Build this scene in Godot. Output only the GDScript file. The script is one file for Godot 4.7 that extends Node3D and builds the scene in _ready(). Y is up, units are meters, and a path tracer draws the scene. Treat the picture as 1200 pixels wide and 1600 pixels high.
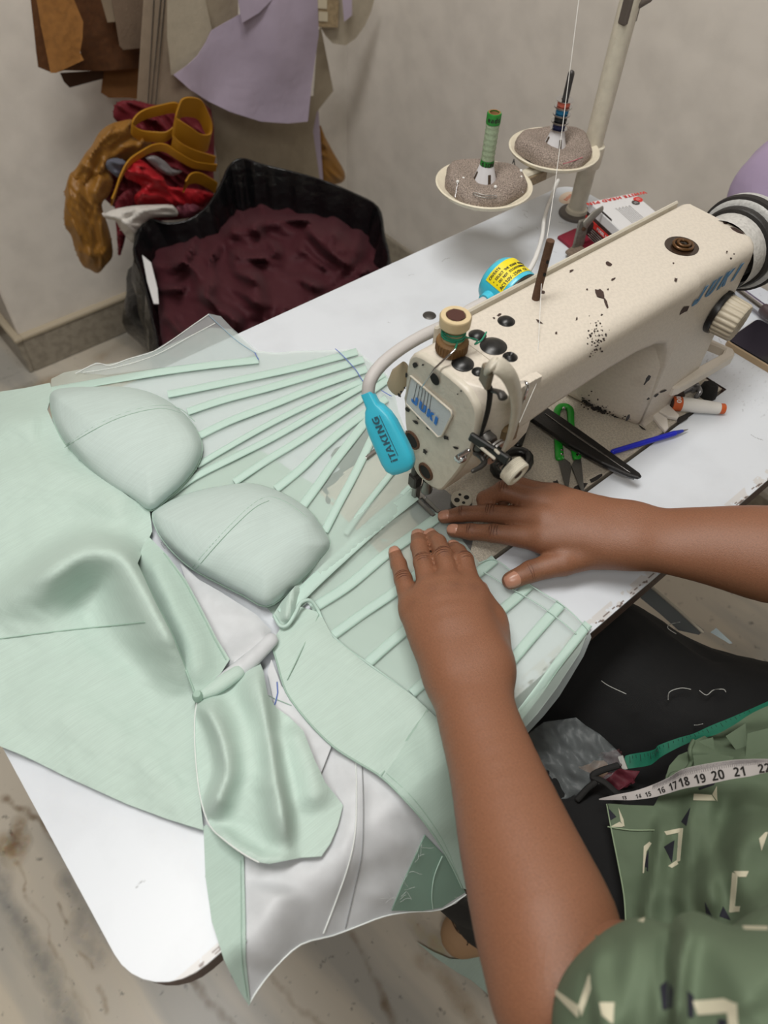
extends Node3D
# A tailor's workplace: a mint dress being sewn on an industrial machine, seen over the tailor's left shoulder.
# World: y up, metres. x runs along the table from its left end, z towards the tailor, table front edge at z = 0.

const F := 1157.0                     # focal length for a 1200 x 1600 frame
const TT := 0.76                      # table top
const CAM := Vector3(0.0739368, 1.3468, 0.11736)
var cx: Vector3
var cy: Vector3
var cz: Vector3
var base_of := {}
var used := {}
var noise := FastNoiseLite.new()
var wrinkle := FastNoiseLite.new()
var calm := FastNoiseLite.new()
var Tx := {}
var M := {}

# ------------------------------------------------------------------ mesh builder
class MB:
	var v := PackedVector3Array()
	var ix := PackedInt32Array()
	var uv := PackedVector2Array()
	var col := PackedColorArray()
	var has_col := false
	func vert(p: Vector3, t := Vector2.ZERO, c := Color.WHITE) -> int:
		v.append(p)
		uv.append(t)
		col.append(c)
		return v.size() - 1
	func tri(a: int, b: int, c: int) -> void:      # counter-clockwise seen from outside
		ix.append(a)
		ix.append(c)
		ix.append(b)
	func quad(a: int, b: int, c: int, d: int) -> void:
		tri(a, b, c)
		tri(a, c, d)
	func face(pts: Array, away: Vector3) -> void:  # flat polygon, turned to face `away`
		var n: Vector3 = (pts[1] - pts[0]).cross(pts[2] - pts[0])
		var k := pts.size()
		var s := v.size()
		for p in pts:
			vert(p)
		for i in range(1, k - 1):
			if n.dot(away) >= 0.0:
				tri(s, s + i, s + i + 1)
			else:
				tri(s, s + i + 1, s + i)
	func normals() -> PackedVector3Array:
		var n := PackedVector3Array()
		n.resize(v.size())
		for i in range(0, ix.size(), 3):
			var a := ix[i]
			var b := ix[i + 2]
			var c := ix[i + 1]
			var f := (v[b] - v[a]).cross(v[c] - v[a])
			n[a] += f
			n[b] += f
			n[c] += f
		for i in n.size():
			n[i] = n[i].normalized() if n[i].length_squared() > 1e-24 else Vector3.UP
		return n
	func mesh() -> ArrayMesh:
		var arr := []
		arr.resize(Mesh.ARRAY_MAX)
		arr[Mesh.ARRAY_VERTEX] = v
		arr[Mesh.ARRAY_NORMAL] = normals()
		arr[Mesh.ARRAY_TEX_UV] = uv
		if has_col:
			arr[Mesh.ARRAY_COLOR] = col
		arr[Mesh.ARRAY_INDEX] = ix
		var m := ArrayMesh.new()
		m.add_surface_from_arrays(Mesh.PRIMITIVE_TRIANGLES, arr)
		return m
	func rows(r: Array, around := false, flip := false) -> void:   # smooth surface through rows of points
		var s := v.size()
		var n: int = r[0].size()
		for j in r.size():
			for i in n:
				vert(r[j][i], Vector2(float(i) / n, float(j) / r.size()))
		for j in r.size() - 1:
			for i in (n if around else n - 1):
				var a := s + j * n + i
				var b := s + j * n + (i + 1) % n
				if flip:
					quad(a, a + n, b + n, b)
				else:
					quad(a, b, b + n, a + n)
	func fan(pts: PackedVector3Array, away: Vector3) -> void:
		var c := Vector3.ZERO
		for p in pts:
			c += p
		c /= pts.size()
		var s := vert(c)
		var k := pts.size()
		for p in pts:
			vert(p)
		for i in k:
			var a := s + 1 + i
			var b := s + 1 + (i + 1) % k
			if (v[a] - c).cross(v[b] - c).dot(away) >= 0.0:
				tri(s, a, b)
			else:
				tri(s, b, a)
	func tube(pts: PackedVector3Array, rad: Variant, seg := 10, round_ends := true, flat := 1.0, up := Vector3.ZERO) -> void:
		var path := pts
		var n := path.size()
		var rr := PackedFloat32Array()
		for i in n:
			if rad is Array:
				var q: float = float(i) / maxf(1.0, n - 1) * (rad.size() - 1)
				var k := mini(int(q), rad.size() - 2)
				rr.append(lerpf(rad[k], rad[k + 1], q - k))
			else:
				rr.append(rad)
		var out := []
		var d := (path[1] - path[0]).normalized()
		var side := up.cross(d) if up != Vector3.ZERO else d.cross(Vector3.UP if absf(d.y) < 0.9 else Vector3.RIGHT)
		side = side.normalized()
		for i in n:
			var t := (path[mini(i + 1, n - 1)] - path[maxi(i - 1, 0)]).normalized()
			if up != Vector3.ZERO:
				side = up.cross(t).normalized()
			else:
				side = (side - t * side.dot(t)).normalized()
			var o := t.cross(side)
			if round_ends and i == 0:
				for e in [[0.95, 0.3], [0.6, 0.8]]:
					out.append(_ring(path[i] - t * rr[i] * e[0] * flat, side, o, rr[i] * e[1], seg, flat))
			out.append(_ring(path[i], side, o, rr[i], seg, flat))
			if round_ends and i == n - 1:
				for e in [[0.6, 0.8], [0.95, 0.3]]:
					out.append(_ring(path[i] + t * rr[i] * e[0] * flat, side, o, rr[i] * e[1], seg, flat))
		rows(out, true, true)
		fan(out[0], path[0] - path[1])
		fan(out[out.size() - 1], path[n - 1] - path[n - 2])
	func _ring(c: Vector3, s: Vector3, o: Vector3, r: float, seg: int, flat: float) -> PackedVector3Array:
		var q := PackedVector3Array()
		for k in seg:
			var a := TAU * k / seg
			q.append(c + s * cos(a) * r + o * sin(a) * r * flat)
		return q
	func lathe(prof: Array, xf: Transform3D, seg := 24) -> void:    # profile of [radius, height], axis = local y
		var strips := []
		var cur := [prof[0]]
		for i in range(1, prof.size()):
			cur.append(prof[i])
			if i < prof.size() - 1:
				var a := Vector2(prof[i][0] - prof[i - 1][0], prof[i][1] - prof[i - 1][1])
				var b := Vector2(prof[i + 1][0] - prof[i][0], prof[i + 1][1] - prof[i][1])
				if absf(a.angle_to(b)) > 0.7:
					strips.append(cur)
					cur = [prof[i]]
		strips.append(cur)
		for st in strips:
			var r := []
			for p in st:
				var q := PackedVector3Array()
				for k in seg:
					var a := TAU * k / seg
					q.append(xf * Vector3(cos(a) * p[0], p[1], sin(a) * p[0]))
				r.append(q)
			rows(r, true, true)
	func box(size: Vector3, xf: Transform3D, b := 0.002) -> void:    # chamfered box
		var h := size * 0.5
		b = minf(b, minf(h.x, minf(h.y, h.z)) * 0.9)
		var P := func(sx, sy, sz, k): # k: which axis is full
			var q := Vector3(sx * (h.x - (0.0 if k == 0 else b)), sy * (h.y - (0.0 if k == 1 else b)), sz * (h.z - (0.0 if k == 2 else b)))
			return xf * q
		var bs := xf.basis
		for s in [-1, 1]:
			face([P.call(s, -1, -1, 0), P.call(s, 1, -1, 0), P.call(s, 1, 1, 0), P.call(s, -1, 1, 0)], bs.x * s)
			face([P.call(-1, s, -1, 1), P.call(1, s, -1, 1), P.call(1, s, 1, 1), P.call(-1, s, 1, 1)], bs.y * s)
			face([P.call(-1, -1, s, 2), P.call(1, -1, s, 2), P.call(1, 1, s, 2), P.call(-1, 1, s, 2)], bs.z * s)
			for t in [-1, 1]:
				face([P.call(s, t, -1, 0), P.call(s, t, 1, 0), P.call(s, t, 1, 1), P.call(s, t, -1, 1)], bs.x * s + bs.y * t)
				face([P.call(s, -1, t, 0), P.call(s, 1, t, 0), P.call(s, 1, t, 2), P.call(s, -1, t, 2)], bs.x * s + bs.z * t)
				face([P.call(-1, s, t, 1), P.call(1, s, t, 1), P.call(1, s, t, 2), P.call(-1, s, t, 2)], bs.y * s + bs.z * t)
				for u in [-1, 1]:
					face([P.call(s, t, u, 0), P.call(s, t, u, 1), P.call(s, t, u, 2)], bs.x * s + bs.y * t + bs.z * u)
	func prism(poly: PackedVector2Array, h: float, xf: Transform3D, b := 0.001) -> void:   # outline in local xy, from z = 0 up to z = h, top edge chamfered
		if Geometry2D.is_polygon_clockwise(poly):
			poly = poly.duplicate()
			poly.reverse()
		var n := poly.size()
		var inn := PackedVector2Array()
		for i in n:
			var e0 := (poly[i] - poly[(i + n - 1) % n]).normalized()
			var e1 := (poly[(i + 1) % n] - poly[i]).normalized()
			var m := (Vector2(-e0.y, e0.x) + Vector2(-e1.y, e1.x))
			m = m.normalized() / maxf(0.5, m.length() * 0.5)
			inn.append(poly[i] + m * b)
		var sg := 1.0 if Geometry2D.is_polygon_clockwise(poly) == false else -1.0
		var tr := Geometry2D.triangulate_polygon(inn)
		var up := xf.basis.z
		for lvl in [[inn, h, 1.0], [poly, 0.0, -1.0]]:
			var s := v.size()
			for p in lvl[0]:
				vert(xf * Vector3(p.x, p.y, lvl[1]), p)
			for i in range(0, tr.size(), 3):
				var nn := (v[s + tr[i + 1]] - v[s + tr[i]]).cross(v[s + tr[i + 2]] - v[s + tr[i]])
				if nn.dot(up) * lvl[2] >= 0.0:
					tri(s + tr[i], s + tr[i + 1], s + tr[i + 2])
				else:
					tri(s + tr[i], s + tr[i + 2], s + tr[i + 1])
		for i in n:
			var j := (i + 1) % n
			var mid := (poly[j] - poly[i]).normalized()
			var away := xf.basis * Vector3(mid.y, -mid.x, 0.0) * sg
			face([xf * Vector3(poly[i].x, poly[i].y, 0), xf * Vector3(poly[j].x, poly[j].y, 0), xf * Vector3(poly[j].x, poly[j].y, h - b), xf * Vector3(poly[i].x, poly[i].y, h - b)], away)
			face([xf * Vector3(poly[i].x, poly[i].y, h - b), xf * Vector3(poly[j].x, poly[j].y, h - b), xf * Vector3(inn[j].x, inn[j].y, h), xf * Vector3(inn[i].x, inn[i].y, h)], away + up)
	func sheet(poly: PackedVector2Array, cell: float, fn: Callable, th: float) -> void:    # cloth over a drawn outline, with thickness
		var lo := poly[0]
		var hi := poly[0]
		for p in poly:
			lo = lo.min(p)
			hi = hi.max(p)
		var nx := int(ceil((hi.x - lo.x) / cell)) + 1
		var ny := int(ceil((hi.y - lo.y) / cell)) + 1
		lo -= Vector2(0.37, 0.41)
		var mark := {}
		for i in poly.size():
			var a := poly[i]
			var b := poly[(i + 1) % poly.size()]
			var k := int(ceil(a.distance_to(b) / (cell * 0.2))) + 1
			for q in k + 1:
				var c := (a.lerp(b, float(q) / k) - lo) / cell
				mark[Vector2i(int(floor(c.x)), int(floor(c.y)))] = true
		var at := {}
		var s := v.size()
		var pos := PackedVector2Array()
		var first := ix.size()
		var put := func(p: Vector2) -> int:
			var key := Vector2i((p * 32.0).round())
			if not at.has(key):
				at[key] = vert(fn.call(p), p)
				pos.append(p)
			return at[key]
		for j in ny:
			for i in nx:
				var c0 := lo + Vector2(i, j) * cell
				var sq := PackedVector2Array([c0, c0 + Vector2(cell, 0), c0 + Vector2(cell, cell), c0 + Vector2(0, cell)])
				if mark.has(Vector2i(i, j)):
					for piece in Geometry2D.intersect_polygons(sq, poly):
						var tr := Geometry2D.triangulate_polygon(piece)
						for k in range(0, tr.size(), 3):
							_up(put, piece[tr[k]], piece[tr[k + 1]], piece[tr[k + 2]])
				elif Geometry2D.is_point_in_polygon(c0 + Vector2(cell, cell) * 0.5, poly):
					_up(put, sq[0], sq[1], sq[2])
					_up(put, sq[0], sq[2], sq[3])
		var n := v.size() - s
		if th <= 0.0 or n < 3:
			return
		var nor := PackedVector3Array()
		nor.resize(n)
		var edges := {}
		var last := ix.size()
		for i in range(first, last, 3):
			var t := [ix[i], ix[i + 2], ix[i + 1]]
			var f := (v[t[1]] - v[t[0]]).cross(v[t[2]] - v[t[0]])
			for k in 3:
				nor[t[k] - s] += f
				var e := Vector2i(t[k], t[(k + 1) % 3])
				var r := Vector2i(e.y, e.x)
				if edges.has(r):
					edges.erase(r)
				else:
					edges[e] = true
		for i in n:
			vert(v[s + i] - nor[i].normalized() * th, uv[s + i])
		for i in range(first, last, 3):
			tri(ix[i] + n, ix[i + 1] + n, ix[i + 2] + n)
		for e in edges:
			var q := v.size()
			vert(v[e.x])
			vert(v[e.y])
			vert(v[e.y + n])
			vert(v[e.x + n])
			quad(q, q + 3, q + 2, q + 1)
	func _up(put: Callable, a: Vector2, b: Vector2, c: Vector2) -> void:
		var cr := (b - a).cross(c - a)
		if absf(cr) < 1e-4:
			return
		var i: int = put.call(a)
		var j: int = put.call(b)
		var k: int = put.call(c)
		if i == j or j == k or i == k:
			return
		if cr < 0.0:
			tri(i, j, k)
		else:
			tri(i, k, j)

# ------------------------------------------------------------------ bodies: a field of joined capsules, meshed as surface nets
class Field:
	var o: Vector3
	var n: Vector3i
	var c: float
	var d := PackedFloat32Array()
	var pad := 0.0
	var tlo := Vector3i(1 << 20, 1 << 20, 1 << 20)
	var thi := Vector3i(-1, -1, -1)
	func _init(lo: Vector3, hi: Vector3, cell: float) -> void:
		o = lo
		c = cell
		n = Vector3i(((hi - lo) / cell).ceil()) + Vector3i.ONE
		d.resize(n.x * n.y * n.z)
		d.fill(1.0)
	func bone(a: Vector3, b: Vector3, ra: float, rb: float, k: float) -> void:
		var m := maxf(ra, rb) + maxf(k * 1.2, pad) + c * 2.0
		var lo := Vector3i(((a.min(b) - Vector3(m, m, m) - o) / c).floor()).clamp(Vector3i.ZERO, n - Vector3i.ONE)
		var hi := Vector3i(((a.max(b) + Vector3(m, m, m) - o) / c).ceil()).clamp(Vector3i.ZERO, n - Vector3i.ONE)
		tlo = tlo.min(lo)
		thi = thi.max(hi)
		var ab := b - a
		var il := 1.0 / maxf(ab.length_squared(), 1e-9)
		for z in range(lo.z, hi.z + 1):
			for y in range(lo.y, hi.y + 1):
				var w := (z * n.y + y) * n.x
				for x in range(lo.x, hi.x + 1):
					var p := o + Vector3(x, y, z) * c - a
					var t := clampf(p.dot(ab) * il, 0.0, 1.0)
					var e := (p - ab * t).length() - lerpf(ra, rb, t)
					var f := d[w + x]
					if f > 0.5:
						d[w + x] = e
					else:
						var h := maxf(k - absf(f - e), 0.0) / k
						d[w + x] = minf(f, e) - h * h * k * 0.25
	func merge(g: Field, k: float) -> void:          # join a field on the same grid
		tlo = tlo.min(g.tlo)
		thi = thi.max(g.thi)
		for z in range(g.tlo.z, g.thi.z + 1):
			for y in range(g.tlo.y, g.thi.y + 1):
				var w := (z * n.y + y) * n.x
				for i in range(w + g.tlo.x, w + g.thi.x + 1):
					var e := g.d[i]
					if e < 0.5:
						var f := d[i]
						if f > 0.5:
							d[i] = e
						else:
							var h := maxf(k - absf(f - e), 0.0) / k
							d[i] = minf(f, e) - h * h * k * 0.25
	func net(mb: MB, tint: Callable) -> void:
		var at := {}
		var nx := n.x
		var nxy := n.x * n.y
		var offs := [0, 1, nx, nx + 1, nxy, nxy + 1, nxy + nx, nxy + nx + 1]
		var cor := []
		for i in 8:
			cor.append(Vector3(i & 1, (i >> 1) & 1, (i >> 2) & 1))
		for z in n.z - 1:
			for y in n.y - 1:
				var w := z * nxy + y * nx
				for x in nx - 1:
					var i := w + x
					if absf(d[i]) > c * 2.0:
						continue
					var mask := 0
					for k in 8:
						if d[i + offs[k]] < 0.0:
							mask |= 1 << k
					if mask == 0 or mask == 255:
						continue
					var sum := Vector3.ZERO
					var cnt := 0
					for k in 8:
						for ax in [1, 2, 4]:
							if k & ax == 0:
								var k2: int = k | ax
								var da := d[i + offs[k]]
								var db := d[i + offs[k2]]
								if (da < 0.0) != (db < 0.0):
									sum += cor[k].lerp(cor[k2], da / (da - db))
									cnt += 1
					var p := o + (Vector3(x, y, z) + sum / cnt) * c
					at[i] = mb.vert(p, Vector2.ZERO, tint.call(p))
		for i in at:
			for ax in 3:
				var st: int = [1, nx, nxy][ax]
				var s1: int = [nx, nxy, 1][ax]
				var s2: int = [nxy, 1, nx][ax]
				var ins: bool = d[i] < 0.0
				if ins == (d[i + st] < 0.0):
					continue
				if at.has(i - s1) and at.has(i - s2) and at.has(i - s1 - s2):
					if ins:
						mb.quad(at[i - s1 - s2], at[i - s2], at[i], at[i - s1])
					else:
						mb.quad(at[i - s1 - s2], at[i - s1], at[i], at[i - s2])

# ------------------------------------------------------------------ scene helpers
func numbered(called: String) -> String:
	if not used.has(called):
		used[called] = 0
		return called
	used[called] += 1
	return "%s_%03d" % [called, used[called]]

func thing(called: String, label: String, category: String, at := Vector3.ZERO, group := "") -> Node3D:
	var o := Node3D.new()
	o.name = numbered(called)
	add_child(o, true)
	o.position = at
	base_of[o] = at
	tag(o, label, category, group)
	return o

func tag(o: Node3D, label: String, category: String, group := "") -> void:
	o.set_meta("label", label)
	o.set_meta("category", category)
	if group:
		o.set_meta("group", group)

func obj(called: String, mb: MB, m: Material, parent: Node = null, at := Vector3.INF) -> MeshInstance3D:
	var o := MeshInstance3D.new()
	if parent == null:
		var lo := mb.v[0]
		var hi := mb.v[0]
		for p in mb.v:
			lo = lo.min(p)
			hi = hi.max(p)
		var b := Vector3((lo.x + hi.x) / 2, lo.y, (lo.z + hi.z) / 2) if at == Vector3.INF else at
		for i in mb.v.size():
			mb.v[i] -= b
		o.name = numbered(called)
		o.mesh = mb.mesh()
		add_child(o, true)
		o.position = b
		base_of[o] = Vector3.ZERO if false else b
	else:
		o.name = called
		o.mesh = mb.mesh()
		parent.add_child(o, true)
		if base_of.has(parent):
			o.position = -base_of[parent]
		base_of[o] = Vector3.ZERO
	o.material_override = null
	o.mesh.surface_set_material(0, m)
	return o

func struct(called: String, mb: MB, m: Material, label := "") -> MeshInstance3D:
	var o := obj(called, mb, m)
	o.set_meta("kind", "structure")
	if label:
		o.set_meta("label", label)
	return o

func pv(s: String) -> PackedVector2Array:        # "x,y x,y ..."
	var r := PackedVector2Array()
	for w in s.split(" ", false):
		var q := w.split(",")
		r.append(Vector2(float(q[0]), float(q[1])))
	return r

func curve2(p: PackedVector2Array, k := 5, closed := false) -> PackedVector2Array:
	var r := PackedVector2Array()
	var n := p.size()
	for i in (n if closed else n - 1):
		var a := p[(i + n - 1) % n] if closed or i > 0 else p[i]
		var b := p[i]
		var c := p[(i + 1) % n]
		var d := p[(i + 2) % n] if closed or i + 2 < n else c
		for j in k:
			r.append(b.cubic_interpolate(c, a, d, float(j) / k))
	if not closed:
		r.append(p[n - 1])
	return r

func curve3(p: PackedVector3Array, k := 6, closed := false) -> PackedVector3Array:
	var r := PackedVector3Array()
	var n := p.size()
	for i in (n if closed else n - 1):
		var a := p[(i + n - 1) % n] if closed or i > 0 else p[i]
		var b := p[i]
		var c := p[(i + 1) % n]
		var d := p[(i + 2) % n] if closed or i + 2 < n else c
		for j in k:
			r.append(b.cubic_interpolate(c, a, d, float(j) / k))
	r.append(p[0] if closed else p[n - 1])
	return r

# sight lines of the photograph: where they meet a plane or a surface of the place
func ray(p: Vector2) -> Vector3:
	return (cx * (p.x - 600.0) + cy * (800.0 - p.y) - cz * F).normalized()
func P(x: float, y: float, h := 0.0) -> Vector3:
	var d := ray(Vector2(x, y))
	return CAM + d * ((TT + h - CAM.y) / d.y)
func PX(x: float, y: float, wx: float) -> Vector3:
	var d := ray(Vector2(x, y))
	return CAM + d * ((wx - CAM.x) / d.x)
func PZ(x: float, y: float, wz: float) -> Vector3:
	var d := ray(Vector2(x, y))
	return CAM + d * ((wz - CAM.z) / d.z)
func PT(x: float, y: float, t: float) -> Vector3:
	return CAM + ray(Vector2(x, y)) * t
func lay(p: Vector2, h: float, front := 2.0) -> Vector3:      # on the table, or hanging over its front edge
	var d := ray(p)
	var t := (TT + h - CAM.y) / d.y
	var q := CAM + d * t
	if q.z < 0.0 and q.z > -0.55:
		return q
	var a := 0.3
	var b := 1.5
	for i in 26:
		var m := (a + b) * 0.5
		q = CAM + d * m
		var over := maxf(0.0, q.z)
		var fall := front * (over * over / (over + 0.02)) + 0.35 * maxf(0.0, -0.55 - q.z)
		if q.y > TT + h - fall:
			a = m
		else:
			b = m
	return q

func away_from(p: Vector2, line: PackedVector2Array, closed := false) -> Vector3:   # (distance, side, share along)
	var best := 1e9
	var side := 1.0
	var s := 0.0
	var n := line.size()
	for i in (n if closed else n - 1):
		var a := line[i]
		var b := line[(i + 1) % n]
		var ab := b - a
		var t := clampf((p - a).dot(ab) / maxf(ab.length_squared(), 1e-6), 0.0, 1.0)
		var q := a + ab * t
		var e := p.distance_squared_to(q)
		if e < best:
			best = e
			side = signf(ab.cross(p - a))
			s = (i + t) / (n - 1)
	return Vector3(sqrt(best), side, s)
func dome(p: Vector2, poly: PackedVector2Array, reach: float) -> float:
	var q := clampf(away_from(p, poly, true).x / reach, 0.0, 1.0)
	return sqrt(maxf(0.0, 1.0 - (1.0 - q) * (1.0 - q)))
func folds(p: Vector2, list: Array) -> float:    # each fold: [line, height, width one side, width other side]
	var h := 0.0
	for f in list:
		var a := away_from(p, f[0])
		var w: float = f[2] if a.y > 0.0 else f[3]
		if a.x < w * 2.6:
			var e := exp(-(a.x / w) * (a.x / w))
			h += f[1] * e * smoothstep(-0.02, 0.2, a.z) * smoothstep(1.02, 0.8, a.z)
	return h

func crumple(p: Vector2, turn: float, pitch: float) -> float:      # long soft ridges of loose cloth
	var r := p.rotated(-turn)
	var u := r.y / pitch * PI + 2.6 * calm.get_noise_2d(p.x * 0.8 + pitch * 7.0, p.y * 0.8)
	var a := 1.0 - absf(sin(u))
	return a * a * maxf(0.05, 0.5 + 0.9 * calm.get_noise_2d(p.x * 1.7 + 400.0, p.y * 1.7 + pitch * 3.0))

func frame(at: Vector3, x: Vector3, y: Vector3) -> Transform3D:   # local x along x, z up out of the surface
	var a := x.normalized()
	var n := a.cross(y).normalized()
	return Transform3D(Basis(a, n.cross(a), n), at)
func axis(at: Vector3, y: Vector3) -> Transform3D:               # local y along y
	var b := y.normalized()
	var a := b.cross(Vector3.BACK if absf(b.z) < 0.9 else Vector3.RIGHT).normalized()
	return Transform3D(Basis(a, b, a.cross(b)), at)

var fonts := {}
func lettering(s: String, high: float, xf: Transform3D, m: Material, parent: Node, called := "lettering", shear := 0.0, wide := 1.0, heavy := 0.0, bold := true) -> MeshInstance3D:
	if not fonts.has(bold):
		var f := SystemFont.new()
		f.font_names = PackedStringArray(["Droid Sans"])
		f.font_weight = 700 if bold else 400
		fonts[bold] = f
	var t := TextMesh.new()
	t.font = fonts[bold]
	t.text = s
	t.font_size = 32
	t.pixel_size = high / 23.0
	t.depth = 0.0003
	t.curve_step = 2.0
	var arr := t.surface_get_arrays(0)
	var mb := MB.new()
	var vv: PackedVector3Array = arr[Mesh.ARRAY_VERTEX]
	var ii: PackedInt32Array = arr[Mesh.ARRAY_INDEX]
	var nn: PackedVector3Array = arr[Mesh.ARRAY_NORMAL]
	var n2 := PackedVector3Array()
	var times := 3 if heavy > 0.0 else 1
	for k in times:
		for i in ii:
			mb.ix.append(i + mb.v.size())
		for i in vv.size():
			var p := vv[i]
			mb.vert(xf * Vector3(p.x * wide + p.y * shear + (k - 1) * heavy * signf(times - 1.0), p.y, p.z + 0.00002 * k))
			n2.append((xf.basis * nn[i]).normalized())
	var o := obj(called, mb, m, parent)
	var b := []
	b.resize(Mesh.ARRAY_MAX)
	b[Mesh.ARRAY_VERTEX] = mb.v
	b[Mesh.ARRAY_NORMAL] = n2
	b[Mesh.ARRAY_INDEX] = mb.ix
	var am := ArrayMesh.new()
	am.add_surface_from_arrays(Mesh.PRIMITIVE_TRIANGLES, b)
	am.surface_set_material(0, m)
	o.mesh = am
	return o

# ------------------------------------------------------------------ materials
func grain(kind: int, freq: float, size := 256, octaves := 4, seed_ := 1) -> Image:
	var f := FastNoiseLite.new()
	f.noise_type = kind
	f.frequency = freq
	f.fractal_octaves = octaves
	f.seed = seed_
	return f.get_seamless_image(size, size)
func bump(im: Image, strength := 4.0) -> ImageTexture:
	var j := im.duplicate()
	j.convert(Image.FORMAT_RGBA8)
	j.bump_map_to_normal_map(strength)
	return ImageTexture.create_from_image(j)
func tinted(im: Image, lo: float, hi: float) -> ImageTexture:
	var j := Image.create(im.get_width(), im.get_height(), false, Image.FORMAT_RGB8)
	for y in im.get_height():
		for x in im.get_width():
			var g := lerpf(lo, hi, im.get_pixel(x, y).r)
			j.set_pixel(x, y, Color(g, g, g))
	return ImageTexture.create_from_image(j)
func mat(c: Color, rough := 0.6, metal := 0.0, nrm: Texture2D = null, scale := 20.0, strength := 0.5, alb: Texture2D = null) -> StandardMaterial3D:
	var m := StandardMaterial3D.new()
	m.albedo_color = c
	m.roughness = rough
	m.metallic = metal
	m.uv1_triplanar = nrm != null or alb != null
	m.uv1_world_triplanar = m.uv1_triplanar
	m.uv1_scale = Vector3(scale, scale, scale)
	if nrm:
		m.normal_enabled = true
		m.normal_texture = nrm
		m.normal_scale = strength
	if alb:
		m.albedo_texture = alb
	m.cull_mode = BaseMaterial3D.CULL_DISABLED
	return m
func rgb(r: int, g: int, b: int) -> Color:
	return Color8(r, g, b)

func _ready() -> void:
	# ---- camera
	var right := Vector2(2090, 1337)
	cy = -Vector3(-55, -915, -F).normalized()           # up, in camera axes
	var ex := Vector3(right.x, right.y, -F).normalized()
	ex = (ex - cy * ex.dot(cy)).normalized()
	var ez := ex.cross(cy)
	var upc := cy
	cx = Vector3(ex.x, upc.x, ez.x)
	cy = Vector3(ex.y, upc.y, ez.y)
	cz = Vector3(ex.z, upc.z, ez.z)
	var cam := Camera3D.new()
	cam.name = "camera"
	cam.transform = Transform3D(Basis(cx, cy, cz), CAM)
	cam.fov = rad_to_deg(2.0 * atan(800.0 / F))
	cam.near = 0.02
	cam.far = 30.0
	var lens := CameraAttributesPhysical.new()
	lens.frustum_focal_length = 5.6
	lens.frustum_focus_distance = 0.74
	lens.exposure_aperture = 1.4
	lens.frustum_near = 0.02
	lens.frustum_far = 30.0
	cam.attributes = lens
	cam.fov = rad_to_deg(2.0 * atan(800.0 / F))
	add_child(cam)
	# ---- surroundings, lamps, exposure
	var we := WorldEnvironment.new()
	var env := Environment.new()
	env.background_mode = Environment.BG_COLOR
	env.background_color = Color(0.02, 0.02, 0.022)
	env.tonemap_mode = Environment.TONE_MAPPER_LINEAR
	env.tonemap_exposure = 1.0
	env.sdfgi_enabled = true
	env.ssao_enabled = true
	env.ssil_enabled = true
	we.environment = env
	add_child(we)
	make_materials()
	ceiling_panel("ceiling_light", Vector3(0.2, 2.76, -0.45), Vector2(1.2, 0.4), 2.75, "long white ceiling light above the sewing table")
	ceiling_panel("ceiling_light", Vector3(-0.8, 2.76, 0.8), Vector2(0.5, 1.2), 1.5, "white fill light added on the ceiling left of the tailor, turned crosswise")  # added fill panel, brightens the front faces and the right wall
	room()
	table()
	bags_and_patterns()
	machine()
	thread_stand()
	lamp()
	tools()
	dress()
	person()

func ceiling_panel(called: String, at: Vector3, size: Vector2, energy: float, label: String) -> void:
	var t := thing(called, label, "ceiling light", at)
	var hb := MB.new()
	hb.box(Vector3(size.x + 0.04, 0.05, size.y + 0.04), Transform3D(Basis(), at + Vector3(0, 0.015, 0)), 0.004)
	obj("housing", hb, M.white, t)
	var db := MB.new()
	db.box(Vector3(size.x, 0.012, size.y), Transform3D(Basis(), at - Vector3(0, 0.014, 0)), 0.002)
	obj("diffuser", db, M.glow, t)
	var l := AreaLight3D.new()
	l.name = "glow"
	l.area_size = size
	l.light_energy = energy
	l.light_color = Color(1.0, 0.992, 0.975)
	l.shadow_enabled = true
	l.position = Vector3(0, -0.03, 0)
	l.rotation = Vector3(-PI / 2, 0, 0)
	t.add_child(l)

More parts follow.
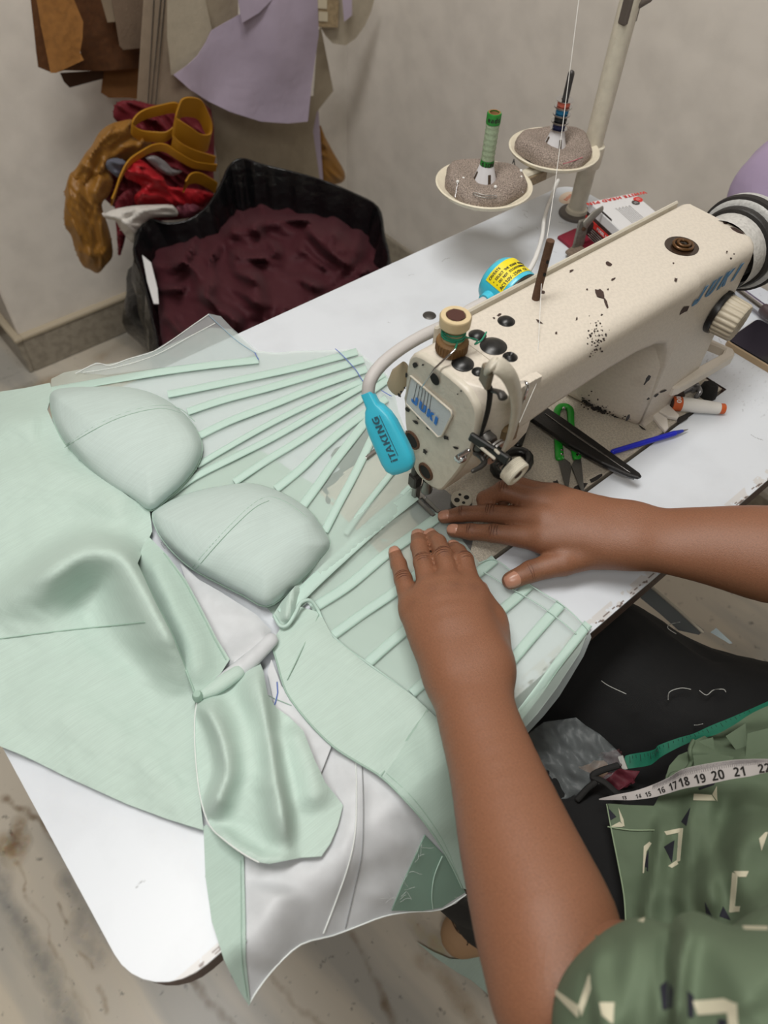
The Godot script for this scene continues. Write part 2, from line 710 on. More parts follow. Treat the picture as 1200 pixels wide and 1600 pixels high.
func make_materials() -> void:
	noise.seed = 7
	noise.frequency = 0.01
	noise.fractal_octaves = 3
	calm.seed = 5
	calm.frequency = 0.012
	calm.fractal_type = FastNoiseLite.FRACTAL_NONE
	wrinkle.seed = 11
	wrinkle.frequency = 0.02
	wrinkle.fractal_type = FastNoiseLite.FRACTAL_RIDGED
	wrinkle.fractal_octaves = 3
	var weave := Image.create(128, 128, false, Image.FORMAT_RF)
	for y in 128:
		for x in 128:
			weave.set_pixel(x, y, Color(0.5 + 0.25 * sin(x * TAU / 4.0) * (1.0 if (y / 4) % 2 == 0 else -1.0) + 0.2 * sin(y * TAU / 4.0), 0, 0))
	Tx.weave = bump(weave, 2.0)
	var fine := grain(FastNoiseLite.TYPE_SIMPLEX, 0.06, 256, 4, 3)
	Tx.fine = bump(fine, 5.0)
	var crack := grain(FastNoiseLite.TYPE_CELLULAR, 0.07, 256, 2, 5)
	Tx.crack = bump(crack, 6.0)
	var soft := grain(FastNoiseLite.TYPE_SIMPLEX, 0.012, 256, 4, 9)
	Tx.soft = bump(soft, 6.0)
	Tx.blotch = tinted(grain(FastNoiseLite.TYPE_SIMPLEX, 0.02, 256, 5, 21), 0.955, 1.02)
	Tx.dirty = tinted(grain(FastNoiseLite.TYPE_SIMPLEX, 0.03, 256, 5, 31), 0.86, 1.06)
	Tx.fuzz = bump(grain(FastNoiseLite.TYPE_SIMPLEX, 0.2, 256, 2, 4), 9.0)
	Tx.fuzz_tint = tinted(grain(FastNoiseLite.TYPE_SIMPLEX, 0.11, 256, 3, 4), 0.4, 1.3)
	# linen slub: long threads both ways
	var slub := Image.create(512, 512, false, Image.FORMAT_RGB8)
	var sn := FastNoiseLite.new()
	sn.frequency = 0.02
	sn.fractal_octaves = 3
	for y in 512:
		for x in 512:
			var a := sin(x * TAU / 512.0) * 12.0
			var b := cos(x * TAU / 512.0) * 12.0
			var c := sin(y * TAU / 512.0) * 140.0
			var d := cos(y * TAU / 512.0) * 140.0
			var g := 0.975 + 0.035 * sn.get_noise_3d(a * 3.0, c * 4.0 + b * 3.0, d * 4.0) + 0.012 * sin(y * TAU / 6.0)
			slub.set_pixel(x, y, Color(g, g, g))
	Tx.slub = ImageTexture.create_from_image(slub)
	M.white = mat(rgb(236, 236, 234), 0.5)
	M.glow = mat(rgb(255, 252, 245), 0.5)
	M.glow.emission_enabled = true
	M.glow.emission = Color(1, 0.98, 0.94)
	M.glow.emission_energy_multiplier = 2.0
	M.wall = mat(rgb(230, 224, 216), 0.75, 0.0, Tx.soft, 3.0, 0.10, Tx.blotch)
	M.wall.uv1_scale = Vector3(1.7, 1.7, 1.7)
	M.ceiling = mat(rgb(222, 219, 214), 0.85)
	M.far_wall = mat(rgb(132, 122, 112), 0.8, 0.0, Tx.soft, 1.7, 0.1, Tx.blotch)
	M.skirting = mat(rgb(158, 150, 136), 0.35, 0.0, Tx.soft, 4.0, 0.1, Tx.dirty)
	M.wood = mat(rgb(62, 38, 28), 0.5, 0.0, Tx.soft, 9.0, 0.4, Tx.dirty)
	M.steel = mat(rgb(150, 148, 145), 0.32, 0.9)
	M.chrome = mat(rgb(205, 205, 208), 0.12, 1.0)
	M.dark_steel = mat(rgb(84, 82, 80), 0.42, 0.75, Tx.fine, 30.0, 0.25)
	M.black = mat(rgb(22, 22, 23), 0.35)
	M.black_matt = mat(rgb(20, 19, 18), 0.8)
	M.rust = mat(rgb(104, 76, 58), 0.7, 0.35, Tx.fine, 40.0, 0.8, Tx.dirty)
	M.machine = mat(rgb(213, 204, 191), 0.42, 0.0, Tx.crack, 40.0, 0.2, Tx.blotch)
	M.machine_smooth = mat(rgb(206, 199, 184), 0.38, 0.0, Tx.fine, 14.0, 0.12, Tx.blotch)
	M.bed = mat(rgb(196, 187, 172), 0.5, 0.0, Tx.crack, 34.0, 0.8, Tx.dirty)
	M.stand = mat(rgb(214, 207, 190), 0.4, 0.0, Tx.fine, 12.0, 0.15, Tx.blotch)
	M.chip = mat(rgb(62, 44, 38), 0.8)
	M.chip_black = mat(rgb(38, 34, 33), 0.75)
	M.blue_print = mat(rgb(60, 120, 165), 0.5)
	M.blue_bright = mat(rgb(40, 120, 205), 0.5)
	M.plate = mat(rgb(206, 208, 210), 0.4, 0.1, Tx.fine, 20.0, 0.2)
	M.pad = mat(rgb(190, 174, 163), 1.0, 0.0, Tx.fuzz, 16.0, 0.8, Tx.fuzz_tint)
	M.pad.metallic_specular = 0.1
	M.cyan = mat(rgb(58, 188, 216), 0.28)
	M.cyan.clearcoat_enabled = true
	M.cyan.clearcoat = 0.5
	M.grey_rubber = mat(rgb(190, 186, 184), 0.55, 0.0, Tx.fine, 40.0, 0.15)
	M.yellow = mat(rgb(232, 214, 20), 0.45)
	M.ink = mat(rgb(40, 38, 36), 0.6)
	M.red_print = mat(rgb(206, 46, 38), 0.55)
	M.card_white = mat(rgb(216, 216, 218), 0.5)
	M.mint = mat(rgb(189, 209, 200), 0.7, 0.0, null, 60.0, 0.25, Tx.slub)
	M.mint.uv1_scale = Vector3(7, 7, 7)
	M.mint.rim_enabled = true
	M.mint.rim = 0.25
	M.mint_deep = mat(rgb(180, 202, 192), 0.7, 0.0, null, 60.0, 0.25, Tx.slub)
	M.mint_deep.uv1_scale = Vector3(9, 9, 9)
	M.cup = mat(rgb(193, 209, 205), 0.75, 0.0, null, 60.0, 0.2, Tx.slub)
	M.cup.uv1_scale = Vector3(6, 6, 6)
	M.boning = mat(rgb(186, 210, 201), 0.65)
	M.lining = mat(rgb(204, 207, 211), 0.55, 0.0, null, 50.0, 0.2, Tx.blotch)
	M.lining.uv1_scale = Vector3(8, 8, 8)
	M.stitch = mat(rgb(162, 188, 175), 0.8)
	M.stitch_white = mat(rgb(226, 230, 228), 0.8)
	M.organza = mat(Color8(212, 228, 221, 104), 0.6)
	M.organza.transparency = BaseMaterial3D.TRANSPARENCY_ALPHA
	M.tulle = mat(Color8(214, 224, 226, 92), 0.6)
	M.tulle.transparency = BaseMaterial3D.TRANSPARENCY_ALPHA
	M.film = mat(Color8(170, 178, 180, 58), 0.35)
	M.film.transparency = BaseMaterial3D.TRANSPARENCY_ALPHA
	M.skin = mat(Color.WHITE, 0.5, 0.0, Tx.crack, 60.0, 0.5, Tx.dirty)
	M.skin.vertex_color_use_as_albedo = true
	M.skin.subsurf_scatter_enabled = true
	M.skin.subsurf_scatter_strength = 0.06
	M.nail = mat(rgb(186, 136, 114), 0.3)
	M.shirt = mat(rgb(98, 114, 91), 0.8, 0.0, null, 60.0, 0.35, Tx.blotch)
	M.shirt.uv1_scale = Vector3(6, 6, 6)
	M.trousers = mat(rgb(17, 17, 18), 0.9, 0.0, Tx.weave, 40.0, 0.4)
	M.print_pale = mat(rgb(206, 200, 176), 0.8)
	M.print_dark = mat(rgb(34, 34, 46), 0.8)

# ------------------------------------------------------------------ the room
func room() -> void:
	# marble floor: grey clouds and brown veins that run towards the tailor, 2 mm to the texel
	var W := 1024
	var H := 1280
	var x0 := -0.6
	var z0 := -1.95
	var im := Image.create(W, H, false, Image.FORMAT_RGB8)
	var a := FastNoiseLite.new()
	a.seed = 2
	a.frequency = 1.0
	a.fractal_octaves = 4
	var base := Color8(208, 200, 186)
	for y in H:
		for x in W:
			var u := x * 0.002
			var w := y * 0.002
			var n1 := a.get_noise_2d(u * 7.0 - w * 0.8, w * 1.1)
			var n2 := a.get_noise_2d(u * 2.6 + 50.0 + 0.4 * n1, w * 0.7)
			var c := base.lerp(Color8(166, 165, 160), clampf(n1 * 1.5 + 0.1, 0.0, 0.75))
			c = c.lerp(Color8(220, 208, 186), clampf(n2 * 1.5, 0.0, 0.5))
			var spot := a.get_noise_2d(u * 40.0, w * 40.0)
			if spot > 0.5:
				c = c.darkened((spot - 0.5) * 1.5)
			im.set_pixel(x, y, c)
	var veins := [["3,1245 20,1260 47,1275 63,1287 77,1307 96,1330", 5.0, rgb(84, 58, 34), 0.85], ["26,1285 30,1300 34,1316", 14.0, rgb(120, 88, 58), 0.4], ["0,1317 12,1322 24,1334", 16.0, rgb(140, 108, 70), 0.4], ["20,1340 33,1373 43,1403 67,1443 82,1478 110,1533 137,1597 150,1640", 2.4, rgb(104, 74, 44), 0.8], ["93,1413 98,1426 104,1444", 3.0, rgb(100, 74, 50), 0.7],
		["-20,1330 3,1380 23,1427 50,1477 77,1530 103,1593 120,1650", 13.0, rgb(104, 106, 110), 0.5], ["100,1370 115,1400 130,1450 150,1500", 12.0, rgb(112, 112, 114), 0.4], ["123,1487 132,1500 143,1513", 2.4, rgb(120, 88, 54), 0.7], ["153,1540 160,1556 167,1575", 4.0, rgb(120, 88, 54), 0.6], ["300,1530 308,1538 323,1560 347,1580 367,1600 390,1630", 5.0, rgb(84, 60, 34), 0.85],
		["520,1420 544,1456 569,1500 594,1556 609,1594 620,1630", 4.6, rgb(92, 66, 40), 0.8], ["410,1500 425,1525 462,1569 494,1600 520,1630", 4.0, rgb(100, 72, 44), 0.7], ["655,1500 690,1530 730,1580 760,1620", 9.0, rgb(140, 112, 82), 0.5], ["-10,628 20,618 60,602 100,590", 18.0, rgb(150, 114, 78), 0.45], ["-10,596 24,583 54,572", 3.0, rgb(90, 80, 70), 0.7], ["150,560 200,530 226,512", 14.0, rgb(160, 126, 92), 0.4], ["640,1440 664,1466 690,1480", 12.0, rgb(176, 150, 112), 0.4]]
	for q in veins:
		var line := curve2(pv(q[0]), 24)
		var col: Color = q[2]
		for p in line:
			var g := P(p.x, p.y, -TT)
			var e := Vector2((g.x - x0) / 0.002, (g.z - z0) / 0.002)
			e += Vector2(a.get_noise_2d(g.x * 18.0, g.z * 18.0), a.get_noise_2d(g.z * 18.0, g.x * 18.0 + 40.0)) * 5.0
			var r: float = q[1] * 0.62 * (0.55 + 0.9 * absf(a.get_noise_2d(g.x * 9.0 + 5.0, g.z * 9.0)))
			for yy in range(int(e.y - r * 1.6), int(e.y + r * 1.6) + 1):
				for xx in range(int(e.x - r * 1.6), int(e.x + r * 1.6) + 1):
					if xx >= 0 and yy >= 0 and xx < W and yy < H:
						var f := 1.0 - Vector2(xx, yy).distance_to(e) / (r * 1.6)
						if f > 0.0:
							var br := clampf(0.75 + 0.9 * a.get_noise_2d(xx * 0.07, yy * 0.07), 0.1, 1.0)
							im.set_pixel(xx, yy, im.get_pixel(xx, yy).lerp(col, clampf(f * q[3] * br * 0.10, 0.0, 1.0)))
	M.floor = mat(Color.WHITE, 0.3)
	M.floor.uv1_scale = Vector3.ONE
	M.floor.albedo_texture = ImageTexture.create_from_image(im)
	var b := MB.new()
	b.box(Vector3(3.5, 0.1, 5.2), Transform3D(Basis(), Vector3(0.0, -0.05, 0.2)), 0.001)
	for n in b.v.size():
		b.uv[n] = Vector2((b.v[n].x - x0) / (W * 0.002), (b.v[n].z - z0) / (H * 0.002))
	struct("floor", b, M.floor, "grey-beige marble floor with brown veins")
	b = MB.new()
	b.box(Vector3(3.5, 0.1, 5.2), Transform3D(Basis(), Vector3(0.0, 2.85, 0.2)), 0.001)
	struct("ceiling", b, M.ceiling, "plain white ceiling")
	b = MB.new()
	b.box(Vector3(1.4, 2.9, 0.12), Transform3D(Basis(), Vector3(1.081, 1.4, -1.68)), 0.006)
	struct("wall_back", b, M.wall, "cream painted wall behind the hanging patterns")
	b = MB.new()
	b.box(Vector3(0.12, 2.9, 5.0), Transform3D(Basis(), Vector3(1.51, 1.4, 0.4)), 0.006)
	struct("wall_right", b, M.wall, "cream painted wall beside the thread stand")
	b = MB.new()
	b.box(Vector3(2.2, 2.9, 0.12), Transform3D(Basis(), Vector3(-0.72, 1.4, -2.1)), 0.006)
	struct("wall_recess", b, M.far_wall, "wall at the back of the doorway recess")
	b = MB.new()
	b.box(Vector3(0.12, 2.9, 0.5), Transform3D(Basis(), Vector3(0.441, 1.4, -1.872)), 0.006)
	struct("wall_return", b, M.wall, "side of the wall corner by the door frame")
	b = MB.new()
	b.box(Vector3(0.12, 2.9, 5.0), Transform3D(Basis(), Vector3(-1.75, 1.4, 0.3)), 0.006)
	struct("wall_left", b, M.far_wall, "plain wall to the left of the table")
	b = MB.new()
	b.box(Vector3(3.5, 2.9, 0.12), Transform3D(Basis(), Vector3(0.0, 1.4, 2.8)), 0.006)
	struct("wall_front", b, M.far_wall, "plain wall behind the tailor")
	b = MB.new()
	b.box(Vector3(1.06, 0.105, 0.014), Transform3D(Basis(), Vector3(0.91, 0.0525, -1.613)), 0.003)
	struct("baseboard_back", b, M.skirting, "grey marble skirting under the cream wall")
	b = MB.new()
	b.box(Vector3(0.014, 0.105, 0.3), Transform3D(Basis(), Vector3(0.374, 0.0525, -1.757)), 0.003)
	struct("baseboard_side", b, M.skirting, "marble skirting round the wall corner")
	b = MB.new()
	b.box(Vector3(0.014, 0.105, 4.4), Transform3D(Basis(), Vector3(1.443, 0.0525, 0.6)), 0.003)
	struct("baseboard_right", b, M.skirting, "marble skirting along the right wall")
	b = MB.new()
	b.box(Vector3(1.06, 0.012, 0.02), Transform3D(Basis(), Vector3(0.91, 0.109, -1.611)), 0.003)
	b.box(Vector3(0.02, 0.012, 0.3), Transform3D(Basis(), Vector3(0.372, 0.109, -1.75)), 0.003)
	struct("trim_1", b, mat(rgb(190, 178, 156), 0.7), "rough mortar line above the skirting")
	b = MB.new()
	b.box(Vector3(0.07, 2.1, 0.12), Transform3D(Basis(), Vector3(0.325, 1.05, -1.86)), 0.004)
	struct("door_1", b, M.wood, "dark brown wooden door frame post")

# ------------------------------------------------------------------ the table
func table() -> void:
	var t := thing("sewing_table", "white laminate sewing table with brown worn edges and rounded corner", "table", Vector3(0.525, 0, -0.275))
	var im := Image.create(1050, 550, false, Image.FORMAT_RGB8)
	im.fill(Color8(212, 217, 224))
	var a := FastNoiseLite.new()
	a.seed = 4
	a.frequency = 0.012
	a.fractal_octaves = 4
	var g := FastNoiseLite.new()
	g.seed = 8
	g.frequency = 0.15
	g.fractal_octaves = 2
	for y in 550:
		for x in 1050:
			var n := a.get_noise_2d(x, y)
			var k := 1.0 - 0.035 * maxf(0.0, n + 0.1)
			var c := Color8(212, 217, 224) * k
			var e := mini(mini(x, 1049 - x), mini(y, 549 - y))
			var q := g.get_noise_2d(x * 0.5, y * 1.4)
			var worn := (y > 535 and x > 330) or (x < 120 and y > 543)
			if worn and e < 4 and q > 0.30:
				c = c.lerp(Color8(84, 66, 58), 0.8)
			elif worn and e < 10 and a.get_noise_2d(x * 4.0, y * 4.0) > -0.1:
				c = c.lerp(Color8(190, 180, 170), 0.4)
			elif y > 250 and x > 820 and q > 0.42:
				c = c.darkened((q - 0.42) * 0.3)
			im.set_pixel(x, y, c)
	# scuffs and scratches of their own shape
	var rnd := RandomNumberGenerator.new()
	rnd.seed = 5
	for i in 46:
		var p := Vector2(rnd.randf_range(20, 1030), rnd.randf_range(20, 530))
		if i < 10:
			p = Vector2(rnd.randf_range(560, 1000), rnd.randf_range(20, 190))
		var d := Vector2.from_angle(rnd.randf() * TAU)
		var long := rnd.randi_range(3, 16)
		for k in long:
			p += d
			d = d.rotated(rnd.randf_range(-0.35, 0.35))
			if p.x > 1 and p.x < 1048 and p.y > 1 and p.y < 548:
				im.set_pixel(int(p.x), int(p.y), im.get_pixel(int(p.x), int(p.y)).darkened(rnd.randf_range(0.06, 0.3)))
	M.laminate = mat(Color.WHITE, 0.34)
	M.laminate.uv1_scale = Vector3.ONE
	M.laminate.albedo_texture = ImageTexture.create_from_image(im)
	var edge := mat(rgb(92, 70, 62), 0.6, 0.0, Tx.fine, 16.0, 0.4, Tx.dirty)
	var outline := PackedVector2Array()     # x, -z
	for c in [[0.045, 0.045, PI, 0.045], [1.02, 0.03, 1.5 * PI, 0.03], [1.02, 0.52, 0.0, 0.03], [0.03, 0.52, 0.5 * PI, 0.03]]:
		for k in 9:
			var an: float = c[2] + k * PI / 16.0
			outline.append(Vector2(c[0] + cos(an) * c[3], c[1] + sin(an) * c[3]))
	var hole := PackedVector2Array([Vector2(0.349, 0.111), Vector2(0.831, 0.111), Vector2(0.831, 0.296), Vector2(0.349, 0.296)])
	var xf := Transform3D(Basis(Vector3(1, 0, 0), Vector3(0, 0, -1), Vector3(0, 1, 0)), Vector3(0, TT - 0.003, 0))
	# laminate sheet in four pieces round the machine's cut-out
	var b := MB.new()
	var parts := [[-0.1, -0.1, 0.349, 0.7], [0.831, -0.1, 1.2, 0.7], [0.349, -0.1, 0.831, 0.111], [0.349, 0.296, 0.831, 0.7]]
	for r in parts:
		var q := PackedVector2Array([Vector2(r[0], r[1]), Vector2(r[2], r[1]), Vector2(r[2], r[3]), Vector2(r[0], r[3])])
		for piece in Geometry2D.intersect_polygons(outline, q):
			var tr := Geometry2D.triangulate_polygon(piece)
			var s := b.v.size()
			for p in piece:
				b.vert(Vector3(p.x, TT, -p.y), Vector2(p.x / 1.05, 1.0 - p.y / 0.55))
			for i in range(0, tr.size(), 3):
				var cr := (piece[tr[i + 1]] - piece[tr[i]]).cross(piece[tr[i + 2]] - piece[tr[i]])
				if cr > 0.0:
					b.tri(s + tr[i], s + tr[i + 1], s + tr[i + 2])
				else:
					b.tri(s + tr[i], s + tr[i + 2], s + tr[i + 1])
	for i in outline.size():
		var j := (i + 1) % outline.size()
		var p := outline[i]
		var q := outline[j]
		b.face([Vector3(p.x, TT - 0.003, -p.y), Vector3(q.x, TT - 0.003, -q.y), Vector3(q.x, TT, -q.y), Vector3(p.x, TT, -p.y)], Vector3(q.y - p.y, 0, q.x - p.x))
	obj("tabletop", b, M.laminate, t)
	b = MB.new()
	var board := Geometry2D.offset_polygon(outline, -0.0015)[0]
	for r in parts:
		var q := PackedVector2Array([Vector2(r[0], r[1]), Vector2(r[2], r[1]), Vector2(r[2], r[3]), Vector2(r[0], r[3])])
		for piece in Geometry2D.intersect_polygons(board, q):
			b.prism(piece, 0.032, Transform3D(xf.basis, Vector3(0, TT - 0.0352, 0)), 0.0005)
	obj("board_edge", b, edge, t)
	b = MB.new()
	b.box(Vector3(0.47, 0.12, 0.175), Transform3D(Basis(), Vector3(0.59, TT - 0.075, -0.2035)), 0.01)
	obj("oil_pan", b, M.black_matt, t)
	for x in [0.24, 0.93]:
		b = MB.new()
		b.box(Vector3(0.04, 0.70, 0.03), Transform3D(Basis(), Vector3(x, 0.37, -0.29)), 0.003)
		b.box(Vector3(0.05, 0.03, 0.36), Transform3D(Basis(), Vector3(x, 0.015, -0.345)), 0.003)
		b.box(Vector3(0.05, 0.025, 0.45), Transform3D(Basis(), Vector3(x, 0.712, -0.275)), 0.003)
		obj("leg", b, M.dark_steel, t)
	# bolt cap sunk in the top, oval sticker at the back corner
	b = MB.new()
	b.lathe([[0.0, 0.0022], [0.006, 0.0018], [0.0085, 0.0004], [0.0088, 0.0]], Transform3D(Basis(), P(671, 493)), 20)
	obj("bolt_cap", b, M.dark_steel, t)
	b = MB.new()
	var sp := PackedVector2Array()
	for k in 24:
		sp.append(Vector2(cos(k * TAU / 24) * 0.021, sin(k * TAU / 24) * 0.0125))
	b.prism(sp, 0.0003, frame(P(888, 309), Vector3(1, 0, -0.25), Vector3(0.25, 0, 1) * -1.0), 0.0001)
	var st := obj("sticker", b, mat(rgb(226, 206, 186), 0.5), t)
	b = MB.new()
	for k in 5:
		b.box(Vector3(0.0028, 0.006 - 0.001 * (k % 2), 0.0004), frame(P(888, 309) + Vector3(1, 0, -0.25) * (k - 2) * 0.0045 + Vector3(0, 0.0004, 0), Vector3(1, 0, -0.25), Vector3(0.25, 0, 1) * -1.0), 0.0001)
	obj("faded_lettering", b, mat(rgb(214, 120, 90), 0.5), st)

# ------------------------------------------------------------------ hanging patterns, bags of cloth
func hung(outline: String, z: float, lean: float, thick: float, m: Material, called: String, label: String, curl := 0.012, sheets := 1, group := "card patterns hanging on the back wall") -> Node3D:
	var poly := pv(outline)
	var mid := Vector2.ZERO
	for p in poly:
		mid += p / poly.size()
	var t := thing(called, label, "paper pattern", PZ(mid.x, mid.y, z) * Vector3(1, 0, 1) + Vector3(0, PZ(mid.x, mid.y, z).y, 0), group)
	for k in sheets:
		var b := MB.new()
		var sh := PackedVector2Array()
		for p in poly:
			sh.append(p + Vector2(1.7, 0.6) * k)
		var fn := func(p: Vector2) -> Vector3:
			var w := curl * (noise.get_noise_2d(p.x * 0.55 + z * 900.0, p.y * 0.2) + lean * (p.x - mid.x) / 100.0)
			return PZ(p.x, p.y, z - 0.006 * k + w)
		b.sheet(sh, 14.0, fn, thick)
		obj("sheet" if k == 0 else "under_sheet", b, m, t)
	return t

func bags_and_patterns() -> void:
	var kraft := mat(rgb(150, 102, 48), 0.8, 0.0, Tx.soft, 6.0, 0.4, Tx.dirty)
	var kraft_dark := mat(rgb(88, 52, 22), 0.8, 0.0, Tx.soft, 6.0, 0.4, Tx.dirty)
	var kraft_mid := mat(rgb(104, 66, 34), 0.8, 0.0, Tx.soft, 6.0, 0.4, Tx.dirty)
	var greyboard := mat(rgb(150, 134, 116), 0.8, 0.0, Tx.fine, 6.0, 0.1, Tx.blotch)
	var tan := mat(rgb(112, 94, 78), 0.8, 0.0, Tx.fine, 6.0, 0.15, Tx.blotch)
	var board := mat(rgb(178, 168, 150), 0.8, 0.0, Tx.fine, 6.0, 0.1, Tx.blotch)
	var board2 := mat(rgb(160, 148, 128), 0.8, 0.0, Tx.soft, 4.0, 0.3, Tx.blotch)
	var lav := mat(rgb(176, 164, 184), 0.75, 0.0, Tx.soft, 3.0, 0.2)
	hung("112,-12 226,-12 222,106 160,111 100,110 90,113 128,94", -1.53, 0.2, 0.001, kraft_dark, "paper_pattern", "dark brown paper pattern hanging behind the folded kraft one")
	hung("94,114 162,110 161,123 109,137 100,128", -1.545, 0.1, 0.001, mat(rgb(70, 46, 30), 0.8), "paper_pattern", "narrow dark brown paper flap curling below the brown patterns")
	hung("162,110 219,106 215,155 200,153 170,153 158,145", -1.55, 0.1, 0.001, mat(rgb(122, 80, 40), 0.8, 0.0, Tx.soft, 6.0, 0.4), "paper_pattern", "short torn brown paper hanging just left of the card stack")
	hung("47,-12 58,-12 82,114 60,105 57,82", -1.5, 0.0, 0.001, kraft_mid, "paper_pattern", "slim brown paper strip at the far left of the patterns")
	hung("55,-12 111,-12 130,34 129,60 125,82 131,94 88,114 79,114 64,40", -1.47, 0.6, 0.001, kraft, "paper_pattern", "orange-brown folded kraft paper with a torn right edge", 0.02)
	hung("155,-12 178,-12 181,34 168,35", -1.5, 0.0, 0.001, mat(rgb(140, 124, 104), 0.8), "paper_pattern", "small beige paper corner over the dark brown pattern")
	hung("173,-12 230,-12 222,75 193,78 187,72", -1.49, 0.1, 0.0015, tan, "paper_pattern", "grey-brown card with rounded corner beside the card stack")
	var stack := hung("226,-12 268,-12 272,118 326,160 328,172 220,164 215,158", -1.45, 0.3, 0.003, greyboard, "card_pattern_stack", "thick stack of grey-beige cards with dark layer lines", 0.006, 3)
	for q in [[241, -8, 231, 163], [252, -8, 236, 163], [258, -8, 243, 164]]:
		var lb := MB.new()
		lb.tube(PackedVector3Array([PZ(q[0], q[1], -1.4455), PZ((q[0] + q[2]) * 0.5, (q[1] + q[3]) * 0.5, -1.4455), PZ(q[2], q[3], -1.4445)]), 0.0009, 5)
		obj("layer_line", lb, M.ink, stack)
	hung("316,-12 372,-12 372,24 330,60 322,60", -1.445, -0.1, 0.0015, board2, "card_pattern", "beige card pattern tucked behind the big lilac sheet")
	hung("262,-12 318,-12 331,46 326,62 300,99 268,118 262,60", -1.425, 0.3, 0.002, board, "card_pattern", "pale grey-beige card with a pointed lower corner")
	hung("328,150 490,150 497,50 501,40 521,142 495,175 489,205 500,282 490,287 345,292 338,240 326,180", -1.50, 0.1, 0.0015, board2, "card_pattern", "creased beige card reaching down behind the black bag", 0.014)
	hung("497,165 505,284 488,272 488,208", -1.515, 0.1, 0.001, lav, "card_pattern", "thin lilac strip at the right of the creased card")
	hung("324,160 332,200 338,257 315,247 327,225", -1.49, 0.1, 0.001, lav, "card_pattern", "small lilac scrap at the left of the creased card")
	hung("372,24 426,-12 496,-12 498,54 487,132 481,190 450,193 408,190 360,175 325,158 296,139 271,117 292,103 309,87 322,66 330,48", -1.40, 0.25, 0.0012, lav, "card_pattern", "large lilac card pattern with a curved lower edge", 0.03)
	hung("370,-12 436,-12 405,20 378,36", -1.39, 0.1, 0.001, lav, "card_pattern", "small lilac card lying over the large lilac one")
	hung("528,-12 588,-12 580,18 570,40 556,60 540,71 520,68 508,55 502,44", -1.46, 0.1, 0.0015, board, "card_pattern", "rounded beige card in the top centre by the wall corner")
	var roll := hung("495,-12 530,-12 528,43 497,42", -1.44, 0.0, 0.012, mat(rgb(168, 148, 116), 0.8, 0.0, Tx.fine, 8.0, 0.3, Tx.dirty), "cardboard_bundle", "bundle of brown corrugated cardboard with pale tape", 0.004)
	for q in [[497, 12, 511, 20], [498, 32, 512, 41]]:
		var tb := MB.new()
		var pp := PackedVector2Array([Vector2(q[0], q[1] - 14), Vector2(q[2], q[1] - 13), Vector2(q[2], q[1] + 2), Vector2(q[0], q[1] + 1)])
		tb.sheet(pp, 10.0, func(p): return PZ(p.x, p.y, -1.436), 0.0006)
		obj("tape", tb, mat(rgb(206, 196, 172), 0.5), roll)
	hung("534,-12 550,-12 550,24 538,34", -1.435, 0.0, 0.001, mat(rgb(188, 176, 196), 0.7), "card_pattern", "narrow pale lilac tag beside the cardboard bundle")

	# ---- black bag with wine-red cloth
	var bag := thing("rubbish_bag", "black plastic bag standing open, full of wine-red cloth", "bag", Vector3(0.87, 0, -1.15))
	var film := mat(rgb(16, 16, 18), 0.28, 0.0, Tx.soft, 7.0, 1.0)
	var rim := PackedVector3Array()
	for q in [[228, 345, 0.46], [262, 350, 0.455], [296, 344, 0.46], [325, 322, 0.475], [345, 290, 0.49], [358, 262, 0.505], [377, 249, 0.515], [408, 258, 0.51], [450, 268, 0.50], [500, 282, 0.495], [552, 303, 0.485], [590, 325, 0.475], [599, 365, 0.455], [606, 420, 0.44], [560, 470, 0.43], [470, 520, 0.42], [360, 560, 0.40], [262, 560, 0.39], [243, 520, 0.395], [232, 470, 0.41], [222, 430, 0.425], [210, 390, 0.44]]:
		rim.append(P(q[0], q[1], q[2] - TT))
	rim = curve3(rim, 4, true)
	rim.remove_at(rim.size() - 1)
	var cen := Vector3.ZERO
	for p in rim:
		cen += p / rim.size()
	var rowsets := []
	for k in 7:
		var q := PackedVector3Array()
		for i in rim.size():
			var p := rim[i]
			var f := k / 6.0
			var r := Vector3(p.x - cen.x, 0, p.z - cen.z)
			var wob := 1.0 + 0.05 * sin(i * 0.9 + k * 1.3) + 0.04 * noise.get_noise_2d(i * 12.0, k * 60.0)
			if k == 0:
				q.append(p)
			else:
				var out := 1.0 + 0.10 * sin(f * PI) - 0.08 * f
				q.append(Vector3(cen.x, 0, cen.z) + r * out * wob + Vector3(0, p.y * (1.0 - f) + 0.002, 0))
		rowsets.append(q)
	var b := MB.new()
	b.rows(rowsets, true, true)
	var inner := []
	for k in 4:
		var q := PackedVector3Array()
		for i in rim.size():
			var p := rim[i]
			var r := Vector3(p.x - cen.x, 0, p.z - cen.z)
			q.append(p - r.normalized() * [0.0, 0.004, 0.018, 0.028][k] * (1.0 + 0.4 * sin(i * 1.7)) - Vector3(0, [0.0, -0.003, 0.05, 0.16][k], 0))
		inner.append(q)
	b.rows(inner, true, false)
	b.fan(rowsets[6], Vector3.DOWN)
	obj("bag_film", b, film, bag)
	b = MB.new()
	b.tube(curve3(rim, 1, true), 0.0035, 6, false)
	obj("rolled_rim", b, film, bag)
	# wine cloth heap
	var wine := mat(rgb(66, 12, 25), 0.75, 0.0, Tx.weave, 30.0, 0.3)
	wine.rim_enabled = true
	wine.rim = 0.2
	var heap := pv("236,392 262,366 300,356 335,348 360,326 400,314 450,308 500,318 545,336 588,358 594,400 600,440 540,500 440,540 300,560 256,545 246,470 238,430")
	heap = curve2(heap, 3, true)
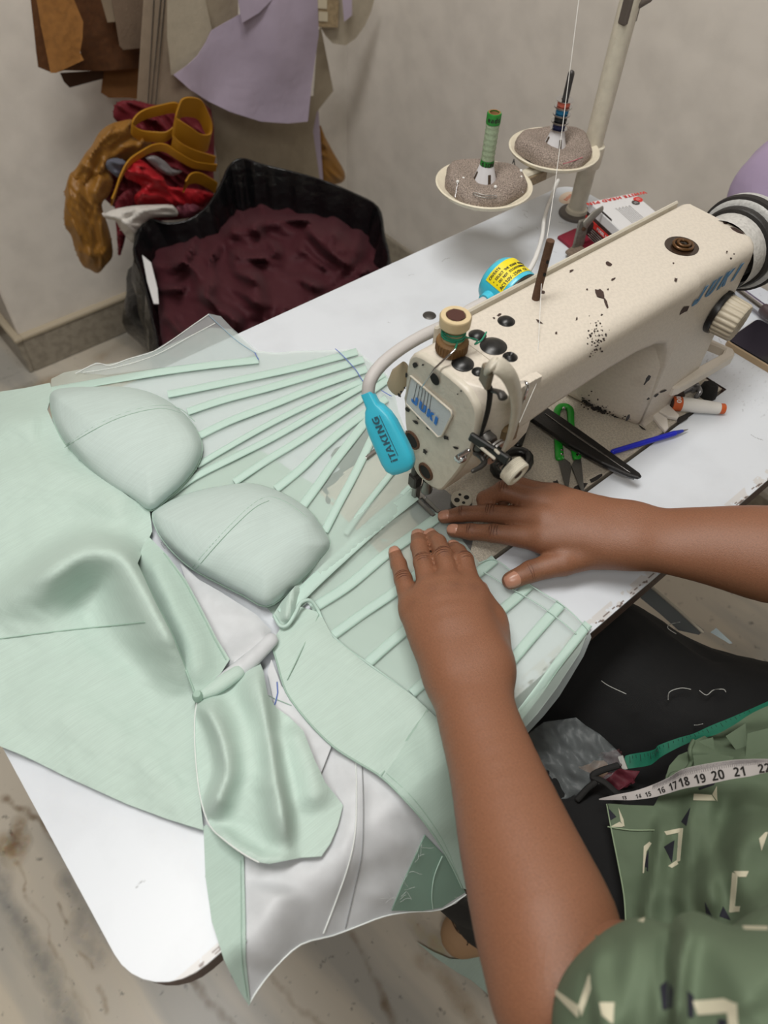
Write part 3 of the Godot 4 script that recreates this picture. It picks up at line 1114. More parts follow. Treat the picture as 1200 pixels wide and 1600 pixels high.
	var hf := func(p: Vector2) -> Vector3:
		var h := 0.36 + 0.07 * dome(p, heap, 120.0)
		h += 0.042 * crumple(p, -0.45, 74.0) + 0.022 * crumple(p, 0.9, 58.0) + 0.008 * crumple(p, 0.2, 24.0) + 0.016 * noise.get_noise_2d(p.x * 0.8, p.y * 0.8)
		h += folds(p, [[pv("300,395 340,370 420,350 520,372 590,400"), 0.03, 14.0, 30.0], [pv("400,350 385,400 400,450 415,500"), 0.03, 22.0, 12.0], [pv("260,380 300,400 330,470 320,540"), 0.025, 18.0, 26.0], [pv("470,330 500,380 560,430"), 0.03, 10.0, 28.0]])
		return P(p.x, p.y, h - TT)
	b = MB.new()
	b.sheet(heap, 6.0, hf, 0.004)
	tag(obj("cloth_heap", b, wine, null), "heap of wine-red net cloth inside the black bag", "cloth")
	b = MB.new()
	b.sheet(pv("222,398 236,410 246,450 248,474 240,474 230,440"), 6.0, func(p): return P(p.x, p.y, 0.436 - TT), 0.002)
	tag(obj("paper_scrap", b, M.card_white, null), "white paper scrap tucked inside the bag's left rim", "paper")
	# second, flatter bag behind, under the clothes
	var back := thing("rubbish_bag", "black bag slumped behind, buried under mustard and red clothes", "bag", Vector3(0.76, 0, -1.4))
	b = MB.new()
	var rr := []
	for k in 9:
		var f := k / 8.0
		var q := PackedVector3Array()
		for i in 28:
			var an := TAU * i / 28.0
			var r := 0.16 * (0.9 + 0.35 * sin(f * PI)) * (1.0 if f < 0.85 else 0.75) * (1.0 + 0.06 * sin(an * 5.0 + k))
			q.append(Vector3(0.79 + cos(an) * r * 0.95, 0.002 + f * 0.30, -1.42 + sin(an) * r * 0.8))
		rr.append(q)
	b.rows(rr, true, true)
	b.fan(rr[8], Vector3.UP)
	b.fan(rr[0], Vector3.DOWN)
	obj("bag_film", b, film, back)

	var mustard := mat(rgb(142, 98, 34), 0.5, 0.0, Tx.weave, 40.0, 0.15)
	mustard.rim_enabled = true
	mustard.rim = 0.5
	var yellow := mat(rgb(186, 132, 28), 0.55, 0.0, Tx.weave, 40.0, 0.2)
	var red := mat(rgb(172, 22, 34), 0.6, 0.0, Tx.weave, 40.0, 0.2)
	var maroon := mat(rgb(104, 16, 30), 0.7, 0.0, Tx.weave, 40.0, 0.2)
	var defs := [
		["cloth", "dark maroon cloth at the back of the clothes pile", "177,183 183,160 211,157 244,164 290,160 330,172 334,270 325,330 250,345 190,330 160,300 180,240 190,200", -1.44, 0.03, 60.0, 0.03, maroon],
		["garment", "mustard satin garment draped over the top left of the pile", "208,188 190,189 172,194 155,207 143,228 133,240 118,264 109,272 103,292 101,305 112,320 140,312 165,275 175,256 205,247 230,237 237,220 225,212 213,212", -1.40, 0.034, 40.0, 0.024, mustard, [pv("112,300 118,272 140,240 165,212 200,194"), 0.018, 7.0, 9.0], [pv("128,300 134,268 160,236 190,210 212,202"), 0.016, 6.0, 12.0], [pv("140,300 160,262 190,236 226,220"), 0.018, 6.0, 10.0], [pv("118,250 150,270 168,262"), 0.010, 5.0, 5.0]],
		["garment", "mustard satin sleeve hanging down beside the wall", "110,272 133,279 161,261 177,281 170,305 159,320 168,350 174,374 176,400 165,415 153,427 140,421 129,415 118,392 111,368 101,352 101,318", -1.385, 0.045, 40.0, 0.022, mustard, [pv("116,282 124,330 136,380 150,424"), 0.014, 9.0, 6.0], [pv("140,280 146,320 158,360 170,400"), 0.016, 6.0, 12.0], [pv("106,300 112,340 122,380"), 0.010, 5.0, 6.0], [pv("160,270 150,300 160,322"), 0.014, 5.0, 8.0], [pv("122,392 146,402 172,392"), 0.010, 5.0, 9.0]],
		["cloth", "small blue-grey cloth scrap between mustard and red cloths", "163,257 177,247 197,253 190,270 183,277", -1.37, 0.012, 12.0, 0.015, mat(rgb(98, 102, 116), 0.7)],
		["cloth", "bright red cloth crumpled in the middle of the pile", "194,262 211,250 225,252 238,262 255,275 262,290 280,293 310,296 335,305 322,318 300,324 262,322 240,320 214,321 211,305 222,292 205,282 197,278", -1.36, 0.03, 22.0, 0.03, red, [pv("200,272 226,268 250,286 262,292"), 0.016, 5.0, 8.0], [pv("216,318 222,300 240,290 300,300"), 0.016, 5.0, 9.0], [pv("206,258 222,272 246,270"), 0.012, 4.0, 6.0]],
		["cloth", "darker red cloth folded under the white lining scrap", "180,318 200,296 214,306 214,326 200,352 194,380 186,400 182,360", -1.375, 0.02, 14.0, 0.03, maroon],
		["cloth", "shiny grey lining scrap on the red cloth", "229,248 241,243 258,252 270,264 285,268 270,275 255,271 243,262", -1.345, 0.014, 10.0, 0.02, mat(rgb(122, 118, 120), 0.3)],
		["cloth", "crumpled white cloth with fine grey stripes on the bag's edge", "161,336 175,328 192,324 214,321 240,320 270,321 277,338 240,340 226,350 219,362 208,380 196,368 187,356 180,345 168,342", -1.335, 0.022, 16.0, 0.02, mat(rgb(212, 208, 202), 0.7, 0.0, Tx.weave, 20.0, 0.5), [pv("166,338 190,344 206,360 212,376"), 0.014, 3.0, 6.0], [pv("186,336 214,330 270,324"), 0.012, 4.0, 5.0], [pv("196,352 212,342 240,336 274,336"), 0.012, 3.0, 6.0], [pv("190,360 206,352 222,354"), 0.012, 3.0, 5.0]],
		["cloth", "dusky pink cloth corner beside the white cloth", "276,322 300,318 312,326 296,340 280,336", -1.35, 0.012, 10.0, 0.02, mat(rgb(122, 60, 74), 0.7)],
		["garment", "mustard cloth showing in the corner right of the card patterns", "500,200 508,214 522,240 538,268 537,283 522,288 504,286", -1.54, 0.03, 16.0, 0.03, mustard]]
	for q in defs:
		var poly := curve2(pv(q[2]), 3, true)
		b = MB.new()
		var zz: float = q[3]
		var amp: float = q[6]
		var turn: float = {-1.40: -0.9, -1.385: 1.4, -1.335: -0.35, -1.36: 0.3}.get(zz, 0.5)
		var fn := func(p: Vector2) -> Vector3:
			var base := PZ(p.x, p.y, zz)
			var d: float = 0.55 * q[4] * dome(p, poly, q[5]) + amp * (0.9 * crumple(p + Vector2(zz * 900.0, 0), turn, 20.0) + 0.4 * crumple(p, turn + 0.5, 11.0)) * dome(p, poly, 8.0) + folds(p, q.slice(8))
			return base - ray(p) * d
		b.sheet(poly, 3.5, fn, 0.006)
		tag(obj(q[0], b, q[7], null), q[1], "clothes" if q[0] == "garment" else "cloth", "clothes piled behind the black bag")
	# yellow waistband looped over the pile
	var band := thing("waistband", "mustard yellow waistband looped over the clothes pile", "clothes", PZ(270, 230, -1.38))
	for q in [[pv("206,198 214,186 228,178 250,172 272,168 280,176 278,196 270,206 258,214 240,214 222,212 210,206"), true, -1.365, 0.013], [pv("276,182 282,170 296,167 312,172 322,190 328,206 326,222 312,224 296,214 280,204 272,198"), true, -1.34, 0.024], [pv("174,316 181,298 187,280 200,256 222,240 240,231 258,231 276,242 300,256 320,260 338,262"), false, -1.335, 0.010], [pv("268,224 280,236 300,246 320,252 334,256"), false, -1.335, 0.022], [pv("288,292 296,280 310,278 330,288 338,294"), false, -1.335, 0.016]]:
		var pl := PackedVector3Array()
		for p in curve2(q[0], 5, q[1]):
			pl.append(PZ(p.x, p.y, q[2] + 0.012 * sin(p.x * 0.05)))
		if q[1]:
			pl.append(pl[0])
		b = MB.new()
		var top := PackedVector3Array()
		var low := PackedVector3Array()
		var top2 := PackedVector3Array()
		var low2 := PackedVector3Array()
		for i in pl.size():
			var d := (pl[mini(i + 1, pl.size() - 1)] - pl[maxi(i - 1, 0)]).normalized()
			var side := d.cross(Vector3(0.1, 1, 0.5)).normalized()
			var w: Vector3 = Vector3(0.1, 0.85, 0.4).normalized() * q[3]
			top.append(pl[i] + w + side * 0.0015)
			low.append(pl[i] - w + side * 0.0015)
			top2.append(pl[i] + w - side * 0.0015)
			low2.append(pl[i] - w - side * 0.0015)
		b.rows([top, low, low2, top2, top], false)
		obj("band", b, yellow, band)

# ------------------------------------------------------------------ the sewing machine
func chips(list: Array, put: Callable, seed_: int) -> MB:      # flaked paint: [x, y, size in pixels, stretch, turn]
	var b := MB.new()
	var r := RandomNumberGenerator.new()
	r.seed = seed_
	for c in list:
		var pts := []
		var k := 9
		for i in k:
			var a := TAU * i / k
			var q: Vector2 = Vector2(cos(a) * c[3], sin(a)) * c[2] * r.randf_range(0.55, 1.2)
			pts.append(put.call(Vector2(c[0], c[1]) + q.rotated(c[4])))
		b.face(pts, CAM - pts[0])
	return b

func machine() -> void:
	var t := thing("sewing_machine", "cream industrial sewing machine with chipped paint and blue lettering", "sewing machine", Vector3(0.59, TT, -0.2))
	var b := MB.new()
	# bed
	var bed := PackedVector2Array([Vector2(0.353, 0.115), Vector2(0.827, 0.115), Vector2(0.827, 0.291), Vector2(0.353, 0.291)])
	b.prism(bed, 0.012, Transform3D(Basis(Vector3(1, 0, 0), Vector3(0, 0, -1), Vector3(0, 1, 0)), Vector3(0, TT - 0.0105, 0)), 0.0012)
	var bedm := obj("bed", b, M.bed, t)
	var lift := 0.0017
	b = MB.new()
	var tp := PackedVector2Array()
	for p in curve2(pv("640,800 650,778 668,760 692,764 712,780 730,790 740,820 735,860 715,885 690,862 655,822"), 4, true):
		var q := P(p.x, p.y, lift)
		tp.append(Vector2(q.x, -q.z))
	var flat := Transform3D(Basis(Vector3(1, 0, 0), Vector3(0, 0, -1), Vector3(0, 1, 0)), Vector3(0, TT + lift, 0))
	b.prism(tp, 0.0008, flat, 0.0003)
	obj("needle_plate", b, mat(rgb(128, 128, 128), 0.38, 0.55, Tx.fine, 30.0, 0.3), bedm)
	b = MB.new()
	tp = PackedVector2Array()
	for p in pv("517,712 524,701 537,696 551,685 572,672 583,683 545,731 535,736 525,725"):
		var q := P(p.x, p.y, lift)
		tp.append(Vector2(q.x, -q.z))
	b.prism(tp, 0.0012, flat, 0.0004)
	obj("slide_plate", b, M.dark_steel, bedm)
	b = MB.new()
	b.tube(PackedVector3Array([P(572, 716, 0.004), P(592, 700, 0.004)]), 0.003, 8, true, 0.6)
	obj("latch", b, M.steel, bedm)
	b = chips([[518, 752, 7, 2.2, -0.7], [508, 765, 5, 1.6, 1.2], [530, 742, 5, 2.0, -0.5], [512, 780, 4, 2.0, 1.4], [885, 775, 4, 2.6, -0.6], [899, 769, 7, 3.0, -0.62], [930, 748, 4, 3.4, -0.62], [870, 756, 5, 1.4, 0.8], [1068, 652, 5, 3.0, -0.62], [962, 650, 3, 3.2, 0.3], [1003, 668, 2, 4.0, 0.6], [1035, 640, 3, 2.0, -0.6]], func(p): return P(p.x, p.y, lift + 0.0002), 3)
	b.ix.append_array(PackedInt32Array())
	var ch := obj("worn_paint", b, M.chip_black, bedm)
	ch.set_meta("kind", "stuff")
	# arm: rounded section drawn along x
	var sec := func(x: float, low: float, grow: float) -> PackedVector3Array:
		var q := PackedVector3Array()
		var z0 := -0.228 - grow * 0.3
		var z1 := -0.136 + grow
		var y1 := 0.1975
		var pts := [[z0, low + 0.006], [z0, y1 - 0.005], [z0 + 0.0015, y1 - 0.0015], [z0 + 0.005, y1], [z1 - 0.016, y1], [z1 - 0.009, y1 - 0.0015], [z1 - 0.004, y1 - 0.005], [z1 - 0.001, y1 - 0.0105], [z1, y1 - 0.018], [z1, low + 0.010], [z1 - 0.002, low + 0.004], [z1 - 0.008, low], [z0 + 0.008, low], [z0 + 0.002, low + 0.002]]
		for p in pts:
			q.append(Vector3(x, TT + p[1], p[0]))
		return q
	b = MB.new()
	var rr := []
	for s in [[0.452, 0.138, 0.0], [0.50, 0.142, 0.0], [0.58, 0.143, 0.0], [0.62, 0.141, 0.0], [0.655, 0.134, 0.0], [0.675, 0.124, 0.0], [0.686, 0.108, 0.0], [0.6925, 0.085, 0.0], [0.6945, 0.045, 0.0], [0.6952, 0.0, 0.0], [0.74, 0.0, 0.0], [0.784, 0.0, 0.0], [0.789, 0.001, -0.002], [0.7915, 0.002, -0.006]]:
		rr.append(sec.call(s[0], s[1], s[2]))
	b.rows(rr, true, false)
	b.fan(rr[0], Vector3.LEFT)
	b.fan(rr[rr.size() - 1], Vector3.RIGHT)
	var arm := obj("arm", b, M.machine, t)
	# pillar
	b = MB.new()
	rr = []
	for s in [[0.0, 0.012], [0.004, 0.004], [0.012, 0.0], [0.05, 0.0], [0.09, 0.0], [0.112, -0.002], [0.128, -0.012], [0.142, -0.034]]:
		var y: float = s[0]
		var f: float = s[1]
		var q := PackedVector3Array()
		for p in [[0.6945 + f * 0.5, -0.1385], [0.699, -0.1372 + maxf(f, 0.0) * 0.5], [0.785 + maxf(f, 0.0) * 0.7, -0.1372 + maxf(f, 0.0) * 0.5], [0.789 + maxf(f, 0.0) * 0.7, -0.142], [0.789 + maxf(f, 0.0) * 0.7, -0.222], [0.783, -0.227], [0.672 + f, -0.228], [0.664 + f, -0.222], [0.667 + f, -0.205], [0.674 + f * 0.9, -0.182], [0.683 + f * 0.7, -0.158], [0.690 + f * 0.5, -0.143]]:
			q.append(Vector3(p[0], TT + y, p[1]))
		rr.append(q)
	b.rows(rr, true, false)
	obj("pillar", b, M.machine, t)
	b = MB.new()
	b.box(Vector3(0.34, 0.058, 0.004), Transform3D(Basis(), Vector3(0.612, TT + 0.1715, -0.2305)), 0.0015)
	obj("back_cover", b, M.machine_smooth, t)
	# worn paint on the arm and pillar
	var top := TT + 0.1975
	var rnd := RandomNumberGenerator.new()
	rnd.seed = 12
	var list := [[937, 458, 6, 1.8, 0.9], [948, 476, 2.4, 4.0, 1.2], [901, 498, 3.5, 0.5, 0.2], [843, 503, 2.5, 2.6, 0.5], [869, 520, 3, 0.8, 0], [847, 456, 3.5, 1.2, 0.2], [951, 412, 3.6, 1.8, 0.6], [1056, 437, 3.2, 1.0, 0], [893, 423, 2, 2.0, -0.5], [958, 436, 2, 2.0, -0.4], [1134, 348, 3, 1.6, 0.3], [1152, 360, 2.4, 5.0, 0.5], [1052, 411, 1.6, 1, 0], [1136, 393, 1.6, 1, 0], [917, 452, 2, 1, 0], [950, 452, 1.6, 1, 0], [780, 492, 2.0, 2, -0.4], [772, 497, 2.4, 1, 0]]
	for i in 14:
		list.append([rnd.randf_range(880, 1130), 700.0 - rnd.randf_range(0, 1) * 40.0, 0.1, 1.0, 0.0])
	b = chips(list.slice(0, 18), func(p): return P(p.x, p.y, 0.1978), 9)
	ch = obj("paint_chips", b, M.chip, arm)
	ch.set_meta("kind", "stuff")
	list = []
	for i in 60:
		list.append([rnd.randfn(932, 9), rnd.randfn(527, 14), rnd.randf_range(0.6, 2.0), 1.2, rnd.randf() * 3.0])
	list.append_array([[1070, 484, 5, 2.4, -0.65], [1140, 456, 2.4, 1.6, -0.6], [1147, 397, 1.6, 1, 0], [1142, 404, 2, 1, 0.4]])
	b = chips(list, func(p): return PZ(p.x, p.y, -0.1357), 10)
	ch = obj("paint_flecks", b, M.chip, arm)
	ch.set_meta("kind", "stuff")
	list = [[1011, 594, 3, 3.0, -1.0], [1013, 623, 2.2, 1.2, 0.0], [1025, 618, 2, 2.4, -0.5], [1037, 611, 2, 3, -0.5], [981, 652, 3, 2.2, -1.1]]
	b = chips(list, func(p): return PZ(p.x, p.y, -0.1353), 10)
	ch = obj("paint_flecks", b, M.chip_black, t)
	ch.set_meta("kind", "stuff")
	# flaked patch at the foot of the pillar
	b = MB.new()
	var flake := func(x: float, y: float, s: float) -> void:
		var u := clampf((x - 905.0) / 78.0, 0.0, 1.0)
		var z := lerpf(-0.205, -0.145, u)
		var bx := lerpf(0.6655, 0.6885, u)
		var pts := []
		for i in 7:
			var a := TAU * i / 7
			pts.append(PX(x + cos(a) * s * rnd.randf_range(0.6, 1.4), y + sin(a) * s * 0.7, bx - 0.0012 + absf(y - 640.0) * 0.0))
		b.face(pts, Vector3(-1, 0.3, 0.2))
	for i in 110:
		var x := rnd.randf_range(908, 985)
		var y := 632.0 + (x - 908.0) * 0.3 - absf(rnd.randfn(0, 20)) + 4.0
		flake.call(x, y, rnd.randf_range(0.5, 1.8))
	for i in 14:
		flake.call(910.0 + i * 2.6 + rnd.randf() * 2.0, 629.0 + i * 1.1 + rnd.randf_range(-3, 3), rnd.randf_range(2.0, 4.6))
	ch = obj("worn_paint", b, M.chip_black, t)
	ch.set_meta("kind", "stuff")
	# lettering on the arm
	var o0 := PZ(1078, 481, -0.1352)
	var o1 := PZ(1156, 431, -0.1352)
	for k in 4:
		var at := o0.lerp(o1, (k + 0.5) / 4.0)
		if k == 0:
			b = MB.new()
			var jp := PackedVector2Array()
			for p in pv("-6.2,6.5 -6.2,1.8 -4.6,0 3,0 5,2.2 5,17.2 0.6,17.2 0.6,4.4 -1.8,4.4 -1.8,6.5"):
				jp.append(Vector2(p.x + 0.4 * (p.y - 8.6) + 0.6, p.y) * 0.001)
			b.prism(jp, 0.0003, frame(at, Vector3(1, 0, 0), Vector3(0, 1, 0)), 0.0001)
			obj("blue_letter", b, M.blue_print, t)
		elif k < 3:
			lettering("JUKI"[k], 0.0172, frame(at + Vector3(0.0, 0.0086, 0.0), Vector3(1, 0, 0), Vector3(0, 1, 0)), M.blue_print, t, "blue_letter", 0.4, 0.98, 0.0006)
		else:
			b = MB.new()
			b.prism(PackedVector2Array([Vector2(-0.0058, 0), Vector2(-0.0012, 0), Vector2(0.0057, 0.0172), Vector2(0.0011, 0.0172)]), 0.0003, frame(at, Vector3(1, 0, 0), Vector3(0, 1, 0)), 0.0001)
			obj("blue_letter", b, M.blue_print, t)
	# head
	var hp := []
	for p in [[-0.214, 0.1955], [-0.172, 0.1965], [-0.156, 0.192], [-0.147, 0.180], [-0.1455, 0.150], [-0.152, 0.118], [-0.166, 0.078], [-0.176, 0.060], [-0.200, 0.056], [-0.213, 0.066], [-0.2275, 0.110], [-0.2305, 0.150], [-0.2285, 0.183]]:
		hp.append(Vector2(p[0], p[1]))
	var hs := curve2(PackedVector2Array(hp), 3, true)
	var ctr := Vector2(-0.19, 0.14)
	rr = []
	for s in [[0.4175, 0.97], [0.4195, 1.0], [0.436, 1.0], [0.452, 1.0], [0.466, 1.0], [0.474, 0.985]]:
		var q := PackedVector3Array()
		for p in hs:
			var w: Vector2 = ctr + (p - ctr) * s[1]
			if s[0] > 0.43:
				var f: float = clampf((s[0] - 0.43) / 0.044, 0.0, 1.0)
				w.y = maxf(w.y, lerpf(0.056, 0.13, f * f))
				if w.x > -0.15 - 0.02:
					w.x = lerpf(w.x, maxf(w.x, -0.1375), smoothstep(0.07, 0.14, w.y))
			q.append(Vector3(s[0], TT + w.y, w.x))
		rr.append(q)
	b = MB.new()
	b.rows(rr, true, false)
	b.fan(rr[5], Vector3.RIGHT)
	obj("head_casting", b, M.machine, t)
	b = MB.new()
	rr = []
	for s in [[0.4188, 1.0], [0.4160, 1.0], [0.4138, 0.985], [0.4128, 0.955]]:
		var q := PackedVector3Array()
		for p in hs:
			var w: Vector2 = ctr + (p - ctr) * s[1]
			q.append(Vector3(s[0], TT + w.y, w.x))
		rr.append(q)
	b.rows(rr, true, true)
	b.fan(rr[3], Vector3.LEFT)
	var fp := obj("face_plate", b, M.machine_smooth, t)
	var fx := 0.4122
	b = MB.new()
	var dk := MB.new()
	var onf := func(p: Vector2) -> Vector2:
		var q := PX(p.x, p.y, fx)
		return Vector2(q.z, q.y)
	var fxf := Transform3D(Basis(Vector3(0, 0, 1), Vector3(0, 1, 0), Vector3(-1, 0, 0)), Vector3(fx + 0.0004, 0, 0))
	var pl := PackedVector2Array()
	for p in pv("643,587 706,641 708,648 692,680 686,682 636,630 635,622"):
		pl.append(onf.call(p))
	b.prism(pl, 0.0014, fxf, 0.0004)
	var plate := obj("name_plate", b, M.plate, fp)
	var rim := PackedVector3Array()
	for p in pl:
		rim.append(Vector3(fx - 0.001, p.y, p.x))
	rim.append(rim[0])
	b = MB.new()
	b.tube(rim, 0.0011, 6, false)
	obj("plate_rim", b, M.machine_smooth, plate)
	for k in 6:
		b = MB.new()
		var u := k * 4.4
		b.tube(PackedVector3Array([PX(652 + u, 598 + u * 0.84, fx - 0.0013), PX(645 + u * 1.1, 628 + u * 1.05, fx - 0.0013)]), 0.00025, 4)
		obj("plate_line", b, M.dark_steel, plate)
	var u0 := PX(645, 614, fx)
	var u1 := PX(692, 659, fx)
	var up := Vector3(0, 1, 0)
	for k in 4:
		var at := u0.lerp(u1, (k + 0.5) / 4.0)
		if k == 0:
			b = MB.new()
			var jp := PackedVector2Array()
			for p in pv("-4,-1.2 -4,-3.6 -3,-4.6 2.4,-4.6 3.6,-3.4 3.6,4.6 0.6,4.6 0.6,-1.9 -1.2,-1.9 -1.2,-1.2"):
				jp.append(p * 0.001)
			b.prism(jp, 0.0003, frame(at + Vector3(-0.0016, -0.0035, 0), u1 - u0, up), 0.0001)
			obj("blue_letter", b, M.blue_bright, plate)
		elif k < 3:
			lettering("JUKI"[k], 0.0092, frame(at + Vector3(-0.0016, -0.0035, 0), u1 - u0, up), M.blue_bright, plate, "blue_letter", 0.0, 1.05, 0.0005)
		else:
			b = MB.new()
			b.prism(PackedVector2Array([Vector2(-0.0032, -0.0046), Vector2(0.0, -0.0046), Vector2(0.0, 0.0046), Vector2(-0.0032, 0.0046)]), 0.0003, frame(at + Vector3(-0.0016, -0.0035, 0), u1 - u0, up), 0.0001)
			obj("blue_letter", b, M.blue_bright, plate)
	for h in [[680, 592, 0.0055, 0], [644, 688, 0.0075, 1], [665, 737, 0.0072, 1]]:
		b = MB.new()
		var c := PX(h[0], h[1], fx)
		var xf := axis(c + Vector3(0.002, 0, 0), Vector3(-1, 0, 0))
		b.lathe([[0.0, 0.0026], [h[2], 0.0026]], xf, 18)
		obj("hole", b, M.black_matt, fp)
		if h[3]:
			b = MB.new()
			b.lathe([[h[2], 0.0025], [h[2] + 0.0008, 0.0034], [h[2] + 0.0022, 0.0026], [h[2] + 0.0024, 0.0]], xf, 18)
			obj("hole_rim", b, M.rust, fp)
	b = chips([[648, 571, 5, 0.9, 0.9], [661, 570, 2, 1, 0], [700, 646, 6, 2.2, 1.9], [697, 684, 4, 1.4, 0.2], [664, 706, 4, 1.2, 0.7], [636, 640, 3, 2, 0.5], [632, 606, 2, 1, 0], [712, 700, 3, 1.6, 0.2], [624, 618, 2, 2.0, 1.2], [720, 611, 1.6, 1, 0], [715, 616, 1.4, 1, 0], [650, 660, 2.6, 2.6, 0.7], [627, 612, 2, 1.0, 0], [688, 676, 2.5, 2, 2.0], [654, 653, 2, 2, 0.8], [668, 669, 2, 2.2, 0.8], [635, 586, 2, 2, 1.6]], func(p): return PX(p.x, p.y, fx - 0.0002), 8)
	ch = obj("paint_chips", b, M.chip_black, fp)
	ch.set_meta("kind", "stuff")
	# knobs and caps on top
	var k0 := P(705, 547, 0.1975)
	b = MB.new()
	b.lathe([[0.0125, 0.0], [0.013, 0.001], [0.013, 0.010], [0.0115, 0.0115], [0.009, 0.012]], Transform3D(Basis(), k0), 28)
	var kn := obj("pressure_knob", b, mat(rgb(126, 92, 50), 0.6, 0.0, Tx.fine, 60.0, 0.6, Tx.dirty), t)
	kn.set_meta("label", "brass knurled ring")
	b = MB.new()
	for i in 28:
		var a := TAU * i / 28
		b.box(Vector3(0.0007, 0.0085, 0.0014), Transform3D(Basis(Vector3.UP, -a), k0 + Vector3(cos(a) * 0.0131, 0.0055, sin(a) * 0.0131)), 0.0002)
	var kr := obj("knurling", b, mat(rgb(110, 78, 42), 0.6), kn)
	kr.set_meta("kind", "stuff")
	b = MB.new()
	b.lathe([[0.009, 0.0115], [0.0085, 0.020], [0.0085, 0.024], [0.0125, 0.0255], [0.0128, 0.033], [0.0118, 0.0345], [0.0080, 0.0345], [0.0075, 0.0285], [0.0, 0.028]], Transform3D(Basis(), k0), 28)
	obj("knob_cap", b, mat(rgb(206, 186, 148), 0.45), kn)
	b = MB.new()
	var hex := PackedVector2Array()
	for k in 6:
		hex.append(Vector2(cos(k * TAU / 6), sin(k * TAU / 6)) * 0.0082)
	b.prism(hex, 0.0006, Transform3D(Basis(Vector3(1, 0, 0), Vector3(0, 0, -1), Vector3(0, 1, 0)), k0 + Vector3(0, 0.0342, 0)), 0.0002)
	obj("socket", b, mat(rgb(70, 34, 24), 0.7), kn)
	for s in [[791, 502, 0.0068], [771, 541, 0.0102], [797, 558, 0.0056], [746, 524, 0.0068], [723, 568, 0.0082], [747, 582, 0.0055]]:
		b = MB.new()
		var c := P(s[0], s[1], 0.1975) if s[1] != 582 else P(s[0], s[1], 0.196)
		var r: float = s[2]
		b.lathe([[0.0, 0.0034 if r != 0.0056 else 0.0012], [r * 0.5, 0.0031], [r * 0.85, 0.0018], [r, 0.0004], [r * 1.12, 0.0002], [r * 1.14, -0.001]], Transform3D(Basis(), c), 22)
		obj("cap_plug", b, M.black, t)
	var oc := P(1065, 385, 0.1975)
	b = MB.new()
	b.lathe([[0.0, 0.0004], [0.0148, 0.0006], [0.0162, 0.0008], [0.0166, -0.001]], Transform3D(Basis(), oc), 26)
	var oh := obj("oil_window", b, mat(rgb(48, 34, 24), 0.25), t)
	b = MB.new()
	var coil := PackedVector3Array()
	for i in 30:
		var a := i * 0.42
		coil.append(oc + Vector3(cos(a) * (0.011 - i * 0.00026), 0.0016 + 0.0001 * i, sin(a) * (0.011 - i * 0.00026)))
	b.tube(coil, 0.0016, 6)
	obj("window_ring", b, mat(rgb(96, 66, 36), 0.3, 0.4), oh)
	b = MB.new()
	var pb := P(837, 467, 0.1975)
	b.tube(PackedVector3Array([pb - Vector3(0, 0.002, 0), pb + Vector3(0.0005, 0.03, 0), pb + Vector3(0.001, 0.0565, 0.0005)]), 0.0036, 12, false)
	var pin := obj("thread_guide_pin", b, M.rust, t)
	for y in [0.027, 0.039]:
		b = MB.new()
		b.lathe([[0.0, 0.0], [0.0017, 0.0]], axis(pb + Vector3(-0.001, y, 0.0040), Vector3(-0.25, 0.5, 1)), 10)
		obj("thread_hole", b, M.black_matt, pin)
	# take-up lever with its slot and guard
	b = MB.new()
	b.tube(curve3(PackedVector3Array([PZ(757, 590, -0.146), PZ(765, 606, -0.1378), PZ(764, 632, -0.1365), PZ(757, 662, -0.1372), PZ(750, 684, -0.144)]), 6), [0.0012, 0.003, 0.003, 0.0028, 0.0015], 8, true, 0.45, Vector3(0, 0, 1))
	obj("lever_slot", b, M.black_matt, t)
	b = MB.new()
	b.tube(curve3(PackedVector3Array([PZ(765, 609, -0.142), PZ(774, 611, -0.132), PZ(782, 614, -0.126), PZ(786, 621, -0.122)]), 4), [0.003, 0.0032, 0.0042], 10, true, 0.6)
	obj("take_up_lever", b, M.dark_steel, t)
	b = MB.new()
	b.tube(curve3(PackedVector3Array([PZ(761, 582, -0.140), PZ(766, 572, -0.130), PZ(776, 570, -0.124), PZ(792, 583, -0.119), PZ(803, 604, -0.117), PZ(807, 632, -0.116), PZ(803, 660, -0.117), PZ(795, 688, -0.119), PZ(781, 715, -0.124)]), 6), [0.0055, 0.006, 0.0065, 0.0068, 0.0068, 0.0062, 0.0052, 0.0035], 12, true, 0.5, Vector3(0.3, 0.1, 1))
	obj("lever_guard", b, M.machine_smooth, t)
	b = MB.new()
	b.box(Vector3(0.005, 0.019, 0.012), frame(PZ(760, 588, -0.134), Vector3(1, 0.1, 0.3), Vector3(0, 1, 0.2)), 0.0012)
	obj("guard_bracket", b, mat(rgb(120, 108, 90), 0.5), t)
	b = MB.new()
	b.tube(curve3(PackedVector3Array([PZ(815, 597, -0.137), PZ(822, 598, -0.128), PZ(824, 606, -0.126), PZ(819, 622, -0.13), PZ(815, 630, -0.137)]), 5), 0.0014, 8)
	obj("wire_guide", b, M.chrome, t)
	# thread tension
	var tc := PZ(754, 689, -0.142)
	b = MB.new()
	b.lathe([[0.0, 0.008], [0.009, 0.008], [0.0105, 0.006], [0.0105, 0.0], [0.0115, 0.0]], axis(tc, Vector3(0.05, -0.1, 1)), 24)
	var ten := obj("tension_base", b, M.dark_steel, t)
	for k in 2:
		b = MB.new()
		b.lathe([[0.0, 0.0016], [0.008, 0.001], [0.0115, 0.0024], [0.0118, 0.0008], [0.008, -0.0006], [0.0, 0.0]], axis(tc + Vector3(0.0, -0.0012, 0.011 + k * 0.003), Vector3(0.05, -0.1, 1)), 24)
		obj("tension_disc", b, M.steel, ten)
	var ta := Vector3(0.001, -0.006, 0.040)
	b = MB.new()
	var spring := PackedVector3Array()
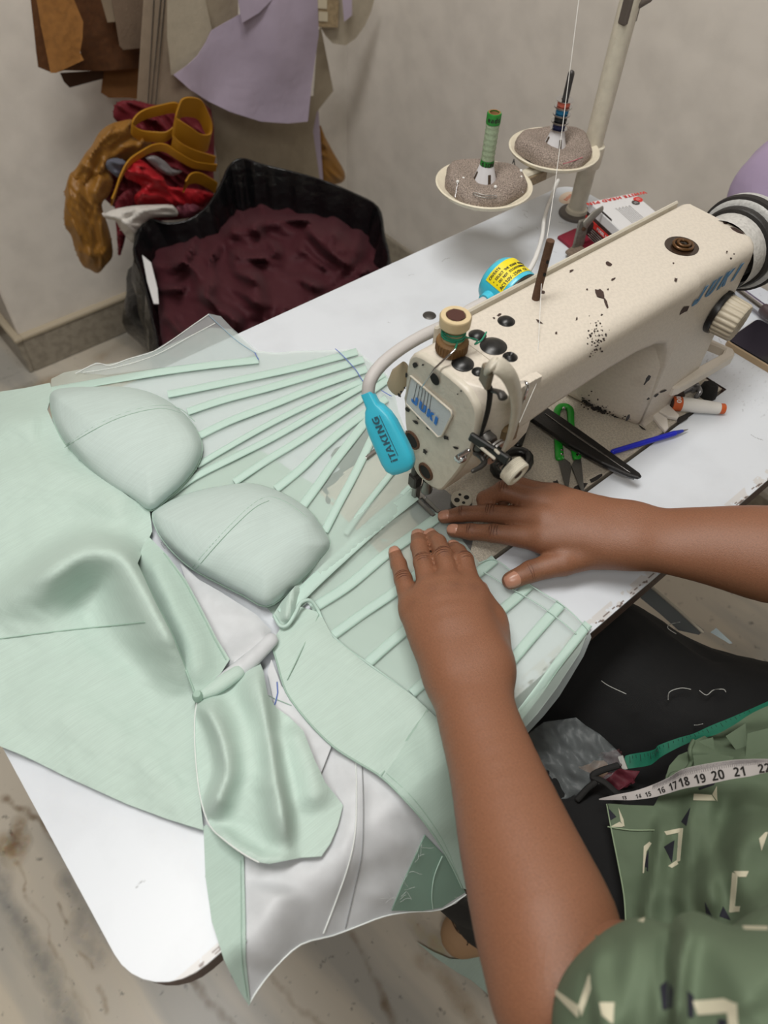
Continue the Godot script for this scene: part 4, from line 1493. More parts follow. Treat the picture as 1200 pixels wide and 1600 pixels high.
	for i in 50:
		var a := i * TAU / 10.0
		var xf := axis(tc + ta * (0.38 + 0.009 * i), ta)
		spring.append(xf * Vector3(cos(a) * 0.006, 0, sin(a) * 0.006))
	b.tube(spring, 0.0008, 6)
	obj("tension_spring", b, M.black, ten)
	b = MB.new()
	b.tube(PackedVector3Array([tc, tc + ta * 0.95]), 0.0025, 8)
	obj("tension_post", b, M.dark_steel, ten)
	b = MB.new()
	var kx := axis(tc + ta * 0.8, ta)
	var pr := []
	for i in 13:
		pr.append([0.0112 + (0.0005 if i % 2 == 0 else 0.0), 0.0007 * i])
	b.lathe([[0.0, -0.001], [0.0105, -0.001], [0.0112, 0.0]] + pr + [[0.0105, 0.0098], [0.0075, 0.0098], [0.0068, 0.0085], [0.0, 0.0085]], kx, 28)
	obj("tension_knob", b, mat(rgb(218, 212, 196), 0.5), ten)
	b = MB.new()
	b.lathe([[0.0, 0.0098], [0.003, 0.0094], [0.0042, 0.0088]], kx, 16)
	obj("tension_nut", b, M.chip, ten)
	b = MB.new()
	b.box(Vector3(0.036, 0.008, 0.004), frame(PZ(764, 700, -0.124), PZ(782, 714, -0.118) - PZ(748, 692, -0.138), Vector3(0.2, 1, 0.2)), 0.001)
	obj("tension_bracket", b, M.black, t)
	b = MB.new()
	b.tube(PackedVector3Array([PZ(751, 688, -0.137), PZ(764, 693, -0.127), PZ(779, 708, -0.114)]), 0.0014, 6)
	b.tube(PackedVector3Array([PZ(745, 694, -0.137), PZ(756, 703, -0.125), PZ(772, 716, -0.114)]), 0.0014, 6)
	obj("thread_plate", b, M.machine_smooth, t)
	b = MB.new()
	b.tube(curve3(PackedVector3Array([PZ(742, 708, -0.142), PZ(750, 713, -0.132), PZ(757, 722, -0.126), PZ(750, 730, -0.124), PZ(739, 736, -0.124)]), 5), [0.002, 0.0022, 0.0026, 0.0022, 0.0018], 8)
	obj("check_spring_hook", b, M.dark_steel, t)
	b = MB.new()
	b.lathe([[0.0, 0.005], [0.004, 0.0045], [0.0055, 0.002], [0.0058, 0.0]], axis(PZ(719, 713, -0.152), Vector3(-0.35, -0.2, 1)), 16)
	b.tube(PackedVector3Array([PZ(719, 712, -0.149), PZ(732, 704, -0.145)]), 0.002, 8)
	obj("thread_screw", b, M.chrome, t)
	b = MB.new()
	b.box(Vector3(0.018, 0.02, 0.016), Transform3D(Basis(), PZ(790, 672, -0.140)), 0.003)
	obj("tension_slot", b, mat(rgb(120, 100, 70), 0.4, 0.4), ten)
	# knee-lift nub on the back of the head
	b = MB.new()
	b.tube(PackedVector3Array([PX(633, 570, 0.432), PX(624, 590, 0.43), PX(616, 606, 0.428)]), [0.004, 0.0105, 0.0095], 10, true, 0.5)
	obj("presser_lever", b, mat(rgb(168, 152, 126), 0.5), t)
	# needle bar, presser bar and foot
	var nb := Vector3(0.428, TT, -0.204)
	b = MB.new()
	b.tube(PackedVector3Array([nb + Vector3(0, 0.06, 0), nb + Vector3(0, 0.030, 0)]), 0.0036, 12, false)
	var nbar := obj("needle_bar", b, M.dark_steel, t)
	b = MB.new()
	b.lathe([[0.0, 0.0], [0.0058, 0.0], [0.006, 0.004], [0.0048, 0.010], [0.0046, 0.016]], Transform3D(Basis(), nb + Vector3(0, 0.024, 0)), 14)
	obj("needle_clamp", b, M.steel, nbar)
	b = MB.new()
	b.tube(PackedVector3Array([nb + Vector3(0.002, 0.028, 0), nb + Vector3(0.011, 0.028, 0.003)]), 0.0018, 8)
	obj("clamp_screw", b, M.black, nbar)
	b = MB.new()
	b.tube(PackedVector3Array([nb + Vector3(0, 0.026, 0), nb + Vector3(0, 0.003, 0)]), [0.0009, 0.0007, 0.0003], 6)
	obj("needle", b, M.chrome, nbar)
	b = MB.new()
	b.tube(PackedVector3Array([nb + Vector3(-0.004, 0.062, -0.014), nb + Vector3(-0.004, 0.022, -0.014)]), 0.0042, 12, false)
	b.box(Vector3(0.011, 0.016, 0.011), Transform3D(Basis(), nb + Vector3(-0.004, 0.032, -0.013)), 0.0015)
	obj("presser_bar", b, M.dark_steel, t)
	b = MB.new()
	b.box(Vector3(0.008, 0.018, 0.006), Transform3D(Basis(), nb + Vector3(-0.004, 0.016, -0.010)), 0.001)
	for s in [-1, 1]:
		b.box(Vector3(0.0044, 0.0026, 0.03), Transform3D(Basis(Vector3.RIGHT, 0.06), nb + Vector3(s * 0.0034 - 0.001, 0.0062, 0.004)), 0.0006)
	b.box(Vector3(0.011, 0.003, 0.012), Transform3D(Basis(), nb + Vector3(-0.001, 0.0066, -0.011)), 0.0006)
	obj("presser_foot", b, M.steel, t)
	# handwheel
	var wc := PX(1163, 378, 0.835)
	b = MB.new()
	b.lathe([[0.037, 0.0], [0.0375, 0.022], [0.036, 0.024]], axis(Vector3(0.788, wc.y, wc.z), Vector3.RIGHT), 36)
	var wh := obj("wheel_collar", b, mat(rgb(206, 204, 200), 0.45, 0.0, Tx.fine, 20.0, 0.3, Tx.dirty), t)
	b = MB.new()
	b.lathe([[0.030, 0.0], [0.0405, 0.0], [0.042, 0.002], [0.042, 0.007], [0.0405, 0.009], [0.030, 0.009]], axis(Vector3(0.812, wc.y, wc.z), Vector3.RIGHT), 40)
	obj("wheel_groove", b, mat(rgb(40, 38, 37), 0.5, 0.0, Tx.fine, 20.0, 0.4), t)
	b = MB.new()
	b.lathe([[0.020, -0.004], [0.0415, 0.0], [0.0465, 0.003], [0.0490, 0.008], [0.0490, 0.018], [0.0465, 0.023], [0.02, 0.026], [0.0, 0.026]], axis(Vector3(0.821, wc.y, wc.z), Vector3.RIGHT), 44)
	obj("handwheel", b, mat(rgb(196, 196, 194), 0.4, 0.0, Tx.fine, 20.0, 0.4, Tx.dirty), t)
	b = MB.new()
	b.lathe([[0.0466, 0.003], [0.0492, 0.004], [0.0500, 0.009], [0.0492, 0.012]], axis(Vector3(0.821, wc.y, wc.z), Vector3.RIGHT), 44)
	obj("wheel_rim", b, M.chip_black, t)
	# stitch dial
	var dc := PZ(1122, 487, -0.136)
	b = MB.new()
	b.lathe([[0.0, 0.004], [0.0225, 0.004], [0.0232, 0.002], [0.0232, -0.002]], axis(dc, Vector3(0.12, -0.05, 1)), 32)
	var dial := obj("dial_ring", b, M.black, t)
	b = MB.new()
	var dr := []
	for j in [[0.004, 0.0205], [0.006, 0.0213], [0.024, 0.0205], [0.0262, 0.019]]:
		var q := PackedVector3Array()
		var xf := axis(dc, Vector3(0.12, -0.05, 1))
		for i in 88:
			var a := TAU * i / 88.0
			var g := 0.0016 if i % 4 == 0 else 0.0
			q.append(xf * Vector3(cos(a) * (j[1] - g), j[0], sin(a) * (j[1] - g)))
		dr.append(q)
	b.rows(dr, true, true)
	b.fan(dr[3], Vector3(0, 0, 1))
	var dk2 := obj("stitch_dial", b, mat(rgb(186, 176, 156), 0.5), dial)
	b = MB.new()
	b.lathe([[0.0, 0.0280], [0.006, 0.0278], [0.008, 0.0264], [0.0082, 0.026]], axis(dc, Vector3(0.12, -0.05, 1)), 20)
	obj("dial_hub", b, mat(rgb(160, 150, 132), 0.5), dk2)
	# reverse lever
	b = MB.new()
	tp = PackedVector2Array()
	for p in pv("1041,599 1130,551 1133,545 1122,540 1104,533 1108,527 1146,544 1149,549 1147,556 1064,604 1054,606"):
		var q := P(p.x, p.y, 0.040)
		tp.append(Vector2(q.x, -q.z))
	b.prism(tp, 0.012, Transform3D(flat.basis, Vector3(0, TT + 0.028, 0)), 0.002)
	var lv := obj("reverse_lever", b, mat(rgb(226, 218, 206), 0.45), t)
	b = MB.new()
	b.tube(PackedVector3Array([P(1055, 604, 0.032), P(1062, 618, 0.004)]), 0.006, 10)
	b.tube(PackedVector3Array([P(1092, 590, 0.028), P(1082, 596, 0.02)]), 0.004, 10)
	obj("lever_pivot", b, M.chip, lv)
	# thread run over the machine
	b = MB.new()
	b.tube(PackedVector3Array([PZ(908, -30, -0.32), PZ(893, 90, -0.30), PZ(867, 290, -0.27), PZ(847, 424, -0.214), PZ(838, 600, -0.137), PZ(812, 660, -0.128)]), 0.00032, 5)
	tag(obj("thread_strand", b, mat(rgb(232, 230, 226), 0.7), null), "fine white thread running down past the stand to the machine", "thread")
	# darning needle hung on green thread round the knob
	var nd := thing("threaded_needle", "long steel needle with green thread wound round the brass knob", "needle", k0)
	b = MB.new()
	b.tube(PackedVector3Array([k0 + Vector3(-0.009, 0.013, 0.012), PX(680, 575, 0.408), PX(655, 611, 0.4095)]), [0.0009, 0.0009, 0.0003], 8)
	obj("needle", b, M.chrome, nd)
	b = MB.new()
	var gt := PackedVector3Array()
	for i in 64:
		var a := i * 0.5
		gt.append(k0 + Vector3(cos(a) * 0.0096, 0.0155 + 0.003 * sin(a * 0.37) + 0.00006 * i, sin(a) * 0.0096))
	b.tube(gt, 0.0007, 5)
	b.tube(curve3(PackedVector3Array([k0 + Vector3(0.004, 0.017, 0.009), k0 + Vector3(0.016, 0.010, 0.012), P(742, 538, 0.205), P(752, 532, 0.21), P(760, 519, 0.208)]), 5), 0.0007, 5)
	b.tube(PackedVector3Array([k0 + Vector3(-0.004, 0.016, 0.009), k0 + Vector3(-0.009, 0.013, 0.012)]), 0.0009, 5)
	obj("green_thread", b, mat(rgb(40, 140, 110), 0.7), nd)

# ------------------------------------------------------------------ thread stand with its spools, bobbins and pins
func thread_stand() -> void:
	var foot := P(899, 335)
	foot.y = TT
	var t := thing("thread_stand", "cream metal thread stand with two padded trays behind the machine", "thread stand", foot)
	var b := MB.new()
	b.tube(PackedVector3Array([foot + Vector3(0, 0.008, 0), foot + Vector3(0, 0.56, 0)]), 0.0128, 20, false)
	obj("pole", b, M.stand, t)
	b = MB.new()
	b.lathe([[0.0125, 0.012], [0.0155, 0.010], [0.0165, 0.004]], Transform3D(Basis(), foot), 26)
	obj("pole_socket", b, M.stand, t)
	b = MB.new()
	b.lathe([[0.016, 0.0055], [0.024, 0.0045], [0.0255, 0.0022], [0.0255, 0.0]], Transform3D(Basis(), foot), 28)
	obj("rubber_washer", b, mat(rgb(98, 92, 88), 0.6), t)
	b = MB.new()
	b.lathe([[0.0128, 0.074], [0.0165, 0.075], [0.017, 0.08], [0.017, 0.098], [0.0165, 0.104], [0.0128, 0.105]], Transform3D(Basis(), foot), 26)
	obj("collar", b, M.stand, t)
	b = MB.new()
	b.box(Vector3(0.026, 0.03, 0.012), Transform3D(Basis(), foot + Vector3(-0.001, 0.27, 0.004)), 0.002)
	b.tube(PackedVector3Array([foot + Vector3(0.006, 0.276, 0.01), foot + Vector3(0.02, 0.28, 0.012)]), 0.005, 10)
	obj("clamp_bracket", b, mat(rgb(112, 104, 98), 0.5, 0.5), t)
	var c0 := P(755, 296, 0.1)
	var c1 := P(864, 241, 0.1)
	b = MB.new()
	var m := foot + Vector3(-0.004, 0.088, -0.012)
	b.box(Vector3(0.24, 0.022, 0.016), frame((m + Vector3(c0.x, m.y, c0.z)) * 0.5, m - Vector3(c0.x, m.y, c0.z), Vector3(0, 1, 0)), 0.003)
	obj("cross_arm", b, M.stand, t)
	b = MB.new()
	b.box(Vector3(0.07, 0.014, 0.003), frame((m + Vector3(c0.x, m.y, c0.z)) * 0.5 + Vector3(-0.02, 0, 0.0095), m - Vector3(c0.x, m.y, c0.z), Vector3(0, 1, 0)), 0.001)
	obj("bracket_plate", b, mat(rgb(150, 132, 106), 0.6, 0.0, Tx.fine, 20.0, 0.4, Tx.dirty), t)
	var n := 0
	for c in [c0, c1]:
		var xf := Transform3D(Basis(), c)
		b = MB.new()
		b.lathe([[0.0, -0.004], [0.04, -0.004], [0.0565, 0.0015], [0.0615, 0.006], [0.0625, 0.0085], [0.0605, 0.0095], [0.0555, 0.0065], [0.045, 0.001], [0.0, 0.0]], xf, 56)
		var tray := obj("tray", b, mat(rgb(226, 217, 196), 0.45, 0.0, Tx.fine, 10.0, 0.2, Tx.blotch), t)
		# soft worn pad
		b = MB.new()
		var rr := []
		var prof := [[0.010, 0.006], [0.013, 0.013], [0.02, 0.019], [0.030, 0.0225], [0.040, 0.0225], [0.048, 0.0185], [0.0525, 0.011], [0.052, 0.004]]
		for p in prof:
			var q := PackedVector3Array()
			for i in 64:
				var a := TAU * i / 64.0
				var w: float = 1.0 + (0.05 * sin(a * 3.0 + n * 2.0) + 0.03 * sin(a * 7.0 + 1.0)) * (p[0] / 0.05)
				q.append(c + Vector3(cos(a) * p[0] * w, p[1] * (1.0 + 0.12 * sin(a * 2.0 + n)) + 0.0005 * noise.get_noise_2d(i * 40.0, p[0] * 9000.0), sin(a) * p[0] * w))
			rr.append(q)
		b.rows(rr, true, true)
		obj("felt_pad", b, M.pad, tray)
		b = MB.new()
		b.lathe([[0.0168, 0.004], [0.0160, 0.010], [0.0115, 0.024], [0.0086, 0.033], [0.0078, 0.0345], [0.0, 0.0345]], xf, 28)
		var cone := obj("spool_cone", b, mat(rgb(226, 226, 230), 0.4), tray)
		for a in [1.95, 0.55, 3.6, 5.2]:
			b = MB.new()
			var d := Vector3(cos(a), 0, sin(a))
			b.box(Vector3(0.0040, 0.017, 0.0028), frame(c + d * 0.0132 + Vector3(0, 0.0165, 0), Vector3(-d.z, 0, d.x), (Vector3.UP - d * 0.36)), 0.0006)
			obj("spring_slot", b, mat(rgb(84, 68, 54), 0.6, 0.3, Tx.fine, 30.0, 0.6, Tx.dirty), cone)
		b = MB.new()
		b.tube(PackedVector3Array([c + Vector3(0, 0.03, 0), c + Vector3(0.0005, 0.07 if n == 0 else 0.103, 0.001)]), 0.0042, 12)
		obj("spindle", b, mat(rgb(74, 72, 72), 0.45, 0.6), tray)
		n += 1
	# spool of mint thread on the left cone
	var s0 := c0 - Vector3(0, 0.024, 0)
	var s := thing("thread_spool", "tall spool of pale green thread with green end labels on the left cone", "thread spool", c0 + Vector3(0, 0.03, 0))
	b = MB.new()
	var prof2 := [[0.0078, 0.063]]
	for i in 21:
		prof2.append([0.0082 + 0.0004 * sin(i * 2.1), 0.063 + i * 0.00222])
	b.lathe(prof2, Transform3D(Basis(), s0), 22)
	obj("wound_thread", b, mat(rgb(172, 190, 160), 0.5, 0.0, Tx.fine, 30.0, 0.3, Tx.dirty), s)
	b = MB.new()
	b.lathe([[0.0086, 0.055], [0.0088, 0.056], [0.0086, 0.0635]], Transform3D(Basis(), s0), 22)
	obj("end_label", b, mat(rgb(44, 138, 54), 0.5), s)
	b = MB.new()
	b.lathe([[0.0086, 0.107], [0.0088, 0.108], [0.0088, 0.1185], [0.0082, 0.1195], [0.0064, 0.1195], [0.0062, 0.11]], Transform3D(Basis(), s0), 22)
	var gl := obj("end_label", b, mat(rgb(44, 138, 54), 0.5), s)
	b = MB.new()
	b.lathe([[0.0060, 0.1197], [0.0074, 0.1199], [0.0074, 0.1195], [0.0060, 0.1175], [0.0056, 0.110], [0.0, 0.109]], Transform3D(Basis(), s0), 18)
	obj("cardboard_core", b, mat(rgb(150, 108, 68), 0.8), s)
	for w in [["eads", 0.113], ["SION", 0.0592]]:
		var word: String = w[0]
		for i in word.length():
			var a := 2.3 - (i - 1.5) * 0.48
			var d := Vector3(cos(a), 0, sin(a))
			lettering(word[i], 0.0052, frame(s0 + d * 0.0089 + Vector3(0, w[1], 0), Vector3(d.z, 0, -d.x), Vector3.UP), M.ink, gl)
	# bobbins threaded on the right rod
	var cols := [["dark blue", rgb(26, 34, 84)], ["black", rgb(20, 22, 26)], ["bright blue", rgb(18, 120, 170)], ["salmon pink", rgb(222, 112, 92)]]
	for i in 4:
		var base := c1 + Vector3(0, 0.0348 + i * 0.0094, 0)
		var bt := thing("bobbin", "%s thread bobbin, %s on the rod of the right tray" % [cols[i][0], ["lowest", "second from bottom", "second from top", "topmost"][i]], "bobbin", base, "bobbins stacked on the rod")
		b = MB.new()
		var xf := Transform3D(Basis(), base)
		b.lathe([[0.0045, 0.0], [0.0116, 0.0], [0.0118, 0.0005], [0.0116, 0.001], [0.0085, 0.001]], xf, 24)
		b.lathe([[0.0085, 0.0082], [0.0116, 0.0082], [0.0118, 0.0086], [0.0116, 0.009], [0.0045, 0.009]], xf, 24)
		obj("flanges", b, M.chrome, bt)
		b = MB.new()
		b.lathe([[0.0076, 0.001], [0.0084, 0.002], [0.0084, 0.007], [0.0076, 0.0082]], xf, 24)
		obj("wound_thread", b, mat(cols[i][1], 0.6, 0.0, Tx.fine, 60.0, 0.4), bt)
	# pins stuck in the pads
	var pins := [[715, 284, -0.012, 0.01, "white-headed pin at the far left of the left pad"], [724, 279, 0.006, 0.02, "white-headed pin just right of the far left one"], [774, 292, -0.004, 0.014, "white-headed pin beside the right foot of the left cone"], [814, 267, -0.012, 0.012, "white-headed pin, highest of three at the left pad's right edge"], [810, 274, -0.010, 0.012, "white-headed pin, leftmost of three at the left pad's right edge"], [814, 277, -0.008, 0.014, "white-headed pin, lowest of three at the left pad's right edge"]]
	for p in pins:
		var hd := P(p[0], p[1], 0.122)
		var pt := thing("pin", p[4], "pin", hd - Vector3(0, 0.01, 0), "white-headed pins in the left pad")
		b = MB.new()
		b.lathe([[0.0, -0.0021], [0.0015, -0.0015], [0.0021, 0.0], [0.0015, 0.0015], [0.0, 0.0021]], Transform3D(Basis(), hd), 12)
		obj("pin_head", b, M.white, pt)
		b = MB.new()
		b.tube(PackedVector3Array([hd, hd + Vector3(p[2], -0.012, p[3])]), 0.0004, 5)
		obj("pin_shaft", b, M.chrome, pt)
	b = MB.new()
	var sp := PackedVector3Array([P(741, 304, 0.119), P(758, 309, 0.118), P(774, 309, 0.118), P(775, 306, 0.119), P(758, 305, 0.119), P(742, 301, 0.1195)])
	b.tube(curve3(sp, 4, true), 0.0005, 6, false)
	tag(obj("safety_pin", b, M.steel, null), "closed steel safety pin at the foot of the left cone", "safety pin")
	b = MB.new()
	b.tube(PackedVector3Array([P(803, 249, 0.118), P(805, 262, 0.116), P(805, 281, 0.114)]), 0.0008, 6)
	b.tube(PackedVector3Array([P(803, 249, 0.118), P(801, 255, 0.117)]), 0.0008, 6)
	tag(obj("hooked_needle", b, M.dark_steel, null), "thin hooked needle standing between the two trays", "needle")
	b = MB.new()
	b.tube(curve3(PackedVector3Array([P(880, 256, 0.118), P(894, 252, 0.117), P(910, 246, 0.116)]), 5), 0.0006, 5)
	tag(obj("thread_end", b, mat(rgb(190, 110, 120), 0.8), null), "short pink thread end lying on the right pad", "thread")

# ------------------------------------------------------------------ the small lamp
func lamp() -> void:
	var lc := Vector3(0.552, TT + 0.181, -0.2335)
	var t := thing("work_lamp", "small turquoise work lamp with white gooseneck and yellow sticker", "lamp", lc)
	var b := MB.new()
	var xf := axis(lc, Vector3(0, 0.12, -1))
	b.lathe([[0.0, 0.034], [0.017, 0.034], [0.0210, 0.0315], [0.0232, 0.0275], [0.0238, 0.023], [0.0238, 0.003], [0.0232, 0.001]], xf, 40)
	var body := obj("magnet_base", b, M.cyan, t)
	b = MB.new()
	b.lathe([[0.0228, 0.002], [0.0228, 0.0], [0.0, 0.0]], xf, 32)
	obj("magnet", b, M.black, body)
	# sticker wrapped over the round side
	b = MB.new()
	var mid := 0.0
	var best := -9.0
	for i in 90:
		var a := TAU * i / 90.0
		var q: Vector3 = xf.basis * Vector3(cos(a), 0, sin(a))
		var v := q.dot(Vector3(0.12, 1, 0))
		if v > best:
			best = v
			mid = a
	var sgn := 1.0 if (xf.basis * Vector3(cos(mid + 0.1), 0, sin(mid + 0.1))).x > (xf.basis * Vector3(cos(mid), 0, sin(mid))).x else -1.0
	var rows := []
	for y in [0.005, 0.012, 0.019, 0.0255]:
		var q := PackedVector3Array()
		for i in 15:
			var a := mid + sgn * (-1.25 + 1.95 * i / 14.0)
			q.append(xf * Vector3(cos(a) * 0.0241, y, sin(a) * 0.0241))
		rows.append(q)
	b.rows(rows, false, sgn > 0)
	var sk := obj("warning_sticker", b, M.yellow, body)
	var lines := [["CAVEATS", 0.0222, 0.0026], ["• SELECT THE RIGHT VOLTAGE", 0.0172, 0.0024], ["• DO NOT DISASSEMBLE", 0.0128, 0.0024], ["AC110V-250V CE", 0.0077, 0.0031]]
	for l in lines:
		var word: String = l[0]
		var step: float = l[2] * 0.78 / 0.0241
		var tot := minf(1.8, step * word.length())
		step = tot / word.length()
		for i in word.length():
			if word[i] == " ":
				continue
			var a := mid + sgn * (-1.16 + step * (i + 0.5))
			var d: Vector3 = xf.basis * Vector3(cos(a), 0, sin(a))
			var along: Vector3 = xf.basis * Vector3(-sin(a), 0, cos(a)) * sgn
			lettering(word[i], l[2], frame(xf * Vector3(cos(a) * 0.0242, l[1], sin(a) * 0.0242), along, -Vector3(0, 0.12, -1) * -1.0), M.ink, sk)
	b = MB.new()
	b.tube(PackedVector3Array([PZ(775, 446, -0.262), PZ(782, 414, -0.266)]), [0.0062, 0.0056], 12)
	obj("switch_stem", b, mat(rgb(190, 182, 160), 0.5), t)
	# gooseneck
	b = MB.new()
	var g := PackedVector3Array([lc + Vector3(-0.018, -0.002, -0.016), PZ(758, 472, -0.248), PZ(735, 484, -0.252), PZ(700, 506, -0.254), PZ(660, 525, -0.254), PZ(622, 548, -0.252), PZ(594, 572, -0.248), PZ(578, 596, -0.243), PZ(575, 622, -0.238)])
	g = curve3(g, 6)
	b.tube(g, 0.0056, 14, false)
	obj("gooseneck", b, M.grey_rubber, t)
	b = MB.new()
	b.tube(PackedVector3Array([lc + Vector3(-0.018, 0.0, -0.016), PZ(764, 469, -0.248), PZ(757, 473, -0.248)]), [0.0085, 0.0085, 0.0078], 16, false)
	obj("neck_socket", b, M.cyan, t)
	# head: a soft-edged plate
	b = MB.new()
	var e0 := PZ(575, 616, -0.239)
	var e1 := PX(624, 722, 0.378)
	var u := (e1 - e0).normalized()
	var view := ((CAM - (e0 + e1) * 0.5).normalized() + Vector3(-0.62, 0.0, 0.0)).normalized()
	var w := u.cross(view).normalized()
	var nn := w.cross(u).normalized()
	if nn.dot(CAM - e0) < 0.0:
		nn = -nn
	var long := (e1 - e0).length()
	var secs := []
	for s in [[-0.002, 0.0052, 0.0052], [0.010, 0.0060, 0.0058], [0.013, 0.0085, 0.0064], [0.021, 0.0125, 0.0072], [0.030, 0.0142, 0.0078], [0.052, 0.0150, 0.0080], [long - 0.004, 0.0152, 0.0080], [long + 0.003, 0.0142, 0.0074], [long + 0.008, 0.0105, 0.0058], [long + 0.0095, 0.006, 0.003]]:
		var q := PackedVector3Array()
		for i in 24:
			var a := TAU * i / 24.0
			var ca := signf(cos(a)) * pow(absf(cos(a)), 0.55)
			var sa := signf(sin(a)) * pow(absf(sin(a)), 0.55)
			q.append(e0 + u * s[0] + w * ca * s[1] + nn * sa * s[2])
		secs.append(q)
	b.rows(secs, true, true)
	b.fan(secs[0], -u)
	b.fan(secs[9], u)
	var head := obj("lamp_head", b, M.cyan, t)
	var mid2 := e0 + u * (long * 0.62) + nn * 0.0081
	var grey := mat(rgb(54, 88, 104), 0.5)
	lettering("iTAKING", 0.0062, frame(mid2, -u, nn.cross(-u)), grey, head, "brand_lettering", 0.0, 1.25)
	b = MB.new()
	var below := -nn.cross(-u).normalized() * 0.0048
	b.tube(PackedVector3Array([mid2 - u * 0.021 + below, mid2 + u * 0.017 + below]), 0.0003, 4)
	obj("brand_line", b, grey, head)
	b = MB.new()
	b.box(Vector3(0.020, long * 0.5, 0.001), frame(e0 + u * (long * 0.62) - nn * 0.0080, w, u), 0.0004)
	obj("light_strip", b, M.white, head)
	# cord to the wall behind the stand
	b = MB.new()
	b.tube(curve3(PackedVector3Array([lc + Vector3(0.024, 0.004, -0.018), P(826, 424, 0.15), P(838, 400, 0.10), P(847, 370, 0.05), P(851, 340, 0.02), P(860, 312, 0.008), P(868, 290, 0.004), P(872, 282, 0.004)]), 6), 0.0028, 10)
	obj("cord", b, M.white, t)

# ------------------------------------------------------------------ tools on the table
func slab(px: String, h0: float, thick: float, bev: float, smooth := false) -> MB:
	var b := MB.new()
	var tp := PackedVector2Array()
	var src := pv(px)
	if smooth:
		src = curve2(src, 4, true)
	for p in src:
		var q := P(p.x, p.y, h0 + thick)
		tp.append(Vector2(q.x, -q.z))
	b.prism(tp, thick, Transform3D(Basis(Vector3(1, 0, 0), Vector3(0, 0, -1), Vector3(0, 1, 0)), Vector3(0, TT + h0, 0)), bev)
	return b

